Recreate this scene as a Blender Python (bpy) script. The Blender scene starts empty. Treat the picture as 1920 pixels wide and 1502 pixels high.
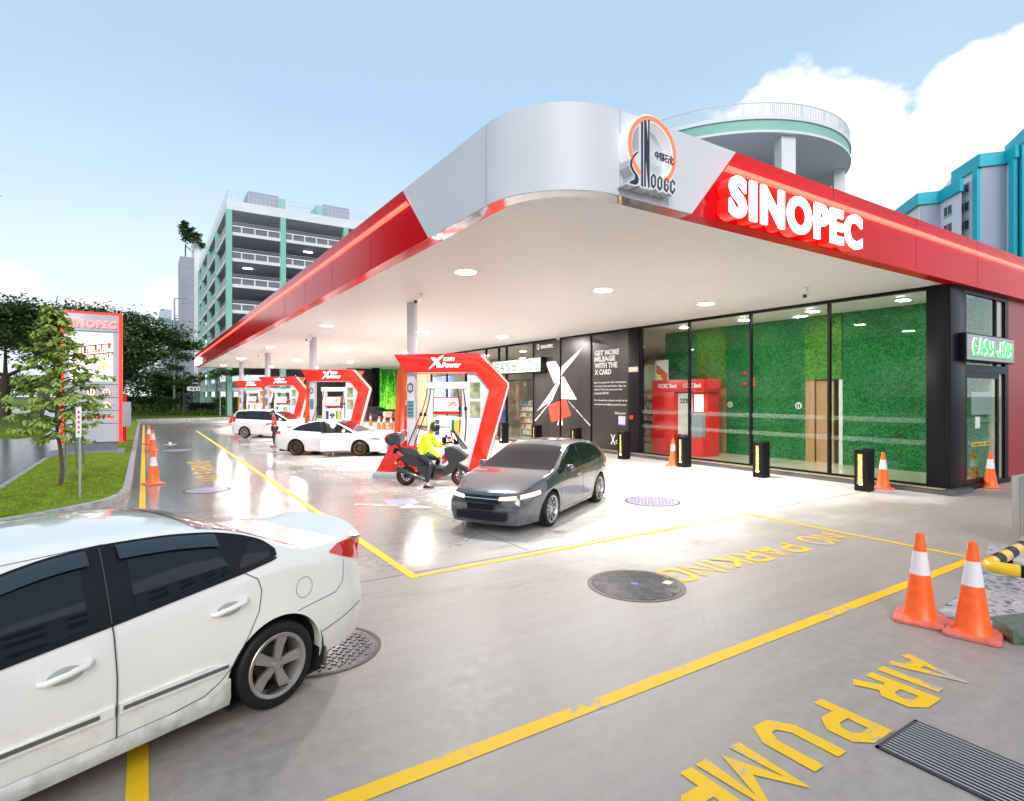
import bpy, bmesh, math, random
from mathutils import Vector, Matrix, noise
R = math.radians
PI = math.pi
random.seed(7)
scene = bpy.context.scene
COL = scene.collection
# ---------------------------------------------------------------- camera
EYE = 2.4
FPX = 1070.0
FW = (0.5417, 0.8406)                 # level view direction on the ground plan
cam_data = bpy.data.cameras.new('camera')
cam = bpy.data.objects.new('camera', cam_data)
COL.objects.link(cam)
cam.location = (0, 0, EYE)
cam.rotation_euler = (R(90), 0, R(-32.8))
cam_data.sensor_fit = 'HORIZONTAL'
cam_data.sensor_width = 36
cam_data.lens = FPX / 1920 * 36
cam_data.shift_y = -9 / 1920
cam_data.clip_start = 0.05
cam_data.clip_end = 4000
scene.camera = cam
# ---------------------------------------------------------------- world
SUN_EL, SUN_AZ = 30.0, 243.0          # azimuth of the light's origin, degrees from +X towards +Y
world = bpy.data.worlds.new('World')
scene.world = world
world.use_nodes = True
nt = world.node_tree
nt.nodes.clear()
wn = nt.nodes.new
wl = nt.links.new
out = wn('ShaderNodeOutputWorld'); bg = wn('ShaderNodeBackground'); bg.inputs['Strength'].default_value = 0.063
sky = wn('ShaderNodeTexSky'); sky.sky_type = 'NISHITA'; sky.sun_disc = False
sky.sun_elevation = R(SUN_EL); sky.sun_rotation = R(90 - SUN_AZ)
sky.air_density = 1.0; sky.dust_density = 0.6; sky.ozone_density = 2.2
tc = wn('ShaderNodeTexCoord'); sep = wn('ShaderNodeSeparateXYZ'); wl(tc.outputs['Generated'], sep.inputs[0])
def wmath(op, a, b=None, c=None, clamp=False):
    n = wn('ShaderNodeMath'); n.operation = op; n.use_clamp = clamp
    for i, v in enumerate((a, b, c)):
        if v is None: continue
        if isinstance(v, (int, float)): n.inputs[i].default_value = v
        else: wl(v, n.inputs[i])
    return n.outputs[0]
def wmix(f, a, b):
    n = wn('ShaderNodeMix'); n.data_type = 'RGBA'
    for i, v in ((0, f), (6, a), (7, b)):
        if isinstance(v, (int, float)): n.inputs[i].default_value = v
        elif isinstance(v, tuple): n.inputs[i].default_value = (*v, 1)
        else: wl(v, n.inputs[i])
    return n.outputs[2]
zc = wmath('MAXIMUM', sep.outputs[2], 0.0)
# soft high veil that whitens the sky downwards
nz = wn('ShaderNodeTexNoise'); nz.inputs['Scale'].default_value = 1.6; nz.inputs['Detail'].default_value = 5
mp = wn('ShaderNodeMapping'); mp.inputs['Scale'].default_value = (1, 1, 3.0); mp.inputs['Location'].default_value = (0.4, 0.1, 0.0)
wl(tc.outputs['Generated'], mp.inputs[0]); wl(mp.outputs[0], nz.inputs['Vector'])
veil = wmath('SUBTRACT', 1.0, wmath('MULTIPLY', zc, 2.1), clamp=True)
veil = wmath('POWER', veil, 1.3)
veil = wmath('ADD', veil, wmath('MULTIPLY', wmath('SUBTRACT', nz.outputs[0], 0.5), 0.5), clamp=True)
# heaped clouds with a crisp upper outline
mp2 = wn('ShaderNodeMapping'); mp2.inputs['Scale'].default_value = (1, 1, 1.5); mp2.inputs['Location'].default_value = (0.0, 0.35, 0.0)
wl(tc.outputs['Generated'], mp2.inputs[0])
nz2 = wn('ShaderNodeTexNoise'); nz2.inputs['Scale'].default_value = 5.0; nz2.inputs['Detail'].default_value = 9; nz2.inputs['Roughness'].default_value = 0.55
wl(mp2.outputs[0], nz2.inputs['Vector'])
def bump_dir(az, el, rad):
    v = wn('ShaderNodeVectorMath'); v.operation = 'DISTANCE'
    wl(tc.outputs['Generated'], v.inputs[0])
    v.inputs[1].default_value = (math.cos(R(az)) * math.cos(R(el)), math.sin(R(az)) * math.cos(R(el)), math.sin(R(el)))
    return wmath('SUBTRACT', 1.0, wmath('DIVIDE', v.outputs['Value'], rad))
heap = None
for az, el, rad in ((27.5, 18, 0.17), (17, 19, 0.15), (22, 10, 0.30), (5, 14, 0.3), (99, 7.5, 0.045), (93.5, 5, 0.055), (88, 8, .03), (150, 10, .4), (250, 14, .4), (310, 10, .4)):
    b = bump_dir(az, el, rad)
    heap = b if heap is None else wmath('MAXIMUM', heap, b)
cl = wmath('ADD', heap, wmath('MULTIPLY', wmath('SUBTRACT', nz2.outputs[0], 0.5), 1.9))
cl = wmath('MULTIPLY', cl, 9.0, clamp=True)
shade = wn('ShaderNodeTexNoise'); shade.inputs['Scale'].default_value = 7.0; shade.inputs['Detail'].default_value = 6
wl(mp2.outputs[0], shade.inputs['Vector'])
ccol = wmix(shade.outputs[0], (7.6, 8.1, 8.7), (10.5, 10.5, 10.5))
SKYCOL = wmix(veil, wmix(0.7, sky.outputs[0], (5.0, 7.1, 8.9)), (8.6, 9.2, 9.6))
SKYCOL = wmix(cl, SKYCOL, ccol)
wl(SKYCOL, bg.inputs['Color']); wl(bg.outputs[0], out.inputs['Surface'])
# ---------------------------------------------------------------- sun (thin overcast, soft)
sd = bpy.data.lights.new('sun', 'SUN'); sd.energy = 1.0; sd.angle = R(38); sd.color = (1.0, 0.95, 0.88)
sun = bpy.data.objects.new('sun', sd); COL.objects.link(sun)
_d = Vector((math.cos(R(SUN_AZ)) * math.cos(R(SUN_EL)), math.sin(R(SUN_AZ)) * math.cos(R(SUN_EL)), math.sin(R(SUN_EL))))
sun.rotation_euler = _d.to_track_quat('Z', 'Y').to_euler()
vs = scene.view_settings
scene.display_settings.display_device = 'sRGB'
vs.view_transform = 'Standard'; vs.look = 'None'; vs.exposure = 1.0; vs.gamma = 1.0
scene.cycles.max_bounces = 8
scene.cycles.transparent_max_bounces = 16
scene.cycles.glossy_bounces = 4
scene.cycles.caustics_reflective = False
scene.cycles.caustics_refractive = False
scene.cycles.sample_clamp_indirect = 6.0
scene.cycles.use_denoising = True

# ---------------------------------------------------------------- survey helpers: photo pixel -> place on the ground / on a wall
def ray(px):
    t = (px - 960) / FPX
    return FW[0] + FW[1] * t, FW[1] - FW[0] * t
def G(px, py, z=0.0):
    d = (EYE - z) * FPX / (py - 742.0); r = ray(px)
    return r[0] * d, r[1] * d
def onX(px, py, x):                   # point on the wall x = const
    r = ray(px); d = x / r[0]
    return x, r[1] * d, EYE - (py - 742.0) * d / FPX
def onY(px, py, y):
    r = ray(px); d = y / r[1]
    return r[0] * d, y, EYE - (py - 742.0) * d / FPX

# ---------------------------------------------------------------- materials
MATS = {}
def srgb(r, g, b):
    f = lambda c: (c / 255 / 12.92) if c / 255 <= .04045 else ((c / 255 + .055) / 1.055) ** 2.4
    return f(r), f(g), f(b)
def mat(name, col=(.5, .5, .5), rough=.5, metal=0.0, var=0.0, vscale=3.0, bump=0.0, bscale=40.0, coat=0.0, emit=None, estr=1.0, spec=0.5, col2=None, rvar=0.0, trans=0.0):
    if name in MATS: return MATS[name]
    m = bpy.data.materials.new(name); m.use_nodes = True; MATS[name] = m
    n = m.node_tree.nodes; l = m.node_tree.links; b = n['Principled BSDF']
    b.inputs['Base Color'].default_value = (*col, 1); b.inputs['Roughness'].default_value = rough
    b.inputs['Metallic'].default_value = metal; b.inputs['Coat Weight'].default_value = coat
    b.inputs['Coat Roughness'].default_value = 0.04
    b.inputs['Specular IOR Level'].default_value = spec
    if trans: b.inputs['Transmission Weight'].default_value = trans
    if emit is not None:
        b.inputs['Emission Color'].default_value = (*emit, 1); b.inputs['Emission Strength'].default_value = estr
    t = n.new('ShaderNodeTexCoord')
    if var or col2 or rvar:
        z = n.new('ShaderNodeTexNoise'); z.inputs['Scale'].default_value = vscale; z.inputs['Detail'].default_value = 6
        l.new(t.outputs['Object'], z.inputs['Vector'])
        rp = n.new('ShaderNodeMapRange'); rp.inputs[1].default_value = .3; rp.inputs[2].default_value = .7
        l.new(z.outputs[0], rp.inputs[0])
        if var or col2:
            mx = n.new('ShaderNodeMix'); mx.data_type = 'RGBA'
            c2 = col2 or tuple(c * (1 + var) for c in col); c1 = col if col2 else tuple(c * (1 - var) for c in col)
            mx.inputs[6].default_value = (*c1, 1); mx.inputs[7].default_value = (*c2, 1)
            l.new(rp.outputs[0], mx.inputs[0]); l.new(mx.outputs[2], b.inputs['Base Color'])
        if rvar:
            rr = n.new('ShaderNodeMapRange'); rr.inputs[3].default_value = max(.02, rough - rvar); rr.inputs[4].default_value = rough + rvar
            l.new(rp.outputs[0], rr.inputs[0]); l.new(rr.outputs[0], b.inputs['Roughness'])
    if bump:
        z = n.new('ShaderNodeTexNoise'); z.inputs['Scale'].default_value = bscale; z.inputs['Detail'].default_value = 4
        l.new(t.outputs['Object'], z.inputs['Vector'])
        bp = n.new('ShaderNodeBump'); bp.inputs['Strength'].default_value = bump; bp.inputs['Distance'].default_value = .01
        l.new(z.outputs[0], bp.inputs['Height']); l.new(bp.outputs[0], b.inputs['Normal'])
    return m
def glass_mat(name, tint=(.9, .95, .93), refl=1.0):
    """thin pane: mostly clear, mirror-like at grazing angles"""
    m = bpy.data.materials.new(name); m.use_nodes = True; MATS[name] = m
    n = m.node_tree.nodes; l = m.node_tree.links; n.clear()
    o = n.new('ShaderNodeOutputMaterial'); tr = n.new('ShaderNodeBsdfTransparent'); gl = n.new('ShaderNodeBsdfGlossy')
    mx = n.new('ShaderNodeMixShader'); fr = n.new('ShaderNodeFresnel'); fr.inputs[0].default_value = 1.45
    mu = n.new('ShaderNodeMath'); mu.operation = 'MULTIPLY'; mu.inputs[1].default_value = refl
    tr.inputs[0].default_value = (*tint, 1); gl.inputs['Roughness'].default_value = .01; gl.inputs[0].default_value = (1, 1, 1, 1)
    l.new(fr.outputs[0], mu.inputs[0]); l.new(mu.outputs[0], mx.inputs[0]); l.new(tr.outputs[0], mx.inputs[1]); l.new(gl.outputs[0], mx.inputs[2]); l.new(mx.outputs[0], o.inputs[0])
    return m

# ---------------------------------------------------------------- mesh builder
class MB:
    def __init__(s): s.v = []; s.f = []; s.m = []; s.mi = 0
    def add(s, vs_, fs_, mi=None):
        o = len(s.v); s.v += [tuple(p) for p in vs_]
        for f in fs_: s.f.append([i + o for i in f]); s.m.append(s.mi if mi is None else mi)
        return s
    def box(s, x0, x1, y0, y1, z0, z1, mi=None):
        v = [(x, y, z) for x in (x0, x1) for y in (y0, y1) for z in (z0, z1)]
        return s.add(v, [(0, 1, 3, 2), (4, 6, 7, 5), (0, 4, 5, 1), (2, 3, 7, 6), (0, 2, 6, 4), (1, 5, 7, 3)], mi)
    def cbox(s, c, sz, rz=0.0, mi=None, ry=0.0):
        M = Matrix.Translation(c) @ Matrix.Rotation(rz, 4, 'Z') @ Matrix.Rotation(ry, 4, 'Y')
        v = [M @ Vector((x * sz[0] / 2, y * sz[1] / 2, z * sz[2] / 2)) for x in (-1, 1) for y in (-1, 1) for z in (-1, 1)]
        return s.add(v, [(0, 1, 3, 2), (4, 6, 7, 5), (0, 4, 5, 1), (2, 3, 7, 6), (0, 2, 6, 4), (1, 5, 7, 3)], mi)
    def prism(s, poly, a, b, fn=None, mi=None):
        """poly: 2-D outline (CCW); fn(u, v, w) -> point, w runs a..b"""
        fn = fn or (lambda u, v, w: (u, v, w)); n = len(poly)
        vs_ = [fn(u, v, a) for u, v in poly] + [fn(u, v, b) for u, v in poly]
        fs_ = [list(range(n))[::-1], list(range(n, 2 * n))] + [(i, (i + 1) % n, n + (i + 1) % n, n + i) for i in range(n)]
        return s.add(vs_, fs_, mi)
    def sheet(s, poly, z, mi=None):
        return s.add([(x, y, z) for x, y in poly], [list(range(len(poly)))], mi)
    def tube(s, path, r, seg=8, mi=None, cap=True, closed=False):
        P = [Vector(p) for p in path]; n = len(P)
        rs = r if isinstance(r, (list, tuple)) else [r] * n
        o = len(s.v); up = Vector((0, 0, 1)); prev = None; rings = []
        for i, p in enumerate(P):
            if closed: t = P[(i + 1) % n] - P[i - 1]
            else: t = P[min(i + 1, n - 1)] - P[max(i - 1, 0)]
            if t.length < 1e-9: t = Vector((0, 0, 1))
            t.normalize()
            if prev is None:
                a = t.cross(up)
                if a.length < .05: a = t.cross(Vector((1, 0, 0)))
                a.normalize()
            else:
                a = prev - t * prev.dot(t)
                a.normalize()
            prev = a; b = t.cross(a)
            rings.append([p + (a * math.cos(k * 2 * PI / seg) + b * math.sin(k * 2 * PI / seg)) * rs[i] for k in range(seg)])
        vs_ = [q for g in rings for q in g]; fs_ = []
        for i in range(n if closed else n - 1):
            j = (i + 1) % n
            for k in range(seg): fs_.append((i * seg + k, i * seg + (k + 1) % seg, j * seg + (k + 1) % seg, j * seg + k))
        if cap and not closed: fs_ += [list(range(seg))[::-1], [(n - 1) * seg + k for k in range(seg)]]
        return s.add(vs_, fs_, mi)
    def lathe(s, prof, c=(0, 0, 0), seg=24, axis='Z', mi=None, a0=0.0, a1=2 * PI):
        full = abs(a1 - a0 - 2 * PI) < 1e-6; m = seg if full else seg + 1; vs_ = []
        for r, h in prof:
            for k in range(m):
                a = a0 + (a1 - a0) * k / seg; x, y = r * math.cos(a), r * math.sin(a)
                vs_.append({'Z': (c[0] + x, c[1] + y, c[2] + h), 'Y': (c[0] + x, c[1] + h, c[2] + y), 'X': (c[0] + h, c[1] + x, c[2] + y)}[axis])
        fs_ = []
        for i in range(len(prof) - 1):
            for k in range(seg):
                k2 = (k + 1) % m; fs_.append((i * m + k, i * m + k2, (i + 1) * m + k2, (i + 1) * m + k))
        return s.add(vs_, fs_, mi)
    def cyl(s, c, r, h, seg=20, axis='Z', mi=None):
        return s.lathe([(0.0001, 0), (r, 0), (r, h), (0.0001, h)], c, seg, axis, mi)
    def grid(s, rows, mi=None, closed=False):
        n = len(rows[0]); vs_ = [p for r_ in rows for p in r_]; fs_ = []
        for i in range(len(rows) - 1):
            for k in range(n if closed else n - 1):
                k2 = (k + 1) % n; fs_.append((i * n + k, i * n + k2, (i + 1) * n + k2, (i + 1) * n + k))
        return s.add(vs_, fs_, mi)
    def ball(s, c, r, seg=14, rings=8, mi=None):
        r = r if isinstance(r, (tuple, list)) else (r, r, r); rows = []
        for i in range(rings + 1):
            a = -PI / 2 + PI * i / rings
            rows.append([(c[0] + r[0] * math.cos(a) * math.cos(2 * PI * k / seg), c[1] + r[1] * math.cos(a) * math.sin(2 * PI * k / seg), c[2] + r[2] * math.sin(a)) for k in range(seg)])
        return s.grid(rows, mi, closed=True)
    def mesh(s, mb2, M, mi=None):
        return s.add([M @ Vector(v) for v in mb2.v], mb2.f, mi)
    def build(s, name, mats, parent=None, smooth=False, bevel=0.0, world=True, weld=True, bseg=2, angle=35, recalc=True):
        me = bpy.data.meshes.new(name)
        V = s.v
        if parent is not None and world and '_m' in parent: 
            pass
        M = None
        if parent is not None and world:
            M = THM[parent.name].inverted()
            V = [M @ Vector(p) for p in V]
        loc = None
        if parent is None:
            xs = [p[0] for p in V]; ys = [p[1] for p in V]; zs = [p[2] for p in V]
            loc = Vector(((min(xs) + max(xs)) / 2, (min(ys) + max(ys)) / 2, min(zs)))
            V = [Vector(p) - loc for p in V]
        me.from_pydata([tuple(p) for p in V], [], s.f)
        if not isinstance(mats, (list, tuple)): mats = [mats]
        for m_ in mats: me.materials.append(m_)
        for p, i in zip(me.polygons, s.m): p.material_index = i
        bm = bmesh.new(); bm.from_mesh(me)
        if weld: bmesh.ops.remove_doubles(bm, verts=bm.verts, dist=1e-5)
        if recalc: bmesh.ops.recalc_face_normals(bm, faces=bm.faces)
        if bevel:
            ed = [e for e in bm.edges if len(e.link_faces) == 2 and e.calc_face_angle(0) > R(30)]
            bmesh.ops.bevel(bm, geom=ed, offset=bevel, segments=bseg, affect='EDGES', profile=.6, clamp_overlap=True)
        bm.to_mesh(me); bm.free()
        if smooth or bevel:
            for p in me.polygons: p.use_smooth = True
            me.set_sharp_from_angle(angle=R(angle))
        o = bpy.data.objects.new(name, me); COL.objects.link(o)
        if parent is not None:
            o.parent = parent
            if world: THM[o.name] = THM[parent.name]
            else: THM[o.name] = THM.get(parent.name, Matrix())
        else:
            o.location = loc; THM[o.name] = Matrix.Translation(loc)
        return o
THM = {}
def thing(name, label, cat, loc=(0, 0, 0), rz=0.0, group=None, kind=None):
    o = bpy.data.objects.new(name, None); COL.objects.link(o)
    o.location = loc; o.rotation_euler = (0, 0, rz); o.empty_display_size = .2
    THM[o.name] = Matrix.Translation(loc) @ Matrix.Rotation(rz, 4, 'Z')
    return tag(o, label, cat, group, kind)
def tag(o, label=None, cat=None, group=None, kind=None):
    if label: o['label'] = label
    if cat: o['category'] = cat
    if group: o['group'] = group
    if kind: o['kind'] = kind
    return o
def dup(root, loc, rz=None, label=None, group=None):
    r = root.copy(); COL.objects.link(r); r.location = loc
    if rz is not None: r.rotation_euler = (0, 0, rz)
    if label: r['label'] = label
    if group: r['group'] = group
    for ch in [c for c in root.children]:
        c = ch.copy(); COL.objects.link(c); c.parent = r
        for g in ch.children:
            d = g.copy(); COL.objects.link(d); d.parent = c
    return r

# ---------------------------------------------------------------- writing
def text_mb(txt, size=1.0, bold=0.0, depth=0.01, fn=None, sx=1.0, align='LEFT', spacing=1.0, mi=0, line=1.0, shear=0.0, mb=None, res=3):
    """fn maps (u, v, w) with u along the writing, v up, w out of the face"""
    cu = bpy.data.curves.new('t', 'FONT'); cu.body = txt; cu.size = size; cu.offset = bold * size; cu.extrude = depth / 2
    cu.align_x = align; cu.space_character = spacing; cu.space_line = line; cu.shear = shear; cu.resolution_u = res
    ob = bpy.data.objects.new('t', cu); COL.objects.link(ob)
    me = bpy.data.meshes.new_from_object(ob.evaluated_get(bpy.context.evaluated_depsgraph_get()))
    fn = fn or (lambda u, v, w: (u, v, w)); mb = mb or MB()
    mb.add([fn(p.co.x * sx, p.co.y, p.co.z + depth / 2) for p in me.vertices], [list(p.vertices) for p in me.polygons], mi)
    bpy.data.objects.remove(ob); bpy.data.curves.remove(cu); bpy.data.meshes.remove(me)
    return mb
STROKES = {  # letters drawn as strokes in a 1 x 1.6 box
    'A': [[(0, 0), (.5, 1.6), (1, 0)], [(.22, .5), (.78, .5)]], 'I': [[(.5, 0), (.5, 1.6)]],
    'R': [[(0, 0), (0, 1.6), (.65, 1.6), (.95, 1.4), (.95, .95), (.65, .75), (0, .75)], [(.55, .75), (1, 0)]],
    'P': [[(0, 0), (0, 1.6), (.7, 1.6), (1, 1.38), (1, .95), (.7, .7), (0, .7)]],
    'U': [[(0, 1.6), (0, .4), (.3, 0), (.7, 0), (1, .4), (1, 1.6)]], 'M': [[(0, 0), (0, 1.6), (.5, .5), (1, 1.6), (1, 0)]],
    'N': [[(0, 0), (0, 1.6), (1, 0), (1, 1.6)]], 'O': [[(.3, 0), (0, .35), (0, 1.25), (.3, 1.6), (.7, 1.6), (1, 1.25), (1, .35), (.7, 0), (.3, 0)]],
    'K': [[(0, 0), (0, 1.6)], [(1, 1.6), (.12, .75)], [(.3, .92), (1, 0)]],
    'G': [[(1, 1.3), (.7, 1.6), (.3, 1.6), (0, 1.25), (0, .35), (.3, 0), (.75, 0), (1, .25), (1, .75), (.6, .75)]],
    'E': [[(1, 1.6), (.3, 1.6), (0, 1.1), (0, .5), (.3, 0), (1, 0)], [(.1, .8), (.9, .8)]],
    'S': [[(1, 1.6), (.35, 1.6), (.05, 1.3), (.2, .95), (.8, .7), (.95, .35), (.7, 0), (.05, 0)]],
    'Y': [[(0, 1.6), (.1, .95), (.4, .75), (.95, .75)], [(1, 1.6), (1, .35), (.75, 0), (.15, 0)]],
    'J': [[(.95, 1.6), (.85, .35), (.6, 0), (.3, .05), (.05, .4), (.05, .6)]],
    'W': [[(0, 1.6), (.2, 0), (.5, 1.1), (.8, 0), (1, 1.6)]], 'H': [[(0, 0), (0, 1.6)], [(1, 0), (1, 1.6)], [(0, .8), (1, .8)]],
    'C': [[(1, 1.3), (.7, 1.6), (.3, 1.6), (0, 1.25), (0, .35), (.3, 0), (.7, 0), (1, .3)]],
    'X': [[(0, 0), (1, 1.6)], [(0, 1.6), (1, 0)]], 'T': [[(0, 1.6), (1, 1.6)], [(.5, 1.6), (.5, 0)]],
}
def stroke_pts(pl, w):
    """flat ribbon along a polyline, mitred"""
    P = [Vector((p[0], p[1])) for p in pl]; n = len(P); L = []; Rr = []
    closed = (P[0] - P[-1]).length < 1e-6
    for i in range(n):
        if closed and i in (0, n - 1): a, b = (P[0] - P[-2]).normalized(), (P[1] - P[0]).normalized()
        else:
            a = (P[i] - P[i - 1]).normalized() if i else None; b = (P[i + 1] - P[i]).normalized() if i < n - 1 else None
            a = a if a is not None else b; b = b if b is not None else a
        na, nb = Vector((-a.y, a.x)), Vector((-b.y, b.x)); m_ = na + nb
        m_ = m_ / max(.35, m_.length_squared / 2) if m_.length > 1e-4 else na
        L.append(P[i] + m_ * w / 2); Rr.append(P[i] - m_ * w / 2)
    return L, Rr
def strokes(mb, glyph, u0, v0, su, sv, w, fn, depth=0.0, mi=0):
    for k, pl in enumerate(STROKES[glyph]):
        L, Rr = stroke_pts([(u0 + x * su, v0 + y * sv / 1.6) for x, y in pl], w)
        for i in range(len(L) - 1):
            q = [Rr[i], Rr[i + 1], L[i + 1], L[i]]; zz = k * .002 + i * .0003
            if depth: mb.prism([(p.x, p.y) for p in q], 0, depth, fn, mi)
            else: mb.add([fn(p.x, p.y, zz) for p in q], [(0, 1, 2, 3)], mi)
    return mb
# ================================================================ GROUND
def fix_glass():
    def gm(name, tint, f0=.045, rough=.0):
        m = bpy.data.materials.new(name); m.use_nodes = True; MATS[name] = m
        n = m.node_tree.nodes; l = m.node_tree.links; n.clear()
        o = n.new('ShaderNodeOutputMaterial'); tr = n.new('ShaderNodeBsdfTransparent'); gl = n.new('ShaderNodeBsdfGlossy')
        mx = n.new('ShaderNodeMixShader'); lw = n.new('ShaderNodeLayerWeight'); lw.inputs[0].default_value = .5
        p = n.new('ShaderNodeMath'); p.operation = 'POWER'; p.inputs[1].default_value = 4.0
        q = n.new('ShaderNodeMapRange'); q.inputs[3].default_value = f0; q.inputs[4].default_value = .95
        tr.inputs[0].default_value = (*tint, 1); gl.inputs['Roughness'].default_value = rough; gl.inputs[0].default_value = (1, 1, 1, 1)
        l.new(lw.outputs['Facing'], p.inputs[0]); l.new(p.outputs[0], q.inputs[0]); l.new(q.outputs[0], mx.inputs[0])
        l.new(tr.outputs[0], mx.inputs[1]); l.new(gl.outputs[0], mx.inputs[2]); l.new(mx.outputs[0], o.inputs[0])
        return m
    gm('shop glass', (.86, .92, .88), .02); gm('clear glass', (.9, .95, .95), .05); gm('tinted car glass', (.16, .2, .22), .06)
fix_glass()
def wet_mat(name, dry, wet, wetness_x0, wetness_x1, r_dry=.55, r_wet=.05, scale=.35, stain=(.9, .5, .4), pale=None):
    m = bpy.data.materials.new(name); m.use_nodes = True; MATS[name] = m
    n = m.node_tree.nodes; l = m.node_tree.links; b = n['Principled BSDF']
    t = n.new('ShaderNodeNewGeometry'); s = n.new('ShaderNodeSeparateXYZ'); l.new(t.outputs['Position'], s.inputs[0])
    def noise_(sc, det=5, stretch=None, rough=.5):
        z = n.new('ShaderNodeTexNoise'); z.inputs['Scale'].default_value = sc; z.inputs['Detail'].default_value = det; z.inputs['Roughness'].default_value = rough
        mp_ = n.new('ShaderNodeMapping'); mp_.inputs['Scale'].default_value = stretch or (1, 1, 1)
        l.new(t.outputs['Position'], mp_.inputs[0]); l.new(mp_.outputs[0], z.inputs['Vector']); return z.outputs[0]
    def ma(op, a, b_=None, clamp=False):
        q = n.new('ShaderNodeMath'); q.operation = op; q.use_clamp = clamp
        for i, v in enumerate((a, b_)):
            if v is None: continue
            if isinstance(v, (int, float)): q.inputs[i].default_value = v
            else: l.new(v, q.inputs[i])
        return q.outputs[0]
    def mr(v, a, b_, c, d):
        q = n.new('ShaderNodeMapRange'); q.interpolation_type = 'SMOOTHSTEP'
        l.new(v, q.inputs[0])
        for i, x in zip((1, 2, 3, 4), (a, b_, c, d)): q.inputs[i].default_value = x
        return q.outputs[0]
    big = noise_(scale, 6)
    # how wet: rain lies on the open, low left side and blows in under the roof edge
    gx = mr(s.outputs[0], wetness_x0, wetness_x1, .85, -.30)
    gy = mr(s.outputs[1], 5.0, 10.5, -1.0, .10)
    open_right = ma('MULTIPLY', mr(s.outputs[0], 10.5, 14, 0, .5), mr(s.outputs[1], 4.0, 7.0, 1.3, 0))
    w = ma('ADD', ma('ADD', ma('ADD', gx, gy), open_right), ma('MULTIPLY', ma('SUBTRACT', big, .5), 1.7))
    w = mr(w, -.15, .65, 0, 1)
    fine = noise_(9, 7, rough=.65); tiny = noise_(160, 2); streak = noise_(2.2, 6, (.35, 2.0, 1), .6)
    if pale:
        cov = ma('MULTIPLY', mr(ma('ADD', s.outputs[0], ma('MULTIPLY', ma('SUBTRACT', big, .5), 7.0)), 3.0, 6.0, 0, 1), mr(ma('ADD', s.outputs[1], ma('MULTIPLY', ma('SUBTRACT', noise_(.55, 5), .5), 5.0)), 5.2, 7.4, 0, 1))  # dry concrete under the canopy, its colour lifted to brighten floor and soffit
        pm = n.new('ShaderNodeMix'); pm.data_type = 'RGBA'; pm.inputs[6].default_value = (*dry, 1); pm.inputs[7].default_value = (*pale, 1); l.new(cov, pm.inputs[0])
    mx = n.new('ShaderNodeMix'); mx.data_type = 'RGBA'; mx.inputs[6].default_value = (*dry, 1); mx.inputs[7].default_value = (*wet, 1); l.new(w, mx.inputs[0])
    if pale: l.new(pm.outputs[2], mx.inputs[6])
    mot = ma('ADD', ma('ADD', ma('MULTIPLY', mr(fine, .3, .7, -.10, .10), 1.0), mr(tiny, .35, .65, -.12, .10)), mr(streak, .35, .7, -.05, .05))
    mot = ma('ADD', mot, 1.0)
    vm = n.new('ShaderNodeVectorMath'); vm.operation = 'SCALE'; l.new(mx.outputs[2], vm.inputs[0]); l.new(mot, vm.inputs['Scale'])
    rust = noise_(.8, 7, rough=.7); rf = mr(rust, .6, .74, 0, .28)
    m2 = n.new('ShaderNodeMix'); m2.data_type = 'RGBA'; m2.blend_type = 'MULTIPLY'; m2.inputs[7].default_value = (*stain, 1)
    l.new(rf, m2.inputs[0]); l.new(vm.outputs[0], m2.inputs[6])
    dk = noise_(1.7, 8, rough=.75); df = mr(dk, .60, .75, 0, .18)
    if pale:   # tyre rubber left where cars swing out to the exit
        dv = n.new('ShaderNodeVectorMath'); dv.operation = 'DISTANCE'; l.new(t.outputs['Position'], dv.inputs[0]); dv.inputs[1].default_value = (5.6, 13.2, 0)
        rr_ = ma('ADD', dv.outputs['Value'], ma('MULTIPLY', ma('SUBTRACT', noise_(1.2, 3), .5), .35)); acc = None
        for r_ in (4.15, 4.95, 5.6, 7.3):
            g_ = mr(ma('ABSOLUTE', ma('SUBTRACT', rr_, r_)), .04, .16, 1, 0); acc = g_ if acc is None else ma('MAXIMUM', acc, g_)
        acc = ma('MULTIPLY', acc, ma('MULTIPLY', mr(s.outputs[1], 8.2, 10.5, 1, 0), mr(noise_(3.5, 5, (.5, 2, 1)), .42, .62, 0, .42))); df = ma('MAXIMUM', df, acc)
    m3 = n.new('ShaderNodeMix'); m3.data_type = 'RGBA'; m3.blend_type = 'MULTIPLY'; m3.inputs[7].default_value = (.55, .55, .55, 1)
    l.new(df, m3.inputs[0]); l.new(m2.outputs[2], m3.inputs[6]); l.new(m3.outputs[2], b.inputs['Base Color'])
    rg = n.new('ShaderNodeMapRange'); l.new(w, rg.inputs[0]); rg.inputs[3].default_value = r_dry; rg.inputs[4].default_value = r_wet
    l.new(ma('ADD', rg.outputs[0], ma('MULTIPLY', mr(fine, .35, .7, 0, .14), 1)), b.inputs['Roughness'])
    b.inputs['Specular IOR Level'].default_value = .45
    rip = noise_(5.0, 4, (1, 2.6, 1)); hgt = ma('ADD', ma('MULTIPLY', rip, .5), ma('MULTIPLY', tiny, .25))
    bp = n.new('ShaderNodeBump'); bp.inputs['Strength'].default_value = .22; bp.inputs['Distance'].default_value = .012
    l.new(hgt, bp.inputs['Height']); l.new(bp.outputs[0], b.inputs['Normal'])
    return m
CONC = wet_mat('wet concrete', (.315, .275, .248), (.225, .215, .205), 1.5, 8.5, r_dry=.44, pale=(.52, .50, .475))
ROADM = wet_mat('wet asphalt', (.20, .20, .21), (.16, .165, .175), 10, 40, .3, .06, stain=(1, 1, 1))
GRASSM = mat('turf', (.15, .215, .018), .9, var=.3, vscale=9, bump=1.0, bscale=60, spec=.1)
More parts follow.
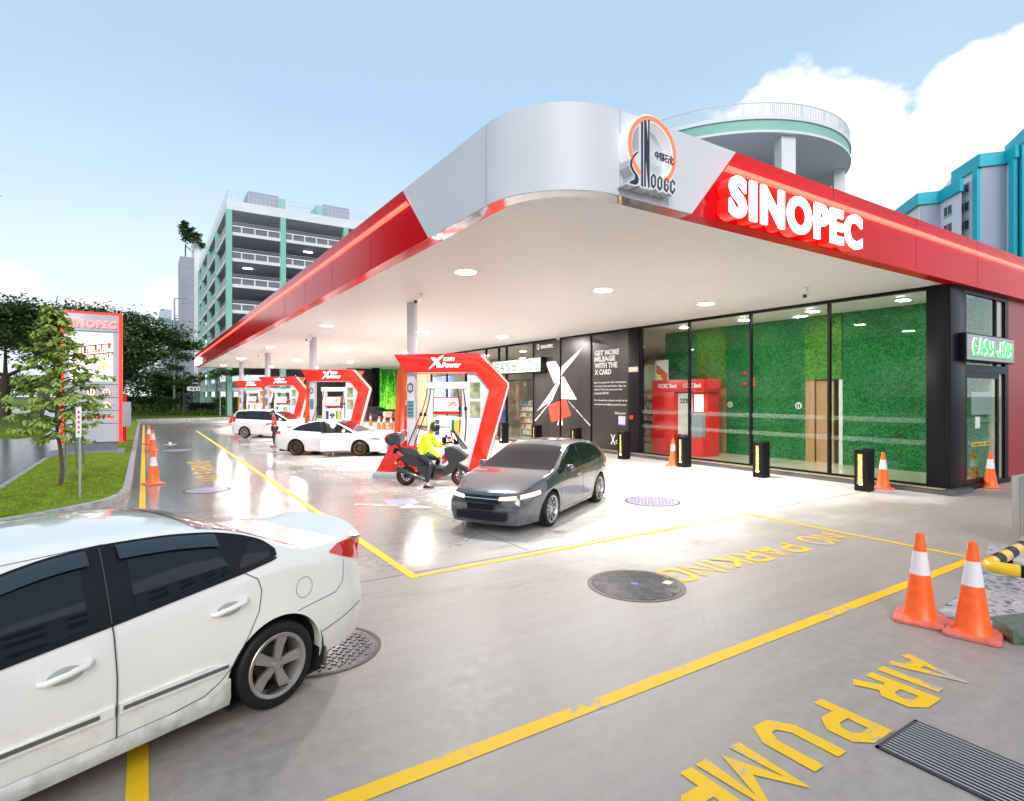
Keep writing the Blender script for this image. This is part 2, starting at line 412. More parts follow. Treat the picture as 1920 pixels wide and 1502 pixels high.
GRASS2 = mat('grass blade', (.21, .30, .025), .6, var=.4, vscale=3, spec=.2)
KERBM = mat('kerb concrete', (.33, .33, .34), .45, var=.3, vscale=5, bump=.3)
EARTH = mat('far ground', (.06, .09, .04), .95, var=.4, vscale=.2)
def structure(o): o['kind'] = 'structure'; return o
big = MB(); big.sheet([(-1500, -1500), (1500, -1500), (1500, 1500), (-1500, 1500)], -.06)
structure(big.build('ground', EARTH))
rd = MB(); rd.sheet([(-60, -40), (-.9, -40), (-.9, 200), (-60, 200)], -.03)
structure(rd.build('road', ROADM))
fc = MB()
fc.sheet([(-9, -20), (60, -20), (60, 64.5), (-.3, 63.4), (-.3, 16.9), (-.38, 15.9), (-.62, 15.2), (-1.15, 14.55), (-2.6, 12.6), (-9, 10)], 0)
structure(fc.build('forecourt_paving', CONC))
# kerb round the verge: swings out to the road at the near end
KP = [(-.3, 60.0), (-.3, 40), (-.3, 17.0), (-.38, 15.9), (-.62, 15.2), (-1.15, 14.55), (-1.9, 13.9), (-2.6, 13.5), (-2.95, 13.9), (-3.05, 15), (-3.05, 40), (-3.05, 60)]
kb = MB()
for i in range(len(KP) - 1):
    a, b = Vector(KP[i]), Vector(KP[i + 1]); L = (b - a).length; k = max(1, int(L / 1.0)); t = (b - a).normalized(); nn = Vector((t.y, -t.x))
    for j in range(k):
        p, q = a + (b - a) * (j / k), a + (b - a) * ((j + 1) / k) - t * .006
        kb.add([(p.x, p.y, -.02), (p.x, p.y, .15), (q.x, q.y, .15), (q.x, q.y, -.02), (p.x - nn.x * -.14, p.y - nn.y * -.14, -.02), (p.x + nn.x * .14, p.y + nn.y * .14, .155), (q.x + nn.x * .14, q.y + nn.y * .14, .155), (q.x + nn.x * .14, q.y + nn.y * .14, -.02)],
               [(0, 1, 2, 3), (4, 7, 6, 5), (1, 5, 6, 2), (0, 4, 5, 1), (3, 2, 6, 7)])
structure(kb.build('kerb', KERBM))
gv = MB(); rows = []
for j in range(120):
    y = 13.75 + 46.2 * j / 119; row = []
    x0 = -2.95; x1 = -.42 if y > 16.5 else max(-2.6, -.42 - (16.5 - y) * .78)
    for i in range(15):
        u = i / 14; x = x0 + (x1 - x0) * u
        row.append((x, y, .13 + .13 * math.sin(PI * u) * min(1, (y - 13.7) / 3) + .02 * noise.noise(Vector((x * 2, y * 2, 0)))))
    rows.append(row)
gv.grid(rows); structure(gv.build('grass_verge', GRASSM, smooth=True))
gv = MB(); gv.sheet(KP, .128); structure(gv.build('grass_verge', GRASSM))
def turf_z(x, y):
    x1 = -.42 if y > 16.5 else max(-2.6, -.42 - (16.5 - y) * .78)
    u = min(1, max(0, (x + 2.95) / max(.01, x1 + 2.95)))
    return .13 + .13 * math.sin(PI * u) * min(1, max(0, (y - 13.7)) / 3)
bl = MB(); rnd = random.Random(3)
for k in range(26000):
    y = 13.9 + 26 * rnd.random() ** 1.7; x = -2.95 + 2.5 * rnd.random()
    if y < 16.5 and x > -.5 - (16.5 - y) * .78: continue
    z = turf_z(x, y) - .005; a = rnd.random() * PI; h = rnd.uniform(.025, .06); w = rnd.uniform(.008, .016); dx, dy = math.cos(a) * w, math.sin(a) * w
    lx, ly = rnd.uniform(-.02, .02), rnd.uniform(-.02, .02)
    bl.add([(x - dx, y - dy, z), (x + dx, y + dy, z), (x + lx, y + ly, z + h)], [(0, 1, 2)])
g_ = bl.build('grass', GRASS2, weld=False, recalc=False); tag(g_, 'short bright green grass on the roadside verge', kind='stuff')
# far end of the forecourt: kerb, grass strip
k2 = MB()
for i in range(34):
    x = -.4 + i * 1.2; y = 63.4 + .12 * (x + .4)
    k2.add([(x, y, -.02), (x, y, .22), (x + 1.19, y + .14, .22), (x + 1.19, y + .14, -.02), (x, y + .2, .22), (x + 1.19, y + .34, .22)], [(0, 1, 2, 3), (1, 4, 5, 2)])
k2.box(-.62, -.3, 60.6, 63.4, -.02, .2)
structure(k2.build('kerb', KERBM))
g2 = MB(); g2.sheet([(-3.0, 60.4), (-.5, 60.4), (-.5, 63.7), (6, 64.4), (40, 68.6), (40, 78), (-3, 78)], .17)
structure(g2.build('grass_verge', GRASSM))
# median island and far verge of the road
md = MB()
md.prism([(-5.2, 45), (-6.2, 43.2), (-7.4, 44.6), (-9.5, 60), (-13, 80), (-30, 150), (-26, 150), (-11, 84), (-6.2, 60)], -.03, .09)
structure(md.build('grass_verge', GRASSM))
fv = MB(); fv.add([(-120, 108, .1), (-34, 150, .1), (-20, 170, .1), (-3, 66, .1), (60, 150, .1), (60, 400, .1), (-300, 400, .1), (-300, 108, .1)], [(0, 1, 2, 5, 6, 7)])
fv.add([(-3.0, 78, .1), (60, 78, .1), (60, 150, .1), (-20, 170, .1), (-12, 110, .1)], [(0, 1, 2, 3, 4)])
structure(fv.build('grass_field', GRASSM))

# ---------------------------------------------------------------- painted lines
def paint_mat(name, col, wear):
    m = bpy.data.materials.new(name); m.use_nodes = True
    n = m.node_tree.nodes; l = m.node_tree.links; b = n['Principled BSDF']; b.inputs['Roughness'].default_value = .55; b.inputs['Specular IOR Level'].default_value = .2
    t = n.new('ShaderNodeTexCoord')
    z = n.new('ShaderNodeTexNoise'); z.inputs['Scale'].default_value = 7; z.inputs['Detail'].default_value = 9; z.inputs['Roughness'].default_value = .75
    z2 = n.new('ShaderNodeTexNoise'); z2.inputs['Scale'].default_value = 1.1; z2.inputs['Detail'].default_value = 3
    for q in (z, z2): l.new(t.outputs['Object'], q.inputs['Vector'])
    ad = n.new('ShaderNodeMath'); ad.operation = 'MULTIPLY_ADD'; l.new(z2.outputs[0], ad.inputs[0]); ad.inputs[1].default_value = .9; l.new(z.outputs[0], ad.inputs[2])
    mr = n.new('ShaderNodeMapRange'); l.new(ad.outputs[0], mr.inputs[0]); mr.inputs[1].default_value = wear; mr.inputs[2].default_value = wear + .06
    mx = n.new('ShaderNodeMix'); mx.data_type = 'RGBA'; mx.inputs[6].default_value = (*col, 1); mx.inputs[7].default_value = (.40, .36, .30, 1); l.new(mr.outputs[0], mx.inputs[0])
    l.new(mx.outputs[2], b.inputs['Base Color'])
    bp = n.new('ShaderNodeBump'); bp.inputs['Strength'].default_value = .25; bp.inputs['Distance'].default_value = .006; l.new(z.outputs[0], bp.inputs['Height']); l.new(bp.outputs[0], b.inputs['Normal'])
    return m
YEL = (.80, .48, .012)
PY = paint_mat('yellow road paint', YEL, 1.06)
PYF = paint_mat('faded yellow road paint', (.78, .50, .06), .98)
PW = paint_mat('worn white road paint', (.75, .75, .75), .95)
def line(name, x0, x1, y0, y1, z=.004, m=None):
    b = MB(); b.sheet([(x0, y0), (x1, y0), (x1, y1), (x0, y1)], z); return structure(b.build(name, m or PY))
line('painted_line', 2.94, 3.06, 7.0, 44.3)
line('painted_line', 3.064, 8.3, 7.03, 7.13)
line('painted_line', 8.3, 10.2, 7.05, 7.10, m=PYF)
line('painted_line', 10.24, 10.34, 3.45, 7.15)
line('painted_line', -.2, 10.34, 3.31, 3.445)
line('painted_line', -.095, .025, 3.45, 56)
line('painted_line', -.0, 3.0, 51, 51.12, m=PYF)
tx = MB()
for ch, x, wI in (('A', 5.97, .28), ('I', 5.50, .001), ('R', 5.30, .26), ('P', 4.50, .27), ('U', 3.98, .28), ('M', 3.46, .34), ('P', 2.97, .27)):
    strokes(tx, ch, 0, 0, wI, .46, .112, lambda u, v, w, x=x: (x - u - .056, 2.47 - v, .005 + w))
tx2 = MB(); x = 10.0
for ch in 'NO PARKING':
    if ch == ' ': x -= .28; continue
    wI = .001 if ch == 'I' else .33
    strokes(tx2, ch, 0, 0, wI, .48, .088, lambda u, v, w, x=x: (x - u - .04, 5.46 - v, .005 + w)); x -= .2 if ch == 'I' else .475
structure(tx.build('painted_lettering', PY, weld=False)); structure(tx2.build('painted_lettering', PY, weld=False))
tx3 = MB(); y = 18.2
for ch in 'NO PARKING':
    if ch == ' ': y += .5; continue
    wI = .001 if ch == 'I' else .42
    strokes(tx3, ch, 0, 0, wI, .62, .1, lambda u, v, w, y=y: (1.95 - v, y + u, .005 + w)); y += .3 if ch == 'I' else .60
structure(tx3.build('painted_lettering', PYF, weld=False))
wh = MB()   # worn white arrows
def arrow(cx, cy, rz, s=1.0):
    M = Matrix.Translation((cx, cy, .005)) @ Matrix.Rotation(rz, 4, 'Z')
    for poly in ([(-.06, -1.2), (.06, -1.2), (.06, .2), (-.06, .2)], [(-.32, .2), (.32, .2), (0, 1.1)]):
        wh.add([M @ Vector((x_ * s, y_ * s, 0)) for x_, y_ in poly], [list(range(len(poly)))])
arrow(1.1, 33, PI); arrow(5.3, 18.6, R(-135), .8); arrow(4.6, 11.8, R(-135), .8); arrow(4.2, 25.5, R(-135), .8)
structure(wh.build('painted_arrow', PW))
# slab joints: shallow saw cuts
jm = mat('dark joint', (.13, .125, .12), .8)
jt = MB()
for x in (5.0, 9.9): jt.box(x - .009, x + .009, 7.3, 60, -.004, .0022)
for y in (7.22, 13.4, 20, 32): jt.box(-.1, 16.0, y - .009, y + .009, -.004, .0022)
jt.box(-.02, -.008, -3, 14, -.004, .002); jt.box(-4, 12, -.4, -.388, -.004, .002)
structure(jt.build('paving_joint', jm, weld=False))
# covers and grates
IRON = mat('wet cast iron', (.15, .15, .155), .25, metal=.4, var=.35, vscale=6)
IRON2 = mat('iron rim', (.03, .03, .03), .5)
BLUE = mat('blue marker', (.01, .02, .4), .4)
LILAC = mat('painted lilac cover', (.30, .30, .38), .3, var=.2, vscale=7)
def manhole(x, y, r, label, m, ribs=True, dots=False):
    t = thing('manhole_cover', label, 'manhole cover', (x, y, 0), group='manhole covers in the paving')
    b = MB(); b.lathe([(r + .035, .002), (r + .035, .008), (r, .008), (r, .004)], (x, y, 0), 48); b.build('rim', IRON2, t, world=True)
    b = MB(); b.lathe([(.0001, .006), (r * .99, .006), (r * .99, .002)], (x, y, 0), 48)
    if ribs:
        b.build('cover', IRON2, t); b = MB(); n_ = 15
        for k in range(-n_, n_ + 1):
            yy = k / n_ * r * .93; hw = math.sqrt(max(0, (r * .95) ** 2 - yy * yy))
            if hw > .02: b.cbox((x, y, .009), (hw * 2 * .70, .009, .007), 0) if False else b.box(x - hw, x + hw, y + yy - .009, y + yy + .009, .0065, .015)
    if dots:
        for k in range(-10, 11):
            for j in range(-10, 11):
                px_, py_ = k * r / 11, j * r / 11
                if px_ * px_ + py_ * py_ < (r * .9) ** 2 and (k + j) % 2 == 0: b.cbox((x + px_, y + py_, .009), (.05, .018, .006), R(45 if k % 2 else -45))
    b.build('ribs' if ribs else 'cover', m, t)
    return t
mh = manhole(5.24, 5.23, .575, 'large round ribbed iron manhole cover with a blue spot beside the painted G', IRON)
b = MB(); b.cyl((5.24, 5.25, .013), .05, .003); b.build('blue_marker', BLUE, mh)
b = MB(); b.cbox((5.62, 5.05, .0145), (.13, .1, .003), .3); b.build('tag_plate', mat('pale tag', (.6, .6, .6), .4), mh)
manhole(9.7, 9.17, .58, 'round lilac painted manhole cover behind the moving grey car', LILAC, False, True)
manhole(1.35, 16.4, .5, 'smooth round manhole cover in the wet lane beside the cones', LILAC, False)
manhole(1.42, 5.5, .50, 'round studded manhole cover half under the rear of the near white car', IRON, False, True)
manhole(1.2, 29, .6, 'farthest round manhole cover in the wet lane', LILAC, False)
b = MB(); b.cbox((4.9, 12.2, .003), (.7, .7, .006), R(-10)); o = b.build('access_cover', LILAC); tag(o, 'square grey access cover ahead of the moving grey car', 'access cover')
t = thing('drain_grate', 'rectangular steel drain grate beside the painted words AIR PUMP', 'drain grate', (4.48, 1.2, 0))
b = MB(); x0, x1, y0, y1 = 4.19, 4.78, .15, 1.93
for q in ((x0, x0 + .025, y0, y1), (x1 - .025, x1, y0, y1), (x0, x1, y0, y0 + .025), (x0, x1, y1 - .025, y1)): b.box(*q, .001, .012)
b.build('frame', IRON2, t)
b = MB(); k = 0
while x0 + .035 + k * .037 < x1 - .03: xx = x0 + .035 + k * .037; b.box(xx, xx + .011, y0 + .026, y1 - .026, .0085, .013); k += 1
b.build('bars', mat('galvanised bar', (.42, .42, .44), .4, metal=.2), t)
b = MB(); b.box(x0 + .02, x1 - .02, y0 + .02, y1 - .02, .0015, .0055); b.build('sump', mat('sump shade black', (.015, .015, .015), .7), t)  # flat black plate on the paving stands for the shaded pit
# ================================================================ CANOPY
SOF = 5.14
RED = (.62, .006, .012)
REDM = mat('glossy red cladding', (.70,.006,.012), .14, coat=0.0, var=.06, vscale=.6, spec=.12)
REDD = mat('red lacquer', (.60, .012, .01), .22, coat=.5)
GREY = mat('pale grey cladding', (.68, .69, .74), .42, coat=0, var=.04, vscale=.5)
GREYL = mat('pale grey polished return', (.60, .60, .62), .06, metal=.6)
SOFM = mat('white soffit', (.90, .885, .87), .45, var=.02, vscale=.4)
STRIP = mat('orange light strip', (.8, .1, .05), .3, emit=(1.0, .055, .035), estr=2.3)
ROOFM = mat('grey roof sheet', (.35, .36, .38), .6)
WHITE = mat('white paint', (.78, .78, .80), .3, var=.03)
CR = 1.3; CX0, CY0 = 4.13, 5.74; XR, YF = 44.0, 62.0
def cpath(s, off=0.0):
    """edge of the canopy: s<0 along the road side, 0..arc the corner, then the shop side; off = distance inwards"""
    arc = CR * PI / 2
    if s < 0: return (CX0 + off, CY0 + CR - s)
    if s > arc: return (CX0 + CR + s - arc, CY0 + off)
    a = s / CR; r = CR - off
    return (CX0 + CR - r * math.cos(a), CY0 + CR - r * math.sin(a))
def band(mb, prof, s0, s1, slant0=0.0, slant1=0.0, step=1.2, mi=0):
    """prof: (inward offset, z); ends lean by slant metres over the fascia height"""
    n = max(2, int((s1 - s0) / step)); cuts = [s0 + (s1 - s0) * i / n for i in range(n + 1)]
    if s0 < CR * PI / 2 and s1 > 0: cuts = sorted(set(cuts + [CR * PI / 2 * i / 20 for i in range(21)]))
    cuts = [c for c in cuts if s0 < c < s1 - 1e-6 and c > s0 + 1e-6]; cuts = [s0] + cuts + [s1]; rows = []
    for off, z in prof:
        k = (z - SOF + .01) / 1.17; a = s0 + slant0 * k; b = s1 + slant1 * k
        rows.append([(*cpath(a + (c - s0) / (s1 - s0) * (b - a) if not (s0 < 0 < s1) else min(max(c, a), b) if s0 < c < s1 else (a if c == s0 else b), off), z) for c in cuts])
    mb.grid(rows, mi)
canopy = thing('forecourt_canopy', 'huge flat white forecourt canopy with glossy red edge and rounded pale grey corner', 'canopy', (12, 30, 0))
ARC = CR * PI / 2
S_L0, S_L1 = -2.04, -1.17
gp = [(.28, SOF - .01), (0, SOF - .01), (0, 6.30), (.06, 6.32), (.5, 6.32)]
gb = MB(); band(gb, gp, S_L0, 3.52, -1.17, 1.06, .3); gb.build('corner_panel', GREY, canopy, smooth=True, angle=30)
gb = MB(); band(gb, [(.27, SOF - .013), (.012, SOF - .013)], S_L0, 3.52, 0, 0, .3); gb.build('corner_underside', GREYL, canopy)
lowp = [(.28, SOF - .01), (0, SOF - .01), (-.0, 5.55), (0.0, 5.93)]
upp = [(0, 6.05), (0, 6.06), (0.0, 6.30), (.06, 6.32), (.5, 6.32)]
stp = [(0.0, 5.93), (-.035, 5.955), (-.035, 6.02), (.0, 6.05)]
LEFT0 = -(YF - CY0 - CR)
def reds(s0, s1, sl0, sl1, nm):
    for prof, name, m in ((lowp, 'lower_panel', REDM), (upp, 'upper_panel', REDM), (stp, 'light_strip', STRIP)):
        q = MB(); band(q, prof, s0, s1, sl0, sl1, 3.0); q.build(name, m, canopy)
reds(LEFT0, S_L0 - .006, 0, -1.17, 'l'); reds(3.526, ARC + XR - CX0 - CR, 1.06, 0, 'r')
# end and back of the roof
q = MB(); q.box(CX0, XR, YF, YF + .1, SOF - .01, 6.32); q.build('end_panel', REDM, canopy)
q = MB(); q.box(CX0 + .5, XR, CY0 + CR, YF - .05, 6.24, 6.30); q.box(CX0 + CR, XR, CY0 + .5, CY0 + CR, 6.24, 6.30)
q.build('roof_deck', ROOFM, canopy)
sof = MB(); poly = [cpath(LEFT0, .27)] + [cpath(ARC * i / 16, .27) for i in range(17)] + [(XR, CY0 + .27), (XR, YF)]
sof.sheet(poly, SOF + .012); sof.build('soffit', SOFM, canopy)
# panel joints on the edge band
JM = mat('panel gap', (.10, .03, .03), .6); JG = mat('grey panel gap', (.25, .26, .28), .6)
q = MB()
for s in [-2.04 - 3.0 * k for k in range(1, 18)]:
    x, y = cpath(s); q.box(x - .003, x + .01, y - .005, y + .005, SOF - .008, 5.92); q.box(x - .003, x + .01, y - .005, y + .005, 6.07, 6.30)
for s in [4.1 + 3.4 * k for k in range(1, 11)]:
    x, y = cpath(s); q.box(x - .005, x + .005, y - .003, y + .01, SOF - .008, 5.92); q.box(x - .005, x + .005, y - .003, y + .01, 6.07, 6.30)
q.build('panel_joint', JM, canopy)
q = MB()
for s in (-.05, ARC + .02, ARC + .95):
    x, y = cpath(s)
    if s < 0: q.box(x - .002, x + .01, y - .004, y + .004, SOF, 6.30)
    else: q.box(x - .004, x + .004, y - .002, y + .01, SOF, 6.30)
q.build('panel_joint', JG, canopy)
COLM = mat('lilac grey column', (.56, .56, .63), .3, coat=.2)
PY0 = [16.75 + 11.8 * i for i in range(4)]
# ---- recessed lamps
LAMP = mat('lamp diffuser', (1, 1, 1), .3, emit=(1.0, .95, .915), estr=610)
LAMPF = mat('lamp frame', (.85, .85, .85), .3)
first = None
rows_ = [(6.0, 'road side'), (10.05, 'middle'), (14.1, 'shop side')]
names = ['nearest', 'second', 'third', 'fourth', 'farthest']
for j, y in enumerate((11.2, 22.7, 34.5, 46.2, 57.5)):
    for x, rn in rows_:
        lab = '%s recessed round lamp in the %s row of the canopy soffit' % (names[j], rn)
        if first is None:
            first = thing('ceiling_light', lab, 'ceiling light', (x, y, SOF - .03), group='recessed lamps in the canopy soffit')
            q = MB(); q.lathe([(.215, -.002), (.25, -.002), (.255, .01), (.215, .01)], (x, y, SOF), 28); q.build('frame', LAMPF, first)
            q = MB(); q.lathe([(.0001, -.003), (.213, -.003)], (x, y, SOF), 28); q.build('diffuser', LAMP, first, recalc=False)
        else: dup(first, (x, y, SOF - .03), label=lab)
# ---- cameras under the soffit
BLK = mat('black plastic', (.015, .015, .017), .35)
def cctv(x, y, rz, lab, z=SOF):
    t = thing('security_camera', lab, 'security camera', (x, y, z - .3), rz, group='security cameras on the soffit')
    q = MB(); q.tube([(0, 0, .3), (0, 0, .2), (.05, 0, .14)], .022); q.cyl((0, 0, .28), .05, .02); q.build('bracket', WHITE, t, world=False, smooth=True)
    q = MB(); q.cbox((.12, 0, .10), (.30, .10, .10), 0, ry=.35); q.build('housing', WHITE, t, world=False, bevel=.015)
    q = MB(); q.cbox((.275, 0, .042), (.03, .08, .08), 0, ry=.35); q.build('lens', BLK, t, world=False, bevel=.01)
    return t
cctv(6.25, 14.2, R(215), 'white bullet camera under the soffit above the first pump')
cctv(14.1, 8.1, R(200), 'white bullet camera under the soffit nearest the glass shop front')
cctv(15.7, 20.5, R(220), 'small camera under the soffit above the black advert panels')
cctv(6.3, 26.5, R(215), 'small camera under the soffit beside the second pump arch')
cctv(6.2, 38.5, R(215), 'small camera under the far soffit beside the third pump arch')
# ---- fascia lettering
WGLOW = mat('white letter glow', (1, 1, 1), .4, emit=(1, .97, 1), estr=2.6)
RLET = mat('red letter return', (.7, .01, .01), .3, emit=(1, .02, .01), estr=.35)
lt = thing('illuminated_letters', 'glowing white SINOPEC letters standing off the right red canopy edge', 'sign letters', (9.4, 5.5, 5.13))
def flat_text(word, x0, x1, z0, z1, y, d, bold=.035, fnmk=None):
    """letters stretched to fill the box exactly"""
    m = text_mb(word, 1.0, bold, 1.0, spacing=1.06)
    us = [p[0] for p in m.v]; vs_ = [p[1] for p in m.v]; a, b, c, e = min(us), max(us), min(vs_), max(vs_)
    return m, a, b, c, e
def box_text(word, fn, W, Hh, d, bold=.035, spacing=1.06, shear=0.0, res=4):
    m = text_mb(word, 1.0, bold, 1.0, spacing=spacing, shear=shear, res=res)
    us = [p[0] for p in m.v]; vs_ = [p[1] for p in m.v]; a, b, c, e = min(us), max(us), min(vs_), max(vs_)
    ws = [p[2] for p in m.v]; w0, w1 = min(ws), max(ws)
    m.v = [fn((p[0] - a) / (b - a) * W, (p[1] - c) / (e - c) * Hh, (p[2] - w0) / (w1 - w0) * d) for p in m.v]
    return m
box_text('SINOPEC', lambda u, v, w: (7.46 + u, 5.50 - w, 5.135 + v), 3.94, .635, .03, .042, 1.16).build('letter_faces', WGLOW, lt, weld=False)
box_text('SINOPEC', lambda u, v, w: (7.455 + u, 5.71 - w, 5.13 + v), 3.95, .645, .205, .046, 1.16).build('letter_returns', RLET, lt, weld=False)
# small far sign on the road side edge
l2 = thing('illuminated_letters', 'tiny glowing sign letters at the far end of the left red canopy edge', 'sign letters', (4.05, 58, 5.2))
box_text('SINOPEC', lambda u, v, w: (4.05 - w, 61.3 - u, 5.2 + v), 4.2, .62, .06, .05, 1.1).build('letter_faces', WGLOW, l2, weld=False)
# ---- round emblem on the grey corner
lg = thing('emblem_sign', 'round emblem sign with orange ring and dark tall letters on the grey canopy corner', 'emblem sign', (5.77, 5.5, 5.2))
def lp(cx, cy, y=5.56):               # point on the emblem's face
    return onY(1140 + cx * .11985, 200 + cy * .11985, y)
EMB_W = mat('emblem white edge', (.8, .8, .85), .3, emit=(1, 1, 1), estr=.15)
EMB_O = mat('emblem orange', (.85, .22, .10), .4, emit=(1, .2, .1), estr=.25)
EMB_D = mat('emblem navy', (.02, .022, .05), .4)
EMB_R = mat('emblem grey return', (.55, .57, .62), .3)
def lface(poly, d, name, m, thick=.0, parent=None, y=5.56):
    pts = [lp(*p) for p in poly]; b_ = MB(); n = len(pts)
    A = [(p[0], y - d, p[2]) for p in pts]; B = [(p[0], y - d + thick, p[2]) for p in pts]
    b_.add(A + B, [list(range(n)), list(range(n, 2 * n))[::-1]] + [(i, (i + 1) % n, n + (i + 1) % n, n + i) for i in range(n)])
    return b_
# ring: true circle on the face
cxm, czm, rr = 5.892, 5.775, .465
def ring(r0, r1, y0, y1, a0=-58, a1=236, n=48):
    b_ = MB(); rows = []
    for r_, y_ in ((r0, y0), (r1, y0), (r1, y1), (r0, y1), (r0, y0)):
        rows.append([(cxm + r_ * math.cos(R(a0 + (a1 - a0) * i / n)), y_, czm + r_ * math.sin(R(a0 + (a1 - a0) * i / n))) for i in range(n + 1)])
    return b_.grid(rows)
ring(rr - .055, rr, 5.548, 5.57).build('ring', EMB_O, lg)
ring(rr - .075, rr + .02, 5.563, 5.735).build('ring_return', EMB_W, lg)
bars = [[(515, 245), (540, 240), (540, 1250), (515, 1245)], [(562, 225), (583, 215), (583, 1255), (562, 1250)],
        [(584, 215), (590, 215), (620, 620), (626, 210), (642, 205), (642, 1270), (625, 1270), (592, 850), (584, 850)],
        [(480, 700), (440, 715), (385, 770), (345, 850), (340, 930), (370, 1000), (410, 1060), (420, 1110), (400, 1150), (365, 1155), (325, 1195), (430, 1222), (462, 1200), (475, 1140), (455, 1080), (400, 1000), (368, 930), (370, 860), (410, 780)]]
for cx_, dy in ((705, 0), (805, 35), (908, 60), (1005, 90)):
    bars.append([(cx_ - 38, 1100 + dy), (cx_, 1052 + dy), (cx_ + 36, 1100 + dy), (cx_ + 36, 1135 + dy), (cx_ + 18, 1135 + dy), (cx_ + 18, 1105 + dy), (cx_, 1085 + dy), (cx_ - 18, 1105 + dy), (cx_ - 18, 1220 + dy), (cx_, 1240 + dy), (cx_ + 18, 1220 + dy), (cx_ + 18, 1190 + dy), (cx_ + 36, 1190 + dy), (cx_ + 36, 1230 + dy), (cx_, 1285 + dy), (cx_ - 38, 1230 + dy)])
bars.append([(723, 1130), (741, 1130), (741, 1195), (723, 1195)])
bars.append([(823, 1165), (841, 1165), (841, 1232), (823, 1232)])
bars.append([(895, 1218), (938, 1224), (938, 1240), (895, 1234)])
bm_ = MB()
for p in bars:
    q = lface(p, .012, '', None, .02); bm_.add(q.v, q.f)
bm_.build('emblem_letters', EMB_D, lg, weld=False)
cj = box_text('中国石化', lambda u, v, w: (5.925 + u, 5.553 - w, 5.665 + v - u * .02), .37, .118, .012, .004, 1.0)
cj.build('emblem_characters', EMB_D, lg, weld=False)
back = MB()
outline = [(480, 680), (430, 690), (370, 750), (330, 840), (325, 930), (360, 1010), (395, 1070), (390, 1130), (340, 1160), (290, 1210), (440, 1250), (490, 1235), (490, 1260), (655, 1300), (700, 1305), (745, 1290), (800, 1345), (850, 1330), (905, 1370), (950, 1350), (1005, 1400), (1055, 1360), (1055, 1160), (1005, 1120), (955, 1150), (905, 1090), (850, 1120), (800, 1050), (750, 1090), (700, 1030), (655, 1060), (655, 200), (480, 235)]
q = lface(outline, 0, '', None, .175); back.add(q.v, q.f); back.build('emblem_backing', EMB_R, lg, weld=False)
q = lface(outline, .004, '', None, .004); q.build('emblem_face', mat('emblem face', (.80, .80, .86), .35), lg, weld=False)
# ================================================================ SHOP
FX = 16.6
BLKM = mat('black aluminium', (.012, .011, .014), .32, spec=.10)
shop = thing('shop_building', 'long glass fronted convenience shop with black frames under the canopy', 'shop building', (19, 20, 0))
def facade_y(px): r = ray(px); return r[1] * FX / r[0]
TILE = mat('cream floor tile', (.52, .46, .36), .18, var=.08, vscale=2)
q = MB(); q.box(FX - .35, 30, 6.0, 36.8, -.02, .12); q.build('floor', TILE, shop)
q = MB(); q.box(FX - .42, FX - .352, 5.95, 36.8, -.02, .10); q.build('step_face', mat('dark grey step', (.09, .09, .095), .4, var=.2), shop)
q = MB(); q.box(FX - .415, FX - .16, 5.96, 36.8, .122, .127); q.build('step_top', mat('grey stone step', (.23, .23, .24), .35, var=.2, vscale=5), shop)
q = MB(); q.box(FX - .40, FX - .36, 5.96, 36.8, .128, .132); q.build('step_line', PY, shop)
q = MB(); q.box(FX - .42, 17.3, 5.72, 5.95, -.02, .12); q.build('step_end', mat('dark grey step', (.09, .09, .095), .4), shop)
# frame
q = MB(); q.box(FX - .08, FX + .17, 6.0, 6.42, .12, SOF + .008); q.box(FX - .08, 17.38, 5.90, 6.0, .0, SOF + .008); q.build('corner_column', BLKM, shop, bevel=.008)
GLS = MATS['shop glass']; FROST = mat('frosted band', (.30, .38, .32), .5)
FROST.node_tree.nodes['Principled BSDF'].inputs['Alpha'].default_value = .22
yy = [6.42, 8.87, 11.4, 13.89, 16.26]
for i in range(4):
    a, b = yy[i], yy[i + 1]
    q = MB(); q.add([(FX, a + .03, .17), (FX, b - .03, .17), (FX, b - .03, 5.06), (FX, a + .03, 5.06)], [(0, 3, 2, 1)]); q.build('glass_pane', GLS, shop, recalc=False)
    q = MB()
    for z0 in (1.14, 1.70): q.add([(FX - .006, a + .035, z0), (FX - .006, b - .035, z0), (FX - .006, b - .035, z0 + .13), (FX - .006, a + .035, z0 + .13)], [(0, 3, 2, 1)])
    q.build('frosted_band', FROST, shop)
    q = MB(); q.box(FX - .05, FX + .07, b - .03, b + .035, .125, 5.06); q.build('mullion', BLKM, shop)
q = MB(); q.box(FX - .055, FX + .075, 6.42, 36.8, 5.06, SOF + .008); q.build('head_rail', BLKM, shop)
q = MB(); q.box(FX - .055, FX + .075, 6.42, 16.2, .125, .175); q.build('sill_rail', BLKM, shop)
q = MB(); q.box(FX - .09, FX + .2, 16.30, 16.92, .125, 5.055); q.build('column', BLKM, shop, bevel=.006)
q = MB(); q.box(FX - .13, FX - .092, 16.35, 16.85, 3.35, 3.55); q.build('call_box', mat('cream plastic', (.6, .57, .45), .4), shop, bevel=.01)
q = MB(); q.box(FX - .15, FX - .092, 16.6, 16.78, 1.45, 1.62); q.build('alarm_button', REDD, shop, bevel=.01)
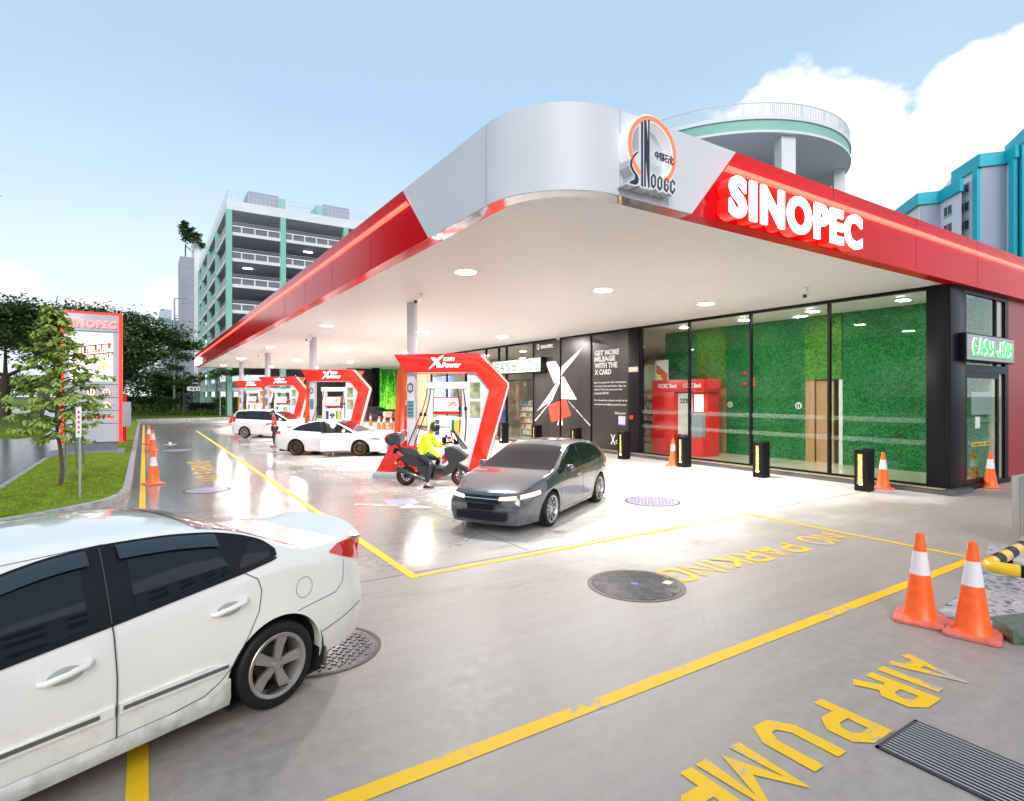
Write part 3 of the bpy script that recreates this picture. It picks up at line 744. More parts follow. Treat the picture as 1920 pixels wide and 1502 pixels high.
# black advert panels
PAN = mat('brushed black panel', (.034, .028, .026), .30, metal=.2, var=.2, vscale=.8)
for a, b in ((16.93, 19.22), (19.28, 21.43), (21.49, 23.66)):
    q = MB(); q.box(FX - .03, FX + .05, a, b, .13, 5.055); q.build('advert_panel', PAN, shop)
q = MB()
for y in (19.25, 21.46, 23.69): q.box(FX - .07, FX + .05, y - .03, y + .03, .13, 5.055)
q.build('panel_mullion', BLKM, shop)
q = MB()
for y in (17.65, 20.0, 22.45): q.box(FX - .033, FX - .0302, y - .006, y + .006, .14, 5.05)
q.build('panel_seam', mat('seam', (.008, .008, .008), .5), shop)
SILV = mat('silver print', (.62, .62, .60), .4); WPR = mat('white print', (.72, .72, .70), .5)
def fac(u, v, w, y0, z0, x=FX - .032): return (x - w, y0 - u, z0 + v)
def facpt(px, py, w=.0): p = onX(px, py, FX - .034); return (p[0] - w, p[1], p[2])
def crop5(cx, cy): return 980 + cx * .1864, 600 + cy * .1864
def facpoly(mb_, pts, w=.0, mi=0):
    P = [facpt(*crop5(*p), w) for p in pts]; mb_.add(P, [list(range(len(P)))], mi)
def factext(txt, cx, cy, hgt, width, m, name, bold=.02, w=.001):
    """line of print: left end of the base line at crop (cx, cy)"""
    p = facpt(*crop5(cx, cy)); p2 = facpt(*crop5(cx + width, cy))
    W = p[1] - p2[1]
    b_ = box_text(txt, lambda u, v, w_: (p[0] - w_ - .0005, p[1] - u, p[2] + v), W, hgt, .002, bold, 1.0, res=2)
    return b_.build(name, m, shop, weld=False)
factext('SINOPEC', 182, 290, .17, 125, SILV, 'panel_lettering', .04)
q = MB(); P0 = facpt(*crop5(155, 275)); q.lathe([(.11, 0), (.14, 0)], (P0[0] - .001, P0[1], P0[2] + .02), 24, 'X'); q.box(P0[0] - .003, P0[0], P0[1] - .06, P0[1] - .03, P0[2] - .13, P0[2] + .15); q.box(P0[0] - .003, P0[0], P0[1] - .02, P0[1] + .01, P0[2] - .13, P0[2] + .15); q.build('panel_emblem', SILV, shop)
for t_, cy, wd in (('GET MORE', 365, 248), ('MILEAGE', 425, 208), ('WITH THE', 490, 230), ('X CARD', 555, 170)): factext(t_, 722, cy, .235, wd, SILV, 'panel_lettering', .045)
for t_, cy, wd in (('Earn X points for fuel redemption', 645, 325), ('on every fuel purchase. Sign up', 680, 320), ('with X Card to earn your fuel', 714, 280), ('rewards NOW!', 748, 145), ('For enquiries, please email us at', 820, 332), ('xcardrewards@sinopechk.com', 860, 320), ('Follow us now', 947, 108)):
    factext(t_, 720 if 'Follow' not in t_ else 928, cy, .10, wd, WPR, 'panel_lettering', .012)
q = MB()
facpoly(q, [(232, 425), (330, 415), (370, 480), (383, 470), (392, 560), (320, 640)]); facpoly(q, [(395, 575), (415, 570), (545, 800), (388, 795), (372, 735)])
facpoly(q, [(615, 258), (560, 345), (408, 530), (392, 555), (392, 470)], .001); facpoly(q, [(140, 920), (250, 770), (390, 560), (390, 590), (300, 800)], .001)
q.build('x_graphic', WPR, shop, weld=False)
q = MB()
for a, b in (((300, 800), (120, 1020)), ((455, 810), (690, 1075)), ((365, 1010), (352, 1058)), ((395, 1000), (398, 1060))):
    for k in range(3):
        if k and a[1] > 990: break
        u0, u1 = (k / 3 + .01, (k + 1) / 3 - .03) if a[1] < 990 else (0, 1)
        w0, w1 = 3 + 4 * u0, 3 + 4 * u1
        p = (a[0] + (b[0] - a[0]) * u0, a[1] + (b[1] - a[1]) * u0); r_ = (a[0] + (b[0] - a[0]) * u1, a[1] + (b[1] - a[1]) * u1)
        facpoly(q, [(p[0] - w0, p[1] - 1), (p[0] + w0, p[1] + 1), (r_[0] + w1, r_[1] + 1), (r_[0] - w1, r_[1] - 1)], .0015)
q.build('road_line_graphic', WPR, shop, weld=False)
q = MB(); facpoly(q, [(255, 860), (435, 790), (487, 960), (290, 1030)], .002); q.build('red_card_graphic', mat('red print', (.75, .05, .02), .4, emit=(1, .05, .02), estr=.12), shop)
q = MB()
for o_ in ((0, 0), (6, 14)):
    A = [(355 + o_[0], 825 + o_[1]), (395 + o_[0], 905), (370 + o_[0] * 0, 985 - o_[1]), (325 + o_[0], 915)]
    for i in range(4):
        a, b = A[i], A[(i + 1) % 4]; facpoly(q, [(a[0] - 2, a[1]), (a[0] + 3, a[1] + 2), (b[0] + 3, b[1] + 2), (b[0] - 2, b[1])], .003)
q.build('card_mark', mat('black print', (.02, .02, .02), .4), shop, weld=False)
factext('X', 885, 1250, .42, 48, WPR, 'panel_lettering', .02); factext('CARD', 935, 1243, .16, 100, WPR, 'panel_lettering', .03)
q = MB(); facpoly(q, [(965, 965), (1035, 970), (1032, 1068), (962, 1060)], .002); q.build('sticker', mat('pale blue sticker', (.5, .52, .75), .4), shop)
q = MB(); facpoly(q, [(963, 1048), (1033, 1055), (1032, 1068), (962, 1060)], .003); q.build('sticker_band', mat('violet print', (.12, .07, .5), .4), shop)
# farther glazing
ys = [23.72, 26.3, 27.1, 28.5, 31.0, 33.6, 36.0]
for i in range(len(ys) - 1):
    a, b = ys[i], ys[i + 1]
    q = MB(); q.add([(FX, a + .03, .17), (FX, b - .03, .17), (FX, b - .03, 5.06), (FX, a + .03, 5.06)], [(0, 3, 2, 1)]); q.build('glass_pane', GLS, shop, recalc=False)
    q = MB(); q.box(FX - .05, FX + .07, b - .035, b + .035, .125, 5.06); q.build('mullion', BLKM, shop)
q = MB(); q.box(FX - .06, FX + .06, 23.72, 36, 3.17, 3.25); q.build('transom', BLKM, shop)
# side door wall facing the viewer
q = MB(); q.box(17.38, 17.46, 5.90, 6.0, 0, SOF); q.box(20.1, 20.34, 5.90, 6.0, 0, SOF); q.box(17.46, 20.1, 5.90, 6.0, 3.0, 3.2); q.box(17.46, 20.1, 5.90, 6.0, 5.0, SOF); q.box(19.45, 19.53, 5.91, 5.99, 3.2, 5.0)
q.box(17.46, 17.56, 5.92, 5.98, .13, 3.0); q.box(19.6, 19.72, 5.92, 5.98, .13, 3.0); q.box(17.56, 19.6, 5.92, 5.98, .13, .25); q.box(17.56, 19.6, 5.92, 5.98, 2.86, 3.0); q.box(17.38, 20.34, 5.86, 6.0, .0, .128)
q.build('door_frame', BLKM, shop)
q = MB(); q.add([(17.56, 5.95, .25), (19.6, 5.95, .25), (19.6, 5.95, 2.86), (17.56, 5.95, 2.86)], [(0, 1, 2, 3)]); q.add([(19.72, 5.95, .13), (20.1, 5.95, .13), (20.1, 5.95, 3.0), (19.72, 5.95, 3.0)], [(0, 1, 2, 3)]); q.build('glass_door', GLS, shop, recalc=False)
q = MB(); q.add([(17.46, 5.95, 3.2), (20.1, 5.95, 3.2), (20.1, 5.95, 5.0), (17.46, 5.95, 5.0)], [(0, 1, 2, 3)]); q.build('glass_pane', GLS, shop, recalc=False)
q = MB(); [q.add([(17.6, 5.943, z0), (19.56, 5.943, z0), (19.56, 5.943, z0 + .13), (17.6, 5.943, z0 + .13)], [(0, 1, 2, 3)]) for z0 in (1.14, 1.70)]; q.build('frosted_band', FROST, shop)
q = MB(); q.box(17.9, 19.2, 5.938, 5.942, 1.08, 1.18); q.build('warning_strip', mat('yellow tape', (.75, .55, .03), .4), shop)
box_text('AUTOMATIC DOOR    CAUTION', lambda u, v, w: (17.95 + u, 5.936 - w, 1.10 + v), 1.2, .06, .002, .01, res=1).build('strip_lettering', BLKM, shop, weld=False)
q = MB(); q.box(18.15, 18.45, 5.938, 5.942, 1.55, 1.85); q.build('notice', WPR, shop)
q = MB(); q.box(17.95, 19.3, 5.955, 5.96, 1.9, 2.5); q.build('window_sticker', mat('pale film', (.35, .42, .42), .5), shop)
q = MB(); q.box(20.34, 34, 5.93, 6.1, 0, SOF + .008); q.build('red_wall', mat('red panel wall', (.36, .012, .022), .35, var=.08, vscale=1), shop)
# ---- interior
def leaf_mat(name, c1, c2, sc=30):
    m = bpy.data.materials.new(name); m.use_nodes = True; MATS[name] = m
    n = m.node_tree.nodes; l = m.node_tree.links; b = n['Principled BSDF']; b.inputs['Roughness'].default_value = .7; b.inputs['Specular IOR Level'].default_value = .08
    t = n.new('ShaderNodeTexCoord'); v = n.new('ShaderNodeTexVoronoi'); v.inputs['Scale'].default_value = sc; z = n.new('ShaderNodeTexNoise'); z.inputs['Scale'].default_value = 1.3; z.inputs['Detail'].default_value = 6
    l.new(t.outputs['Object'], v.inputs['Vector']); l.new(t.outputs['Object'], z.inputs['Vector'])
    mx = n.new('ShaderNodeMix'); mx.data_type = 'RGBA'; mx.inputs[6].default_value = (*c1, 1); mx.inputs[7].default_value = (*c2, 1)
    sp = n.new('ShaderNodeSeparateColor'); l.new(v.outputs['Color'], sp.inputs[0]); ad = n.new('ShaderNodeMath'); ad.operation = 'MULTIPLY_ADD'; ad.inputs[1].default_value = .6; l.new(sp.outputs[0], ad.inputs[0])
    mm = n.new('ShaderNodeMath'); mm.operation = 'MULTIPLY'; mm.inputs[1].default_value = .5; l.new(z.outputs[0], mm.inputs[0]); l.new(mm.outputs[0], ad.inputs[2])
    l.new(ad.outputs[0], mx.inputs[0]); l.new(mx.outputs[2], b.inputs['Base Color'])
    bp = n.new('ShaderNodeBump'); bp.inputs['Strength'].default_value = 1; bp.inputs['Distance'].default_value = .03; l.new(v.outputs['Distance'], bp.inputs['Height']); l.new(bp.outputs[0], b.inputs['Normal'])
    return m
LFD = leaf_mat('dark leaf wall', (.006, .06, .018), (.04, .26, .085), 18)
LFB = leaf_mat('bright leaf wall', (.02, .10, .015), (.10, .30, .05), 13)
def leafwall(x, y0, y1, z0, z1, m, name='leaf_wall', n=900, sc=.05):
    b_ = MB(); b_.box(x, x + .08, y0, y1, z0, z1); rn = random.Random(int(y0 * 10))
    cnt = int(n * (y1 - y0) * (z1 - z0) / 4)
    for k in range(cnt):
        y, z = rn.uniform(y0 + .02, y1 - .02), rn.uniform(z0 + .02, z1 - .02); a = rn.random() * PI * 2; s_ = sc * rn.uniform(.6, 1.3)
        p = Vector((x - .004, y, z)); u = Vector((rn.uniform(-.9, -.1), math.cos(a), math.sin(a))).normalized() * s_; v = Vector((0, -math.sin(a), math.cos(a))) * s_ * .4
        b_.add([p, p + u * .5 + v, p + u, p + u * .5 - v], [(0, 1, 2, 3)])
    return b_.build(name, m, shop, weld=False, recalc=False)
IX = 19.45
d1 = (14.38, 13.35); dy = [facade_y(0)] if False else None
def iy(px): return onX(px, 742, IX)[1]
yA0, yA1 = iy(1362), iy(1309)         # first wooden door
yB0, yB1 = iy(1580), iy(1511)         # open doorway
leafwall(IX, 6.1, yB0, .12, 5.15, LFD); leafwall(IX - .06, yB0, yB1, 2.95, 5.15, LFB, n=700, sc=.08); leafwall(IX, yB1, yA0, .12, 5.15, LFD)
leafwall(IX - .06, yA0, yA1, 2.75, 5.15, LFB, n=700, sc=.08); leafwall(IX, yA1, 17.6, .12, 5.15, LFD)
WOOD = mat('oak door', (.30, .17, .075), .4, col2=(.42, .26, .12), vscale=2.0)
def woodgrain(m, s=(1, 14, .7)):
    n = m.node_tree.nodes; l = m.node_tree.links
    z = [q_ for q_ in n if q_.type == 'TEX_NOISE'][0]; mp_ = n.new('ShaderNodeMapping'); mp_.inputs['Scale'].default_value = s; t = [q_ for q_ in n if q_.type == 'TEX_COORD'][0]
    l.new(t.outputs['Object'], mp_.inputs[0]); l.new(mp_.outputs[0], z.inputs['Vector'])
woodgrain(WOOD)
q = MB(); q.box(IX + .01, IX + .06, yA0, yA1, .12, 2.75); q.build('wooden_door', WOOD, shop)
q = MB(); q.tube([(IX - .02, yA0 + .12, 1.1), (IX - .06, yA0 + .12, 1.1), (IX - .06, yA0 + .12, 1.45), (IX - .02, yA0 + .12, 1.45)], .015); q.build('door_handle', mat('steel', (.5, .5, .52), .25, metal=.9), shop)
q = MB(); q.box(IX + 1.2, IX + 1.26, yB0 - .5, yB1 + .5, .12, 3); q.build('corridor_wall', mat('taupe wall', (.22, .17, .14), .5), shop)
q = MB(); q.box(IX - .02, IX + .05, yB1 - .32, yB1, .12, 2.95); q.box(IX + .02, IX + .06, yB1 - .95, yB1 - .36, .12, 2.9); q.build('open_wooden_door', WOOD, shop)
q = MB(); q.box(IX - .01, IX + .1, yB0, yB0 + .12, .12, 2.95); q.build('door_jamb', mat('white jamb', (.6, .6, .58), .4), shop)
q = MB(); q.box(IX + .08, 30, 5.98, 6.1, .12, SOF); q.box(29.9, 30, 6.1, 36.8, .12, SOF); q.box(FX + .2, 30, 36.7, 36.8, .12, SOF); q.build('inner_wall', mat('warm wall', (.55, .47, .38), .6), shop)
q = MB(); q.box(IX + .08, 29.9, 17.5, 17.6, .12, SOF); q.build('partition', mat('warm partition', (.5, .45, .38), .6), shop)
SGN = mat('white disc sign', (.7, .7, .7), .4)
q = MB(); q.cyl((IX - .03, iy(1369.5), 2.05), .12, .012, axis='X'); q.cyl((IX - .03, iy(1498), 2.05), .12, .012, axis='X'); q.build('room_sign', SGN, shop)
q = MB()
yc = iy(1369.5); q.box(IX - .036, IX - .031, yc - .01, yc + .012, 2.03, 2.13); q.lathe([(.04, 0), (.055, 0)], (IX - .034, yc, 2.01), 16, 'X')
yc = iy(1498); q.box(IX - .036, IX - .031, yc - .06, yc - .02, 1.98, 2.11); q.box(IX - .036, IX - .031, yc + .02, yc + .06, 1.98, 2.11)
q.build('room_pictogram', BLKM, shop)
q = MB(); q.box(IX - .06, IX - .02, iy(1415.5), iy(1409.5), 2.75, 3.1); q.build('fire_notice', mat('red print', (.75, .05, .02), .4), shop)
q = MB(); q.ball((IX - .05, iy(1404) + .12, 3.25), .09); q.ball((IX - .05, iy(1404) + .12, 2.85), .09); q.build('alarm_bell', REDD, shop)
# interior lamps
ILAMP = mat('shop lamp', (1, 1, 1), .3, emit=(1, .93, .78), estr=68)
l0 = None
for k, (x, y) in enumerate([(18.1, 7.6), (18.1, 10.2), (18.1, 12.7), (18.1, 15.4), (19.5, 20), (19.5, 24.5), (19.5, 29), (19.5, 33.5), (24, 20), (24, 26), (24, 32), (21.2, 9.5)]):
    lab = ['slim ceiling lamp inside the shop above the corner glass', 'slim ceiling lamp inside the shop in front of the open doorway', 'slim ceiling lamp inside the shop above the wheelchair sign', 'slim ceiling lamp inside the shop above the red cash machine'][k] if k < 4 else 'slim ceiling lamp deep inside the shop behind the glazing'
    if l0 is None:
        l0 = thing('ceiling_light', lab, 'ceiling light', (x, y, 5.0), group='lamps inside the shop')
        q = MB(); q.box(x - .16, x + .16, y - .16, y + .16, 5.11, 5.149); q.build('frame', LAMPF, l0); q = MB(); q.box(x - .13, x + .13, y - .13, y + .13, 5.098, 5.109); q.build('diffuser', ILAMP, l0)
    else: dup(l0, (x, y, 5.0), label=lab)
# ---- lit sign boxes with the shop name
GRN = mat('green letter glow', (.05, .8, .15), .4, emit=(.02, 1, .08), estr=.55)
GW = mat('pale letter edge', (.8, 1, .8), .4, emit=(.8, 1, .8), estr=.35)
def joy(t, fn, W, Hh, m=GRN, w=.16):
    word = 'EASY JOY'; b_ = MB(); b2 = MB(); n = 8; lw = W / 8.6; u = .05 * W; hh = Hh
    for ch in word:
        if ch == ' ': u += lw * .55; continue
        strokes(b2, ch, u - .02, .015, lw * .74, hh, w * hh * 1.2, fn, .02)
        strokes(b_, ch, u, 0, lw * .74, hh, w * hh, lambda a, b, c: fn(a, b, c + .021), .012); u += lw * 1.12
    b2.build('letter_edges', GW, t, weld=False); b_.build('letters', m, t, weld=False)
s1 = thing('sign_box', 'small grey panelled sign box with green letters over the glass side door', 'sign box', (18.6, 5.85, 3.3))
q = MB(); q.box(16.95, 20.2, 5.74, 5.895, 3.27, 3.96); q.build('box', BLKM, s1, bevel=.01)
q = MB()
for k in range(8): q.box(17.0, 20.16, 5.728, 5.739, 3.30 + k * .079, 3.30 + k * .079 + .073)
q.build('slats', mat('pale slat', (.42, .41, .46), .35), s1)
joy(s1, lambda u, v, w: (17.2 + u, 5.725 - w, 3.43 + v), 2.75, .37)
s2 = thing('sign_box', 'long white lit sign box with green letters on the shop front', 'sign box', (16.3, 24.9, 3.6))
q = MB(); q.box(16.22, FX - .06, 22.55, 27.2, 3.55, 4.30); q.build('box', BLKM, s2, bevel=.01)
q = MB(); q.box(16.205, 16.218, 22.62, 27.15, 3.60, 4.25); q.build('lit_face', mat('lit white face', (.6, .6, .55), .4, emit=(1, .98, .88), estr=.12), s2)
joy(s2, lambda u, v, w: (16.2 - w, 27.0 - u, 3.73 + v), 4.3, .40, mat('green print', (.0, .22, .05), .4, emit=(.01, .6, .1), estr=.06))
# ---- cash machine
AT = thing('cash_machine', 'red bank cash machine kiosk behind the glass shop front', 'cash machine', (18.3, 15, .12))
RK = mat('kiosk red', (.60, .015, .012), .3, coat=.2); KW = mat('kiosk white', (.65, .65, .66), .35); KG = mat('kiosk grey', (.25, .28, .32), .35)
def at(px, x): return onX(px, 742, x)[1]
ax = 17.3
ya, yb, yc2 = at(1223, ax), at(1264, ax), at(1320, ax)
q = MB(); q.box(ax, ax + 1.0, yb, ya, .13, 3.0); q.build('side_panel', RK, AT, bevel=.01)
q = MB(); q.box(ax - .02, ax + 1.0, yc2, ya + .01, 2.55, 3.02); q.build('canopy_header', RK, AT, bevel=.01)
q = MB(); q.box(ax + .35, ax + 1.0, yc2 + .1, yb, .13, 2.54); q.build('back_panel', RK, AT)
q = MB(); q.box(ax + .2, ax + .34, yb - .62, yb - .02, .9, 2.5); q.build('poster_panel', KW, AT)
q = MB(); q.box(ax + .05, ax + .34, yc2 + .18, yb - .75, .85, 1.75); q.build('machine_body', KG, AT, bevel=.03)
q = MB(); q.box(ax + .03, ax + .34, yc2 + .15, yb - .73, .13, .84); q.build('machine_base', RK, AT, bevel=.02)
q = MB(); q.box(ax + .2, ax + .3, yc2 + .25, yb - .8, 1.8, 2.45); q.build('screen', mat('lit screen', (.8, .8, .8), .3, emit=(.9, 1, 1), estr=.35), AT)
box_text('OCBC Bank', lambda u, v, w: (ax - .022 - w, ya - .35 - u, 2.70 + v), .95, .17, .004, .03).build('lettering', WPR, AT, weld=False)
box_text('OCBC Bank', lambda u, v, w: (ax - .022 - w, yc2 + .95 - u, 2.70 + v), .85, .17, .004, .03).build('lettering', WPR, AT, weld=False)
box_text('20%', lambda u, v, w: (ax + .198 - w, yb - .12 - u, 2.1 + v), .42, .2, .004, .02).build('lettering', BLKM, AT, weld=False)
# hanging poster
hp = thing('hanging_poster', 'white hanging poster with orange slanted block lettering inside the shop', 'poster', (17.9, 16.1, 3.3))
def hpt(px, py): return onX(px, py, 17.5)
A, B_ = hpt(1229, 676), hpt(1253, 721)
q = MB(); q.box(17.5, 17.51, B_[1], A[1], B_[2], A[2]); q.build('sheet', KW, hp)
q = MB(); q.add([(17.495, A[1] - .05, A[2] - .15), (17.495, B_[1] + .05, A[2] - .55), (17.495, B_[1] + .05, A[2] - .95), (17.495, A[1] - .05, A[2] - .5)], [(0, 1, 2, 3)]); q.build('orange_print', mat('orange print', (.5, .12, .03), .5), hp)
q = MB(); q.box(17.49, 17.494, A[1] - .3, A[1] - .1, A[2] - .75, A[2] - .6); q.build('yellow_print', mat('yellow print', (.8, .7, .05), .5), hp)
# ---- shelves with goods
GOODS = [mat('goods %d' % i, c, .4) for i, c in enumerate([(.6, .08, .04), (.7, .55, .35), (.75, .7, .6), (.15, .25, .1), (.6, .35, .05), (.08, .15, .4), (.5, .45, .4)])]
def shelf(x, y0, y1, lab, h=2.1, seed=1):
    t = thing('shop_shelf', lab, 'shelf unit', (x + .2, (y0 + y1) / 2, .12), group='stocked shelves in the shop'); rn = random.Random(seed)
    q = MB(); 
    for k in range(6): q.box(x, x + .4, y0, y1, .2 + k * h / 6, .22 + k * h / 6)
    q.box(x + .38, x + .4, y0, y1, .12, h + .1); q.build('shelf_frame', KW, t)
    bs = [MB() for _ in GOODS]
    for k in range(6):
        y = y0 + .01
        while y < y1 - .1:
            w = rn.uniform(.06, .14); hh = rn.uniform(.5, .85) * h / 6; i = rn.randrange(len(GOODS))
            bs[i].box(x + .02, x + .3, y, y + w * .92, .221 + k * h / 6, .22 + k * h / 6 + hh); y += w
    for i, b_ in enumerate(bs):
        if b_.v: tag(b_.build('goods', GOODS[i], t, weld=False), kind='stuff')
shelf(18.2, 24.6, 27.4, 'stocked snack shelf behind the glass beside the advert panels', 2.0, 1)
shelf(20.5, 19.0, 23.4, 'stocked shelf deep in the shop beyond the cash machine', 2.0, 2)
shelf(20.5, 24.0, 28.4, 'stocked shelf in the middle of the shop', 2.2, 3)
shelf(23.5, 19.0, 33.0, 'long stocked shelf at the back of the shop', 2.4, 4)
BW = mat('blue water pack', (.02, .12, .55), .25, var=.4, vscale=12, coat=.4); PWm = mat('violet water pack', (.10, .06, .5), .25, var=.4, vscale=12)
for (y0, y1, m, lab) in ((28.0, 30.3, BW, 'stack of blue shrink wrapped water packs behind the shop glass'), (30.6, 32.2, PWm, 'stack of violet shrink wrapped water packs behind the shop glass')):
    t = thing('water_pack_stack', lab, 'water pack stack', (17.5, (y0 + y1) / 2, .12)); rn = random.Random(5)
    for r_ in range(3):
        y = y0
        while y < y1 - .4:
            q = MB(); q.box(17.2, 17.75, y, y + .44, .13 + r_ * .5, .6 + r_ * .5); q.build('water_pack', m, t, bevel=.05); y += .46
# promo boards behind first pump glass, hanging menu wall
q = MB(); q.box(25, 25.1, 18, 34, 2.7, 4.2); q.build('menu_wall', mat('menu board', (.25, .45, .4), .5, col2=(.6, .5, .2), vscale=2), shop)
pb = MB(); a_ = onX(812, 690, FX + .3); b_2 = onX(850, 752, FX + .3)
pb.box(FX + .3, FX + .33, b_2[1], a_[1], 2.2, 3.7); pb.build('promo_board', mat('lit promo', (.6, .65, .7), .4, col2=(.1, .2, .6), vscale=1.2), shop)
# ---- wood clad wall with red cabinets, past the glass
wc = thing('wood_wall', 'light timber plank wall block at the far end of the shop', 'wall', (18, 39, 0))
PLK = mat('pale timber cladding', (.62, .40, .22), .5, col2=(.72, .50, .30), vscale=3)
woodgrain(PLK, (1, .6, 9))
q = MB()
for k in range(14): q.box(FX - .02, FX + .5, 36.82, 41.6, .3 + k * .345, .3 + k * .345 + .335)
q.build('planks', PLK, wc)
q = MB(); q.box(FX + .01, 22, 36.85, 41.55, -.02, SOF); q.build('core', mat('brown core', (.12, .08, .05), .8), wc)
hc = MB(); hc.box(FX - .35, FX - .03, 40.2, 41.2, .1, 1.75); o = hc.build('hose_cabinet', REDD, bevel=.02); tag(o, 'tall red hose cabinet against the timber wall', 'hose cabinet')
hc = MB(); hc.box(FX - .3, FX - .03, 40.3, 41.0, 2.1, 2.75); o = hc.build('alarm_cabinet', REDD, bevel=.02); tag(o, 'small red box mounted high on the timber wall', 'alarm box')
hc = MB(); hc.box(FX - .9, FX - .4, 39.0, 40.1, .0, .85); o = hc.build('tool_bin', REDD, bevel=.03); tag(o, 'low red bin on the ground before the timber wall', 'bin')
hc = MB(); hc.box(FX - .12, FX - .03, 38.4, 39.7, .5, 2.3); o = hc.build('notice_board', BLKM, bevel=.01); tag(o, 'tall black board leaning on the timber wall', 'board')
# car wash bay with bamboo picture
cw = thing('car_wash_bay', 'dark car wash bay beyond the pumps with a lit bamboo picture wall', 'car wash bay', (20, 57, 0))
q = MB(); q.box(FX + .5, 26, 57.05, 57.3, 0, SOF); q.build('back_wall', mat('shade backdrop', (.03, .03, .035), .6), cw)  # near-black backdrop: shade of the bay put into the wall colour
def bamboo():
    m = bpy.data.materials.new('bamboo picture'); m.use_nodes = True; n = m.node_tree.nodes; l = m.node_tree.links; b = n['Principled BSDF']
    t = n.new('ShaderNodeTexCoord'); mp_ = n.new('ShaderNodeMapping'); mp_.inputs['Scale'].default_value = (3.2, 1, .25); z = n.new('ShaderNodeTexNoise'); z.inputs['Scale'].default_value = 2.2; z.inputs['Detail'].default_value = 5
    l.new(t.outputs['Object'], mp_.inputs[0]); l.new(mp_.outputs[0], z.inputs['Vector'])
    z2 = n.new('ShaderNodeTexNoise'); z2.inputs['Scale'].default_value = 4; z2.inputs['Detail'].default_value = 8; l.new(t.outputs['Object'], z2.inputs['Vector'])
    s = n.new('ShaderNodeSeparateXYZ'); l.new(t.outputs['Object'], s.inputs[0])
    a = n.new('ShaderNodeMath'); a.operation = 'MULTIPLY_ADD'; l.new(s.outputs[2], a.inputs[0]); a.inputs[1].default_value = -.12; l.new(z.outputs[0], a.inputs[2])
    c = n.new('ShaderNodeMath'); c.operation = 'MULTIPLY_ADD'; l.new(z2.outputs[0], c.inputs[0]); c.inputs[1].default_value = .7; l.new(a.outputs[0], c.inputs[2])
    r = n.new('ShaderNodeValToRGB'); r.color_ramp.elements[0].position = .32; r.color_ramp.elements[0].color = (.01, .07, .01, 1); r.color_ramp.elements[1].position = .85; r.color_ramp.elements[1].color = (.55, .95, .15, 1)
    e = r.color_ramp.elements.new(.58); e.color = (.08, .5, .02, 1); l.new(c.outputs[0], r.inputs[0]); l.new(r.outputs[0], b.inputs['Base Color']); l.new(r.outputs[0], b.inputs['Emission Color']); b.inputs['Emission Strength'].default_value = .55
    return m
q = MB(); q.box(19.95, 23.4, 56.9, 57.0, 1.0, SOF); q.build('bamboo_picture', bamboo(), cw)
q = MB(); q.box(19.95, 23.4, 56.7, 56.9, 0, .98); q.build('green_base', mat('green panel', (.01, .25, .11), .4), cw)
q = MB(); q.box(18.9, 19.6, 54.6, 55.0, 0, SOF); q.build('pillar', BLKM, cw)
q = MB(); q.box(15.0, 26, 66, 66.3, 0, SOF + .5); q.build('far_wall', mat('shade backdrop', (.03, .03, .035), .6), cw)  # second near-black backdrop, painted as dark as the shade behind the bay
# ================================================================ PUMP ISLANDS (turned 45 degrees to the shop)
ARCHM = mat('red orange arch', (.78, .022, .008), .16, coat=.7)
ARCH_LIT = mat('orange lit arch side', (.85, .12, .02), .25, coat=.5)  # lit side of the red rear arch, its light put into the colour
ARW = mat('white arch edge', (.82, .80, .82), .3, emit=(1, .95, .98), estr=.12)
PLN = mat('grey plinth', (.32, .33, .36), .3, coat=.3)
LIL = mat('lilac panel', (.66, .66, .74), .25, coat=.3)
PWH = mat('pump white', (.78, .78, .80), .22, coat=.4)
TEAL = mat('teal notice', (.02, .16, .20), .35)
HOSE = mat('rubber hose', (.012, .012, .012), .35)
PY_ = mat('pump yellow', (.85, .75, .01), .35); PB_ = mat('pump blue', (.01, .03, .55), .35); PG_ = mat('pump green', (.0, .16, .07), .35); PO_ = mat('pump amber', (.85, .45, .04), .35)
POST = mat('poster picture', (.07, .11, .04), .35, col2=(.50, .52, .34), vscale=3.0)
SCRN = mat('advert board', (.75, .72, .66), .3, col2=(.5, .5, .48), vscale=6, emit=(1, .95, .9), estr=.25)
GRYH = mat('grey hexagon', (.11, .12, .15), .4)
def smooth_poly(P, r=.05, n=4):
    out = []; N = len(P)
    for i in range(N):
        a, b, c = Vector(P[i - 1]), Vector(P[i]), Vector(P[(i + 1) % N]); d1 = (a - b); d2 = (c - b); rr_ = min(r, d1.length * .4, d2.length * .4)
        p, q = b + d1.normalized() * rr_, b + d2.normalized() * rr_
        for k in range(n + 1):
            t = k / n; w = p * (1 - t) ** 2 + b * 2 * t * (1 - t) + q * t * t; out.append((w.x, w.y))
    return out
ARCH = [(.40, 3.07), (2.51, 3.07), (2.90, 2.58), (2.25, .16), (2.69, .16), (3.43, 2.73), (2.61, 3.61), (.0, 3.61)]
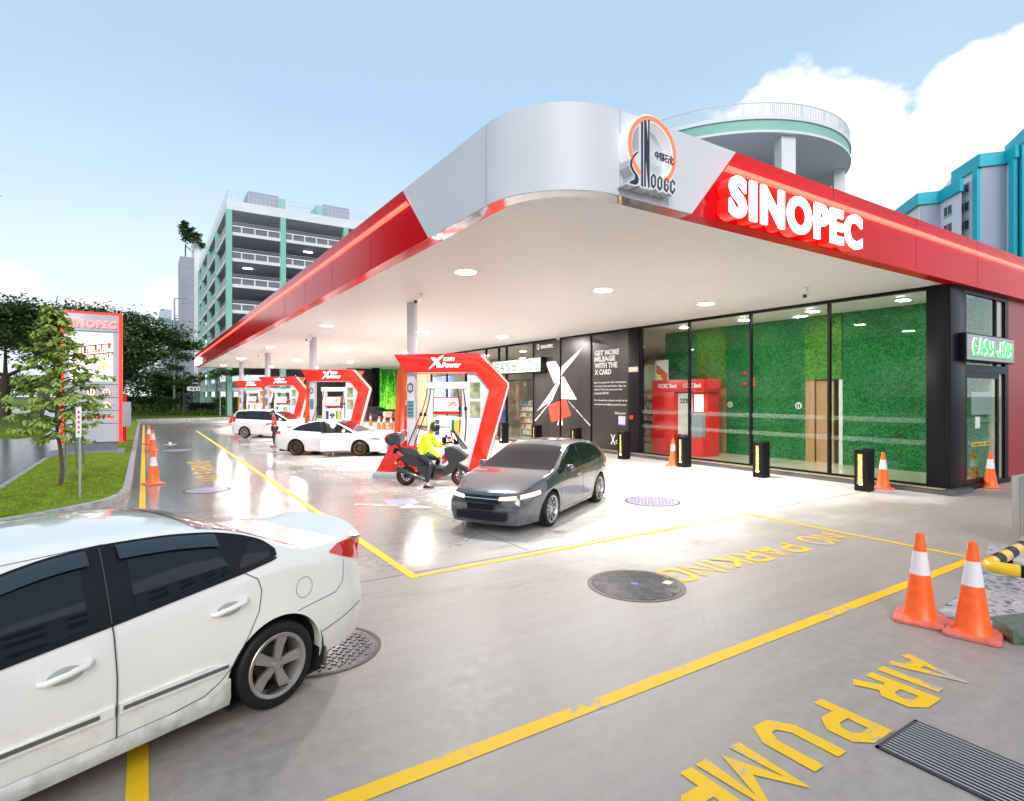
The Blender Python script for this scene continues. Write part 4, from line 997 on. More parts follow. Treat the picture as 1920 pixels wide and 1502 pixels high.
def island(idx, y0, number, ordn):
    O = (6.13, y0 - .81)
    fr = lambda a, b: (lambda u, v, w: (u, w, v))
    t = thing('fuel_pump_island', '%s pump island with red arch, white dispenser and number %s' % (ordn, number), 'fuel pump island', (O[0], O[1], 0), R(-45), group='pump islands under the canopy')
    B = lambda q, name, m, par=t, **k: q.build(name, m, par, world=False, **k)
    q = MB(); q.prism(smooth_poly([(-.60, -.2), (2.95, -.2), (3.2, .5), (2.95, 1.25), (-.60, 1.25), (-.75, .5)], .2), -.01, .13); B(q, 'plinth', PLN, bevel=.02)
    q = MB(); q.prism(smooth_poly([(-.56, -.16), (2.91, -.16), (3.16, .5), (2.91, 1.21), (-.56, 1.21), (-.7, .5)], .2), .131, .16); B(q, 'plinth_top', mat('plinth top', (.5, .5, .52), .3))
    ap = smooth_poly(ARCH, .07)
    q = MB(); q.prism(ap, 0, .14, lambda u, v, w: (u, w, v)); B(q, 'arch', ARCHM, bevel=.018, angle=50)
    ip = [(u + (.018 if u < 1.4 else -.018 if (u > 2.6) else 0), v - (.018 if v > 3.3 else 0)) for u, v in ap]
    q = MB(); q.prism(ip, .141, .36, lambda u, v, w: (u, w, v)); B(q, 'arch_side', ARW)
    q = MB(); q.prism(ap, .361, .40, lambda u, v, w: (u, w, v)); B(q, 'arch_rim', ARCHM)
    q = MB(); q.prism([(-.46, .16), (-.30, .16), (-.08, 3.07), (2.3, 3.07), (2.6, 3.58), (-.1, 3.58), (-.32, 3.1)][::1], .98, 1.28, lambda u, v, w: (u, w, v)); B(q, 'rear_arch', ARCH_LIT, bevel=.02)
    # cabinet at the end
    q = MB(); q.prism([(-.56, .16), (.72, .16), (.72, .93), (-.12, .93)], .02, .9, lambda u, v, w: (u, w, v)); cab = B(q, 'red_cabinet', REDD, bevel=.015)
    q = MB(); q.prism([(-.02, .72), (.40, .72), (.40, .86), (.03, .86)], .005, .03, lambda u, v, w: (u, w, v)); B(q, 'cabinet_recess', BLKM)
    q = MB(); q.box(.0, .004, .012, .02, .2, .70); q.box(-.42, .60, .012, .02, .698, .703); B(q, 'cabinet_seam', JM)
    q = MB(); q.tube([(.12, -.02, .38), (.12, -.02, .50)], .012); B(q, 'cabinet_handle', mat('steel', (.5, .5, .52), .25, metal=.9))
    # right hand panel with posters
    q = MB(); q.prism([(2.22, .16), (2.28, .16), (2.92, 2.6), (2.5, 3.07), (2.22, 3.07)], .15, .55, lambda u, v, w: (u, w, v)); B(q, 'side_panel', LIL)
    for z0 in (1.79, 2.33):
        q = MB(); q.box(2.29, 2.62, .12, .148, z0, z0 + .46); f = B(q, 'poster_frame', mat('poster frame', (.45, .46, .48), .3))
        q = MB(); q.box(2.31, 2.60, .115, .119, z0 + .02, z0 + .44); B(q, 'poster', POST, f)
    # dispenser
    q = MB(); q.box(.92, 2.26, .22, .52, 2.60, 2.80); B(q, 'gantry', PWH, bevel=.02)
    for a, b in ((.96, 1.12), (2.02, 2.22)):
        q = MB(); q.box(a, b, .27, .47, .16, 2.598); B(q, 'gantry_post', PWH, bevel=.012)
    q = MB(); q.prism([(1.12, .16), (2.02, .16), (2.02, 1.72), (1.85, 1.79), (1.57, 1.82), (1.29, 1.79), (1.12, 1.72)], .12, .62, lambda u, v, w: (u, w, v)); B(q, 'dispenser_body', PWH, bevel=.02)
    q = MB(); q.box(1.17, 2.0, .18, .24, 1.86, 2.36); bd = B(q, 'advert_board', REDD, bevel=.02)
    q = MB(); q.box(1.20, 1.97, .172, .179, 1.95, 2.33); B(q, 'advert_sheet', SCRN, bd)
    b24 = box_text('24%', lambda u, v, w: (1.62 + u, .170 - w, 2.10 + v), .26, .14, .004, .04); B(b24, 'advert_lettering', mat('orange letters', (.85, .15, .01), .4), bd, weld=False)
    for x0, x1, m in ((1.14, 1.24, PY_), (1.26, 1.38, PB_), (1.76, 1.84, PG_), (1.86, 1.99, PO_)):
        q = MB(); q.box(x0, x1, .095, .118, 1.28, 1.70); B(q, 'grade_label', m)
    q = MB(); q.box(1.48, 1.66, .10, .118, 1.56, 1.68); B(q, 'price_display', mat('pale display', (.8, .85, .85), .2, emit=(.9, 1, 1), estr=.4))
    q = MB(); q.box(1.40, 1.72, .112, .118, 1.48, 1.51); B(q, 'display_slot', mat('grey slot', (.25, .26, .28), .4))
    q = MB(); q.box(1.47, 1.60, .095, .118, 1.02, 1.20); B(q, 'keypad', BLKM, bevel=.006); q = MB(); q.box(1.82, 1.97, .095, .118, 1.0, 1.26); B(q, 'nozzle_slot', BLKM, bevel=.006)
    q = MB(); q.box(1.64, 1.74, .10, .118, 1.15, 1.22); B(q, 'red_key', REDD)
    q = MB(); q.box(1.12, 2.02, .105, .1185, .60, .62); q.box(1.12, 2.02, .105, .1185, .93, .94); B(q, 'body_seam', mat('grey slot', (.25, .26, .28), .4))
    for k, (u, dirn) in enumerate(((.99, -1), (1.10, -1), (1.92, 1), (2.10, 1))):
        pts = []
        for i in range(22):
            v = i / 21
            if dirn < 0: x = u - .75 * math.sin(v * 1.25) ** 2 * (1 if k == 0 else .85); z = 2.6 - 1.95 * v; y = .16 - .1 * math.sin(v * PI)
            else: x = u + .10 * math.sin(v * PI * .9); z = 2.6 - 1.5 * v; y = .14 - .06 * math.sin(v * PI)
            pts.append((x, y, z))
        q = MB(); q.tube(pts, .016, 8); B(q, 'hose', HOSE, smooth=True)
        j = 8; q = MB(); p = Vector(pts[j]); q.cbox(p, (.07, .06, .10)); B(q, 'hose_clamp', BLKM, bevel=.01)
    # number and notices on the column
    hx = [(.34 + .11 * math.cos(R(a)) * 1.0 + .12, 2.63 + .17 * math.sin(R(a))) for a in (90, 30, -30, -90, -150, 150)]
    q = MB(); q.prism(hx, .175, .185, lambda u, v, w: (u, w, v)); nb = B(q, 'number_plate', GRYH)
    B(box_text(number, lambda u, v, w: (.405 + u, .173 - w, 2.56 + v), .11, .15, .004, .0), 'number', PWH, nb, weld=False)
    q = MB(); q.box(.36, .58, .17, .186, 1.76, 2.26); nf = B(q, 'notice_frame', mat('poster frame', (.45, .46, .48), .3))
    q = MB(); q.box(.375, .565, .165, .169, 1.78, 2.24); B(q, 'notice', TEAL, nf)
    q = MB()
    for r_ in range(4):
        for c_ in range(3): q.box(.39 + c_ * .06, .42 + c_ * .06, .162, .1645, 1.83 + r_ * .105, 1.86 + r_ * .105)
    B(q, 'notice_pictograms', mat('notice print', (.3, .5, .45), .4), nf)
    # writing on the beam
    q = MB(); F_ = lambda u, v, w: (u, -.012 + w, v)
    for pl in ([(1.10, 3.16), (1.22, 3.25), (1.50, 3.50), (1.56, 3.57), (1.42, 3.50), (1.20, 3.27)], [(1.17, 3.50), (1.29, 3.50), (1.36, 3.41), (1.30, 3.36)], [(1.36, 3.33), (1.41, 3.37), (1.50, 3.22), (1.34, 3.22)]): q.prism(pl, 0, .01, F_)
    B(q, 'x_mark', WGLOW)
    B(box_text('SINO', lambda u, v, w: (1.55 + u, -.004 - w, 3.40 + v), .33, .10, .01, .02, shear=.25), 'lettering', WGLOW, weld=False)
    B(box_text('Power', lambda u, v, w: (1.51 + u, -.004 - w, 3.215 + v), .55, .135, .01, .02, shear=.25), 'lettering', WGLOW, weld=False)
    return t
for i, (y, nmb, od) in enumerate(zip(PY0, ('8', '6', '4', '2'), ('nearest', 'second nearest', 'third', 'farthest'))):
    island(i, y, nmb, od)
    c = Matrix.Translation((6.13, y - .81, 0)) @ Matrix.Rotation(R(-45), 4, 'Z')
    q = MB(); q.box(.35, .58, .19, .44, .165, SOF + .008); q.v = [c @ Vector(p) for p in q.v]
    o = q.build('canopy_column', COLM, bevel=.012); tag(o, 'pale lilac square column rising from the %s pump island to the soffit' % od, 'column', group='canopy columns')
    if i < 3:
        p = c @ Vector((.22, .35, .935)); e = thing('fire_extinguisher', 'red fire extinguisher standing on the red cabinet of the %s pump island' % od, 'fire extinguisher', p, group='fire extinguishers on the pump islands')
        q = MB(); q.lathe([(.0001, 0), (.085, 0), (.09, .03), (.09, .33), (.07, .40), (.03, .43), (.03, .46), (.0001, .46)], (0, 0, 0), 20); q.build('cylinder', REDD, e, world=False, smooth=True)
        q = MB(); q.cbox((0, 0, .49), (.12, .03, .03)); q.tube([(0, .0, .46), (.1, 0, .44), (.11, 0, .2)], .012); q.build('valve', BLKM, e, world=False)
        q = MB(); q.box(-.04, .04, -.094, -.088, .14, .26); q.build('label_plate', PWH, e, world=False)
# ================================================================ CARS
def cr(pts, x):
    """smooth monotone-ish interpolation through (x, v) points sorted by x"""
    if x <= pts[0][0]: return pts[0][1]
    if x >= pts[-1][0]: return pts[-1][1]
    for i in range(len(pts) - 1):
        if pts[i][0] <= x <= pts[i + 1][0]: break
    x0, y0 = pts[i]; x1, y1 = pts[i + 1]; h = x1 - x0; t = (x - x0) / h
    def sl(j):
        if j <= 0: return (pts[1][1] - pts[0][1]) / (pts[1][0] - pts[0][0])
        if j >= len(pts) - 1: return (pts[-1][1] - pts[-2][1]) / (pts[-1][0] - pts[-2][0])
        a = (pts[j][1] - pts[j - 1][1]) / (pts[j][0] - pts[j - 1][0]); b = (pts[j + 1][1] - pts[j][1]) / (pts[j + 1][0] - pts[j][0])
        return 0 if a * b <= 0 else 2 * a * b / (a + b)
    m0, m1 = sl(i) * h, sl(i + 1) * h
    return (2 * t ** 3 - 3 * t * t + 1) * y0 + (t ** 3 - 2 * t * t + t) * m0 + (-2 * t ** 3 + 3 * t * t) * y1 + (t ** 3 - t * t) * m1
RUB = mat('tyre rubber', (.011, .011, .012), .5, spec=.25)
GLC = mat('dark window glass', (.008, .010, .014), .03, spec=.42)
GLB = mat('black trim', (.010, .010, .014), .3, spec=.25)
WHEELHOUSE = mat('wheelhouse black', (.008, .008, .008), .9)
HLG = mat('headlamp glass', (.35, .37, .40), .05, metal=.4, coat=1)
HLIT = mat('lit headlamp', (1, .8, .6), .2, emit=(1, .50, .24), estr=1.0)
TLR = mat('tail lamp red', (.62, .005, .015), .08, coat=1)
SEAM = mat('panel seam', (.05, .05, .05), .7)
CHR = mat('chrome', (.6, .6, .62), .12, metal=1)
class Body:
    def __init__(s, sp):
        s.__dict__.update(sp)
        s.x0 = s.top[0][0]; s.x1 = s.top[-1][0]
    def T(s, x): return cr(s.top, x)
    def Bz(s, x): return min(cr(s.belt, x), s.T(x) - .012)
    def W(s, x): return cr(s.wid, x)
    def sill(s, x): return cr(s.sil, x)
    def rail(s, x):
        H = s.T(x) - s.Bz(x); return s.Bz(x) + H * .87, s.W(x) - .03 - s.tumble * H * .85
    def Y(s, x, z):
        w = s.W(x); zb = s.Bz(x)
        if z <= zb:
            a = s.sill(x); c = s.crease
            P = [(a - .3, w - .16), (a, w - .055), (a + .13, w - .03), (min(.56, zb - .2), w - .008), (min(.60, zb - .16) + .08, w), (zb - c, w - .012), (zb, w - .03)]
            P = sorted(set(P)); return cr(P, z)
        zr, yr = s.rail(x); t = min(1, (z - zb) / max(1e-4, zr - zb)); return (w - .03) * (1 - t) + yr * t + .018 * math.sin(PI * t) * min(1, (zr - zb) / .3)
    def up(s, x, v):
        """v 0 at the rail .. 1 on the centre line"""
        zr, yr = s.rail(x); H = s.T(x) - s.Bz(x)
        P = [(0, (yr, zr)), (.12, (yr * .955, zr + H * .040)), (.3, (yr * .80, zr + H * .076)), (.6, (yr * .46, zr + H * .114)), (1, (0, s.T(x)))]
        return cr([(a, b[0]) for a, b in P], v), cr([(a, b[1]) for a, b in P], v)
    def warp(s, x, y, z):
        wn_ = min(1, abs(y) / (s.W((s.x0 + s.x1) / 2)))
        f = max(0, min(1, (x - (s.x1 - .75)) / .75)); f = f * f * (3 - 2 * f)
        r = max(0, min(1, ((s.x0 + .6) - x) / .6)); r = r * r * (3 - 2 * r)
        x += f * (s.bowf * (1 - wn_ ** 2.4) + cr(s.nose, z)) - r * (s.bowr * (1 - wn_ ** 2.6) + cr(s.tail, z))
        return (x, y, z)
    def side(s, x, z, off=0.0, sgn=1):
        return s.warp(x, sgn * (s.Y(x, z) + off), z)
    def top_pt(s, x, v, off=0.0, sgn=1):
        e = .01; y, z = s.up(x, v); y2, z2 = s.up(x, min(1, v + e)); ya, za = s.up(x + .02, v)
        n = Vector((-(za - z) / .02, 0, 1)); n.y = 0 if v > .9 else max(-2, min(2, -(z2 - z) / min(-1e-4, (y2 - y))))
        n = Vector((n.x, n.y, 1)).normalized()
        return s.warp(x + n.x * off, sgn * (y + n.y * off), z + n.z * off)
    def low(s, x):
        z = s.sill(x)
        for xa, r in s.arches:
            if abs(x - xa) < r: z = max(z, s.arch_z + math.sqrt(max(0, r * r - (x - xa) ** 2)))
        return z
    def xs(s, n=70):
        X = [s.x0 + (s.x1 - s.x0) * i / n for i in range(n + 1)]
        for xa, r in s.arches: X += [xa - r * math.cos(PI * i / 26) for i in range(27)] + [xa - r - .0015, xa + r + .0015]
        X = sorted(x for x in X if s.x0 <= x <= s.x1); o_ = [X[0]]
        for x in X[1:]:
            if x - o_[-1] > .0012: o_.append(x)
        return o_
    def body_mesh(s):
        b = MB(); X = s.xs(); sec = []
        for x in X:
            zl = s.low(x); zb = s.Bz(x); zr, _ = s.rail(x); half = []
            for k in range(13): z = zl + (zb - zl) * k / 12; half.append((s.Y(x, z), z))
            for k in range(1, 7): z = zb + (zr - zb) * k / 6; half.append((s.Y(x, z), z))
            for k in range(1, 9): half.append(s.up(x, k / 8))
            sec.append(half)
        rows = []
        for x, h in zip(X, sec):
            rows.append([s.warp(x, y, z) for y, z in h] + [s.warp(x, -y, z) for y, z in h[-2::-1]])
        b.grid(rows)
        for idx in (0, -1):
            h = sec[idx]; x = X[idx]; g = []
            for y, z in h: g.append([s.warp(x, y * (1 - 2 * k / 14), z) for k in range(15)])
            b.grid(g)
        return b
    def lip_mesh(s):
        b = MB()
        # inner lip of wheel arches
        for xa, r in s.arches:
            for sg in (1, -1):
                g = [[], [], []]
                for i in range(27):
                    x = xa - r * math.cos(PI * i / 26); z = s.arch_z + r * math.sin(PI * i / 26); z = max(z, s.sill(x)); y = s.Y(x, z)
                    g[0].append(s.warp(x, sg * y, z)); g[1].append(s.warp(x, sg * (y - .012), z - .0)); g[2].append(s.warp(x, sg * (y - .08), z + .012))
                b.grid(g)
        return b
    def xz_patch(s, zlo, zhi, xa, xb, off, n=24, m=8, sgn=1, thick=0.0):
        b = MB(); rows = []
        for i in range(n + 1):
            x = xa + (xb - xa) * i / n; a, c = zlo(x), zhi(x)
            c = min(c, s.rail(x)[0] - .003)
            if c < a: c = a = (a + c) / 2
            row = [s.side(x, a + (c - a) * k / m, off, sgn) for k in range(m + 1)]
            rows.append([s.side(x, a, off - thick - .002, sgn)] + row + [s.side(x, c, off - thick - .002, sgn)])
        return b.grid(rows)
    def xz_line(s, pts, w, off=.0015, sgn=1):
        """thin ribbon along a path of (x, z) on the flank"""
        b = MB(); P = []
        for i in range(len(pts) - 1):
            for k in range(6): P.append(Vector(pts[i]).lerp(Vector(pts[i + 1]), k / 6))
        P.append(Vector(pts[-1])); r1, r2 = [], []
        for i, p in enumerate(P):
            t = (P[min(i + 1, len(P) - 1)] - P[max(i - 1, 0)]).normalized(); nn = Vector((-t.y, t.x)) * w / 2
            r1.append(s.side(p.x + nn.x, p.y + nn.y, off, sgn)); r2.append(s.side(p.x - nn.x, p.y - nn.y, off, sgn))
        return b.grid([r1, r2])
    def top_patch(s, xa, xb, v0, off=.004, n=14, m=16, shape=None):
        b = MB(); rows = []
        for i in range(n + 1):
            x = xa + (xb - xa) * i / n; vv = v0 if shape is None else shape(i / n)
            L = [s.top_pt(x, vv + (1 - vv) * k / m, off, 1) for k in range(m + 1)]; Rr = [s.top_pt(x, vv + (1 - vv) * k / m, off, -1) for k in range(m)]
            rows.append(L + Rr[::-1])
        return b.grid(rows)
    def end_patch(s, front, ylo, yhi, zf0, zf1, off=.006, n=12, m=5):
        """patch on the nose or tail between y limits; zf0/zf1 give z limits as functions of y"""
        b = MB(); rows = []; x = s.x1 if front else s.x0; sg = 1 if front else -1
        for i in range(n + 1):
            y = ylo + (yhi - ylo) * i / n; row = []
            for k in range(m + 1):
                z = zf0(y) + (zf1(y) - zf0(y)) * k / m; p = s.warp(x, y, z); row.append((p[0] + sg * off, p[1], p[2]))
            rows.append([(row[0][0] - sg * (off + .01), row[0][1], row[0][2])] + row + [(row[-1][0] - sg * (off + .01), row[-1][1], row[-1][2])])
        return b.grid(rows)
def wheel(par, x, y, Rr, rimr, style, rm, w=.205, steer=0.0):
    """par in local frame; outer face towards sign(y)"""
    sg = 1 if y > 0 else -1
    M = Matrix.Translation((x, y, Rr)) @ Matrix.Rotation(steer, 4, 'Z') @ Matrix.Rotation(0 if sg > 0 else PI, 4, 'Z')
    t = MB(); h = w / 2
    t.lathe([(rimr - .01, -h * .8), (rimr + .015, -h), (Rr - .045, -h * 1.04), (Rr - .012, -h * .9), (Rr, -h * .7), (Rr, h * .7), (Rr - .012, h * .9), (Rr - .045, h * 1.04), (rimr + .015, h), (rimr - .01, h * .8)], (0, 0, 0), 44, 'Y')
    t.v = [M @ Vector(p) for p in t.v]; o = t.build('wheel', RUB, par, world=False, smooth=True, angle=60)
    r = MB(); r.lathe([(rimr - .012, -h * .7), (rimr - .02, h * .2), (rimr + .002, h * .82), (rimr + .018, h * 1.0), (rimr + .012, h * 1.06), (rimr - .012, h * .98), (rimr - .03, h * .55), (rimr - .03, -h * .6)], (0, 0, 0), 44, 'Y')
    d = h * .62
    def spoke(a, w0, w1, r0, r1, th=.025):
        ca, sa = math.cos(a), math.sin(a); P = []
        for rr_, ww, dd in ((r0, w0, d + .012), ((r0 + r1) / 2, (w0 * .8 + w1 * .35), d + .004), (r1, w1, d + .016)):
            P.append([(rr_ * ca - ww * sa, dd, rr_ * sa + ww * ca), (rr_ * ca + ww * sa, dd, rr_ * sa - ww * ca)])
        v = [p for pr in P for p in pr]; v += [(p[0], p[1] - th, p[2]) for p in v]
        r.add(v, [(0, 1, 3, 2), (2, 3, 5, 4), (6, 8, 9, 7), (8, 10, 11, 9), (0, 2, 8, 6), (2, 4, 10, 8), (1, 7, 9, 3), (3, 9, 11, 5)])
    if style == 'five':
        for k in range(5): spoke(PI / 2 + k * 2 * PI / 5 + .25, .028, .046, .045, rimr - .012)
    elif style == 'multi':
        for k in range(10): spoke(k * 2 * PI / 10, .009, .012, .04, rimr - .012)
    else:
        for k in range(8): spoke(k * 2 * PI / 8, .014, .022, .04, rimr - .012)
    r.lathe([(.0001, d + .028), (.032, d + .028), (.036, d + .012), (.062, d + .010), (.068, d - .02), (.0001, d - .03)], (0, 0, 0), 24, 'Y')
    r.v = [M @ Vector(p) for p in r.v]; r.build('rim', rm, o, world=False, smooth=True, angle=40)
    if style == 'five':
        nb = MB()
        for k in range(5):
            a = PI / 2 + k * 2 * PI / 5 + .25 + PI / 5; nb.lathe([(.0001, .012), (.010, .012), (.011, 0)], (.052 * math.cos(a), d + .008, .052 * math.sin(a)), 8, 'Y')
        nb.v = [M @ Vector(p) for p in nb.v]; nb.build('wheel_nuts', mat('wheel nut', (.35, .33, .31), .3, metal=.8), o, world=False)
    dk = MB(); dk.lathe([(.0001, -.01), (.14, -.01), (.14, .0), (.0001, .0)], (0, 0, 0), 28, 'Y'); dk.lathe([(.0001, -h * .75), (rimr - .02, -h * .75)], (0, 0, 0), 28, 'Y')
    dk.v = [M @ Vector(p) for p in dk.v]; dk.build('brake_disc', mat('brake disc', (.06, .055, .05), .5, metal=.4), o, world=False)
    return o
def wheelhouse(par, s, xa, r):
    for sg in (1, -1):
        w = s.W(xa); q = MB(); q.lathe([(r + .02, 0), (r + .02, -.28), (.0001, -.28)], (xa, w - .035, s.arch_z), 30, 'Y'); q.v = [(x, sg * y, max(z, .14)) for x, y, z in q.v]
        q.build('wheel_well', WHEELHOUSE, par, world=False)
# ---------------------------------------------------------------- near white saloon
PAINTW = mat('pearl white paint', (.86, .83, .79), .22, coat=1.0, spec=.5, var=.03, vscale=1.3)
def grime(m, z0, z1, col, amt):
    n = m.node_tree.nodes; l = m.node_tree.links; b = n['Principled BSDF']; src = b.inputs['Base Color'].links[0].from_socket
    g = n.new('ShaderNodeNewGeometry'); s_ = n.new('ShaderNodeSeparateXYZ'); l.new(g.outputs['Position'], s_.inputs[0])
    z = n.new('ShaderNodeTexNoise'); z.inputs['Scale'].default_value = 9; z.inputs['Detail'].default_value = 8; z.inputs['Roughness'].default_value = .7; l.new(g.outputs['Position'], z.inputs['Vector'])
    r = n.new('ShaderNodeMapRange'); l.new(s_.outputs[2], r.inputs[0]); r.inputs[1].default_value = z0; r.inputs[2].default_value = z1; r.inputs[3].default_value = .34; r.inputs[4].default_value = -.1
    a = n.new('ShaderNodeMath'); a.operation = 'ADD'; l.new(r.outputs[0], a.inputs[0]); l.new(z.outputs[0], a.inputs[1])
    q_ = n.new('ShaderNodeMapRange'); l.new(a.outputs[0], q_.inputs[0]); q_.inputs[1].default_value = .55; q_.inputs[2].default_value = .85; q_.inputs[4].default_value = amt
    mx = n.new('ShaderNodeMix'); mx.data_type = 'RGBA'; mx.inputs[7].default_value = (*col, 1); l.new(q_.outputs[0], mx.inputs[0]); l.new(src, mx.inputs[6]); l.new(mx.outputs[2], b.inputs['Base Color'])
grime(PAINTW, .18, .75, (.42, .39, .33), .22)
near = thing('parked_car', 'white saloon car filling the near left corner, with black window visors and rear spoiler', 'car', (.541, 5.46, 0), R(202.5))
S = Body(dict(top=[(-.89, 1.10), (-.8, 1.135), (-.5, 1.15), (-.30, 1.165), (-.12, 1.225), (.07, 1.325), (.28, 1.42), (.5, 1.48), (.8, 1.52), (1.1, 1.535), (1.5, 1.53), (1.85, 1.48), (2.2, 1.30), (2.6, 1.08), (2.75, 1.02), (3.1, .95), (3.4, .82), (3.47, .74)],
    belt=[(-.93, .99), (-.6, 1.055), (-.3, 1.09), (.0, 1.115), (.27, 1.10), (1.12, 1.0), (1.64, .945), (2.6, .88), (3.1, .80), (3.47, .66)],
    wid=[(-.93, .70), (-.80, .775), (-.6, .835), (-.3, .868), (0, .882), (.5, .885), (2.2, .885), (2.8, .87), (3.2, .80), (3.47, .66)],
    sil=[(-.93, .26), (-.42, .235), (.0, .22), (2.6, .22), (3.47, .24)], tumble=.50, crease=.06, arches=[(0.0, .405), (2.65, .405)], arch_z=.305,
    bowf=.10, bowr=.05, nose=[(.2, .02), (.5, .06), (.8, -.06)], tail=[(.2, -.02), (.45, .01), (.60, .02), (.8, -.02), (1.0, -.02), (1.15, .02)]))
LB = lambda q, name, m, par=near, **k: q.build(name, m, par, world=False, **k)
LB(S.body_mesh(), 'body', PAINTW, smooth=True, angle=50); LB(S.lip_mesh(), 'arch_lip', PAINTW, weld=False)
for xa in (0, 2.65): wheelhouse(near, S, xa, .405)
LB(MB().box(-.45, 3.3, -.70, .70, .17, .33), 'underbody', WHEELHOUSE)
RIMN = mat('dusty alloy', (.42, .375, .34), .38, metal=.75, var=.15, vscale=9)
for x in (0, 2.65):
    for y in (.755, -.755): wheel(near, x, y, .325, .225, 'five', RIMN)
# glasshouse: outline read from the photo
wt = [(.02, 1.20), (.035, 1.235), (.07, 1.268), (.15, 1.315), (.28, 1.36), (.5, 1.405), (.8, 1.432), (1.05, 1.437), (1.3, 1.425), (1.6, 1.375), (1.85, 1.28), (2.1, 1.13), (2.35, .945)]
wb_ = [(.02, 1.195), (.05, 1.17), (.12, 1.152), (.27, 1.130), (.7, 1.075), (1.12, 1.022), (1.64, .962), (2.35, .915)]
for sg in (1, -1):
    LB(S.xz_patch(lambda x: cr(wb_, x) - .022, lambda x: cr(wt, x) + .018, 0.0, 2.38, .002, 60, 10, sg), 'window_trim', GLB, smooth=True)
    # quarter, rear door and front door panes
    pz = S.xz_patch(lambda x: cr(wb_, x) + .012, lambda x: min(cr(wt, x) - .022, 1.30 - (x - .20) * 1.3), .06, .30, .006, 16, 8, sg, .004)
    LB(pz, 'quarter_window', GLC, smooth=True)
    q = S.xz_patch(lambda x: cr(wb_, x) + .010, lambda x: min(cr(wt, x) - .01, 1.15 + (x - .36) * 2.0), .37, .985, .006, 40, 8, sg, .004); LB(q, 'rear_door_window', GLC, smooth=True)
    q = S.xz_patch(lambda x: cr(wb_, x) + .010, lambda x: min(cr(wt, x) - .012, 1.01 + (2.28 - x) * 1.0), 1.235, 2.20, .006, 40, 8, sg, .004); LB(q, 'front_door_window', GLC, smooth=True)
    for xa, xb in ((.42, 1.03), (1.19, 2.08)) if sg > 0 else ():
        q = MB(); rows = []
        for i in range(31):
            x = xa + (xb - xa) * i / 30; zt = cr(wt, x) + .004; zl = zt - .075; rows.append([S.side(x, zt, .004, sg), S.side(x, zt - .015, .022, sg), S.side(x, zl + .02, .034, sg), S.side(x, zl, .036, sg), S.side(x, zl, .010, sg)])
        q.grid(rows); LB(q, 'window_visor', mat('smoked visor', (.012, .014, .022), .12, coat=1), smooth=True, angle=30)
    LB(S.xz_line([(.01, 1.16), (.05, 1.148), (.27, 1.112), (.7, 1.058), (1.12, 1.004), (1.64, .945), (2.35, .897)], .016, .010, sg), 'belt_moulding', GLB)
    # door seams
    LB(S.xz_line([(1.115, 1.44), (1.12, 1.2), (1.12, 1.0), (1.105, .7), (1.10, .45), (1.095, .30)], .008, .008, sg), 'door_seam', SEAM)
    LB(S.xz_line([(.27, 1.10), (.18, 1.04), (.15, .95), (.175, .80), (.27, .62), (.38, .45), (.46, .38), (.56, .325), (.8, .30), (2.25, .295), (2.3, .5), (2.28, .85)], .007, .002, sg), 'door_seam', SEAM)
    LB(S.xz_line([(-.41, .68), (-.18, .685), (-.05, .70)][:2] if False else [(-.16, .70), (-.30, .715), (-.55, .735), (-.64, .80), (-.66, .98)], .006, .0015, sg), 'bumper_seam', SEAM)
    LB(S.xz_line([(-.41, .44), (-.6, .48), (-.86, .54)], .008, .002, sg), 'bumper_crease', SEAM)
    LB(S.xz_line([(1.9, 1.40), (1.6, 1.435), (1.1, 1.455), (.6, 1.41)], .004, .001, sg), 'roof_seam', SEAM)
    # side moulding
    for xa, xb in ((.33, 1.09), (1.115, 2.2)):
        q = S.xz_patch(lambda x: .452 - .0 * x + .06 * max(0, .6 - x) * .3, lambda x: .530 - .025 * max(0, x - .5) - (0 if x > .55 else .28 * (.55 - x)), xa + (.07 if xa < .5 else 0), xb, .018, 24, 4, sg, .018); LB(q, 'side_moulding', PAINTW, smooth=True, angle=30)
        q = S.xz_patch(lambda x: .472, lambda x: .498, xa + .08, xb - .02, .0215, 16, 2, sg, .003); LB(q, 'moulding_strip', mat('grey strip', (.16, .16, .165), .35, metal=.4))
    # skirt
    q = MB(); rows = []
    for i in range(50):
        x = .385 + 1.88 * i / 49; f = max(0, 1 - (x - .385) / .28); zt = .30 + .085 * f * f
        rows.append([S.side(x, zt, .001, sg), S.side(x, zt - .01, .014, sg), S.side(x, .25, .036, sg), S.side(x, .19, .030, sg), S.side(x, .165, -.01, sg), S.side(x, .18, -.10, sg)])
    q.grid(rows); LB(q, 'side_skirt', mat('grimy white skirt', (.36, .355, .32), .4, coat=.3, col2=(.66, .65, .61), vscale=9), smooth=True, angle=40)
    # handles
    for hx, hz in ((.40, .885), (1.36, .80)):
        q = MB(); c = [S.side(hx + .09 * math.cos(a), hz + .048 * math.sin(a), .0015, sg) for a in [k * PI / 12 for k in range(24)]]; q.add(c, [list(range(24))]); LB(q, 'handle_shade', mat('handle dish shade', (.45, .44, .42), .4, coat=.5))  # flat grey oval: shade of the handle dish put into colour
        hb = [(hx - .13, .004), (hx - .10, .034), (hx, .046), (hx + .10, .034), (hx + .13, .004)]
        q = MB(); q.tube([S.side(a, hz + .016 - (a - hx) * .16, o_, sg) for a, o_ in hb], [.012, .019, .018, .019, .012], 10); LB(q, 'door_handle', PAINTW, smooth=True)
    q = MB(); th = [k * PI / 20 for k in range(41)]
    q.grid([[S.side(-.22 + .078 * math.cos(a), .868 + .082 * math.sin(a), .002, sg) for a in th], [S.side(-.22 + .074 * math.cos(a), .868 + .078 * math.sin(a), .002, sg) for a in th]])
    if sg > 0: LB(q, 'fuel_flap', SEAM)
